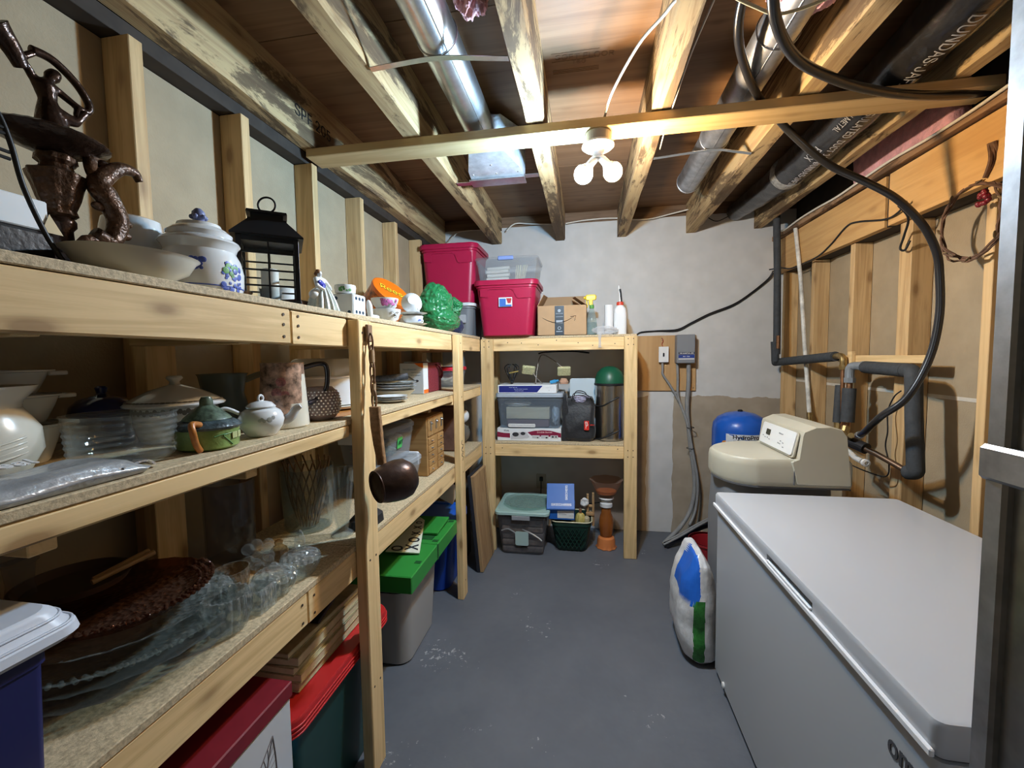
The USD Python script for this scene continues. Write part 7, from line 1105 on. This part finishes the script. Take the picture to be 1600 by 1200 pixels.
crystal('candy_dish', 'cut crystal covered jar with a slim finial, behind the fan-cut bowl', 'dish', (-0.882, 0.835), [(0.03, 0), (0.036, 0.004), (0.044, 0.05), (0.046, 0.07)], [(0.047, 0.071), (0.042, 0.082), (0.022, 0.092), (0.009, 0.095)], [(0.005, 0.095), (0.007, 0.105), (0.004, 0.118), (0.001, 0.120)])
amber2 = clear('brown_glass', (0.70, 0.60, 0.45), (0.85, 0.75, 0.6), 0.12, 0.08, 0.7, 0.005, 80, True)
S('sugar_dish', 'brownish oval glass dish behind the square crystal jar', 'dish', vessel([(0.03, Z3), (0.038, Z3 + 0.004), (0.048, Z3 + 0.04), (0.05, Z3 + 0.075)], 0.004, (-0.90, 0.915, 0), 44, sx=0.8), amber2, smooth=40); S('perfume_bottle', 'small faceted brown glass bottle behind the two crystal dishes', 'bottle', lathe([(0.02, Z3), (0.028, Z3 + 0.03), (0.022, Z3 + 0.055), (0.010, Z3 + 0.065), (0.012, Z3 + 0.075), (0.006, Z3 + 0.08)], (-0.895, 1.085, 0), 8), amber2)
t = T('flower_vase', 'tall fluted clear glass vase beside the front shelf leg', 'vase', (-0.835, 1.318, Z3)); P(t, 'vase', vessel([(0.036, Z3), (0.037, Z3 + 0.006), (0.020, Z3 + 0.018), (0.018, Z3 + 0.03), (0.026, Z3 + 0.06), (0.036, Z3 + 0.15), (0.042, Z3 + 0.205), (0.050, Z3 + 0.23)], 0.004, (-0.835, 1.318, 0), 72, facet(12, 0.08)), cg, smooth=25)
t = T('glass_vase', 'wide cylindrical glass vase holding dried grass, in the shade by the shelf leg', 'vase', (-1.0, 1.37, Z3)); P(t, 'vase', vessel([(0.075, Z3), (0.082, Z3 + 0.006), (0.085, Z3 + 0.10), (0.09, Z3 + 0.225)], 0.004, (-1.0, 1.37, 0), 56, lambda th, k, r, z: r * (1 + 0.01 * np.cos(14 * th))), gry_p, smooth=40)
P(t, 'dried_grass', cat([tube(spline([(-1.0 + 0.03 * math.cos(k), 1.37 + 0.03 * math.sin(k), Z3 + 0.01), (-1.0 + 0.06 * math.cos(k + 0.4), 1.37 + 0.06 * math.sin(k + 0.4), Z3 + 0.13), (-1.0 + 0.08 * math.cos(k + 0.9), 1.37 + 0.075 * math.sin(k + 0.9), Z3 + 0.25)], 5), 0.003, 5) for k in np.linspace(0, 6.1, 18)]), pm('dried_grass', (0.26, 0.15, 0.07), 0.8, var=0.4, scale=30), kind='stuff')
S('glass_vase', 'dark tall glass cylinder in the deep shade, left of the dried-grass vase', 'vase', vessel([(0.06, Z3), (0.066, Z3 + 0.006), (0.07, Z3 + 0.24)], 0.004, (-1.09, 1.12, 0), 44), dk_glass, smooth=40)
# right-hand bay of the lower tier
def handled_bin(label, c, h, w, d):
    t = T('lidded_bin', label, 'storage bin', c, local=True)
    P(t, 'body', tub(w * 0.84, d * 0.86, w * 0.96, d * 0.96, h, 0.03, 0.002, 0.006), binc, smooth=35); P(t, 'lid', lid(w, d, 0.022, 0.03, (0, 0, h - 0.004), 0.025, 0.005), clear('bin_lid', (0.85, 0.87, 0.88), (0.66, 0.68, 0.70), 0.25, 0.15), smooth=35)
    for s_ in (-1, 1): P(t, 'latch_handle', rloft([(h - 0.045, w * 0.78, 0.012, 0.005), (h - 0.02, w * 0.80, 0.020, 0.008), (h + 0.012, w * 0.80, 0.026, 0.01), (h + 0.02, w * 0.76, 0.018, 0.008)], (0, s_ * (d / 2 + 0.008), 0), 5), pm('handle_white', (0.66, 0.68, 0.71), 0.35), smooth=35)
    for k in range(7): P(t, 'craft_bits', blob((0.06 * math.sin(k * 2.1) * w / 0.3, 0.07 * math.cos(k * 1.7) * d / 0.3, 0.028 + 0.017 * k * h / 0.15), (0.05, 0.05, 0.022), 0.3, 3, 90 + k, 3, 1), pm(['bits_white', 'bits_teal', 'bits_pink', 'bits_grey'][k % 4], [(0.6, 0.6, 0.58), (0.15, 0.35, 0.38), (0.45, 0.2, 0.24), (0.3, 0.3, 0.3)][k % 4], 0.7, var=0.5, scale=40), smooth=True)
    P(t, 'bin_label', put(ext(rrect(0.05, 0.05, 0.004), 0.001), (w * 0.46 + 0.003, -0.02, h * 0.6), (0, 1, 0), (0.10, 0, 1)), pm('label_green', (0.08, 0.50, 0.12), 0.5)); P(t, 'lettering', put(meshkit.text_mesh('ART', 0.018, 0.0006, True), (w * 0.46 + 0.0052, -0.04, h * 0.55), (0, 1, 0), (0.10, 0, 1)), pm('print_darkgreen', (0.01, 0.10, 0.03), 0.5))
    return t
handled_bin('lower clear latch bin, half hidden behind the copper pot', (-0.935, 1.86, Z3), 0.115, 0.25, 0.30)
handled_bin('upper clear latch bin with white handles and a green label', (-0.955, 1.82, Z3 + 0.1365), 0.15, 0.25, 0.31)
t = T('drawer_chest', 'small wooden chest of many drawers with metal clasps, on the lower shelf', 'chest', (-0.89, 2.17, Z3))
P(t, 'body', bx(-0.985, 2.045, Z3, -0.802, 2.295, Z3 + 0.305, 0.003), oak_x)
for k in range(3):
    y0 = 2.055 + 0.079 * k; d_ = P(t, 'drawer', bx(-0.8025, y0, Z3 + 0.205, -0.797, y0 + 0.075, Z3 + 0.298, 0.0015), oak_x); P(d_, 'clasp', cat(bx(-0.797, y0 + 0.028, Z3 + 0.232, -0.793, y0 + 0.046, Z3 + 0.282, 0.002), ball((-0.79, y0 + 0.037, Z3 + 0.27), 0.007, 2)), pm('clasp_steel', (0.55, 0.55, 0.56), 0.25, 1.0))
for c_ in range(2):
    for k in range(5):
        y0, z0 = 2.06 + 0.135 * c_, Z3 + 0.010 + 0.0375 * k; d_ = P(t, 'drawer', bx(-0.8025, y0, z0, -0.797, y0 + 0.095, z0 + 0.033, 0.0015), oak_x); P(d_, 'knob', cat(ball((-0.793, y0 + 0.0475, z0 + 0.0165), 0.0045, 1), bx(-0.7972, y0 + 0.035, z0 + 0.014, -0.7955, y0 + 0.06, z0 + 0.019, 0.0005)), pm('clasp_steel', None))
t = T('leather_case', 'brown leather case in the bay beside the corner', 'case', (-0.95, 2.78, Z3)); P(t, 'case', bx(-1.10, 2.62, Z3, -0.83, 2.80, Z3 + 0.30, 0.012), pm('leather_brown', (0.13, 0.065, 0.045), 0.5, var=0.3, scale=14)); P(t, 'clasp', cat(bx(-0.831, 2.70, Z3 + 0.19, -0.826, 2.72, Z3 + 0.21, 0.002), bx(-0.831, 2.66, Z3 + 0.07, -0.826, 2.76, Z3 + 0.09, 0.003)), galv_dull)
S('glass_globe', 'smoky glass globe beside the brown leather case', 'globe', ball((-0.88, 2.885, Z3 + 0.075), 0.07, 3), clear('smoky_glass', (0.5, 0.47, 0.42), (0.25, 0.22, 0.18), 0.45, 0.08, 0.5), smooth=True); S('light_globe', 'white glass globe on top of the smoky one, beside the leather case', 'globe', ball((-0.865, 2.90, Z3 + 0.195), 0.048, 3, (1, 1, 1.05)), whitec2, smooth=True)

# the copper dipper on its leather chain, hung on the front post
cop = pm('dark_patina_copper', (0.075, 0.045, 0.035), 0.34, 0.75, var=0.35, scale=14, bump=0.002, bscale=30); lea = pm('chain_leather', (0.22, 0.12, 0.06), 0.6, var=0.35, scale=40); horn_ = pm('handle_wood', (0.30, 0.165, 0.075), 0.5, var=0.35, scale=60, bump=0.003, bscale=80)
t = T('copper_dipper', 'dark copper pot with a wooden grip, hanging from the front shelf post by a chain', 'pot', (-0.63, 1.25, 0.95))
ax = np.array([0.55, 0.72, 0.10]); ax /= np.linalg.norm(ax)
PX = frame((-0.640, 1.205, 1.018), np.cross([0, 0, 1.0], ax), np.cross(ax, np.cross([0, 0, 1.0], ax)))
P(t, 'pot', tf(lathe([(0.046, 0.0), (0.050, 0.0), (0.058, 0.02), (0.064, 0.05), (0.066, 0.075), (0.062, 0.10), (0.045, 0.122), (0.02, 0.130), (0.001, 0.131), (0.001, 0.127), (0.042, 0.116), (0.057, 0.098), (0.060, 0.075), (0.052, 0.02)], n=56), PX), cop, smooth=40)
P(t, 'rim', tf(tube([(0.048 * math.cos(a), 0.048 * math.sin(a), 0.0) for a in np.linspace(0, 2 * math.pi, 41)[:-1]], 0.004, 8, closed=True), PX), cop, smooth=True)
P(t, 'grip', loft([np.column_stack([q[:, 0] * w_ + x_, q[:, 1] * 0.012 + y_, np.full(len(q), z_)]) for (x_, y_, z_, w_), q in (((-0.668, 1.262, 1.262, 0.017), rrect(2, 2, 0.6, 5)), ((-0.666, 1.264, 1.20, 0.018), rrect(2, 2, 0.6, 5)), ((-0.660, 1.264, 1.14, 0.016), rrect(2, 2, 0.6, 5)), ((-0.650, 1.262, 1.075, 0.013), rrect(2, 2, 0.6, 5)))]), horn_, smooth=35)
P(t, 'hook_bar', bx(-0.701, 1.275, 1.472, -0.690, 1.305, 1.527, 0.003), lea)
links = [((-0.688, 1.287, 1.468), 0.030), ((-0.684, 1.283, 1.425), 0.034), ((-0.682, 1.280, 1.375), 0.034), ((-0.679, 1.276, 1.33), 0.032), ((-0.675, 1.272, 1.285), 0.030)]
for k, (c, hl) in enumerate(links):
    a_ = np.array([0.3, 1, 0]) if k % 2 else np.array([1, -0.3, 0]); a_ = a_ / np.linalg.norm(a_)
    P(t, 'chain_link', tube([np.array(c) + a_ * 0.009 * math.cos(u) + np.array([0, 0, hl * math.sin(u)]) for u in np.linspace(0, 2 * math.pi, 21)[:-1]], 0.0032, 8, closed=True), lea, smooth=True)
P(t, 'wrapped_link', tube([(-0.684, 1.283, 1.445), (-0.682, 1.281, 1.405)], 0.0085, 10), pm('pale_leather', (0.40, 0.26, 0.14), 0.6)); P(t, 'wrapped_link', tube([(-0.679, 1.277, 1.335), (-0.677, 1.275, 1.295)], 0.008, 10), pm('pale_leather', None))
S('clothes_iron', 'old dark flat iron on the lower shelf under the copper pot', 'iron', cat(rloft([(Z3, 0.09, 0.14, 0.03), (Z3 + 0.03, 0.085, 0.135, 0.03), (Z3 + 0.05, 0.05, 0.09, 0.02)], (-0.80, 1.42, 0), 6), bx(-0.815, 1.37, Z3 + 0.045, -0.785, 1.39, Z3 + 0.09, 0.003), bx(-0.815, 1.45, Z3 + 0.045, -0.785, 1.47, Z3 + 0.09, 0.003), tube([(-0.80, 1.36, Z3 + 0.095), (-0.80, 1.48, Z3 + 0.095)], 0.012, 10)), pm('cast_iron', (0.035, 0.035, 0.038), 0.5, 0.5))
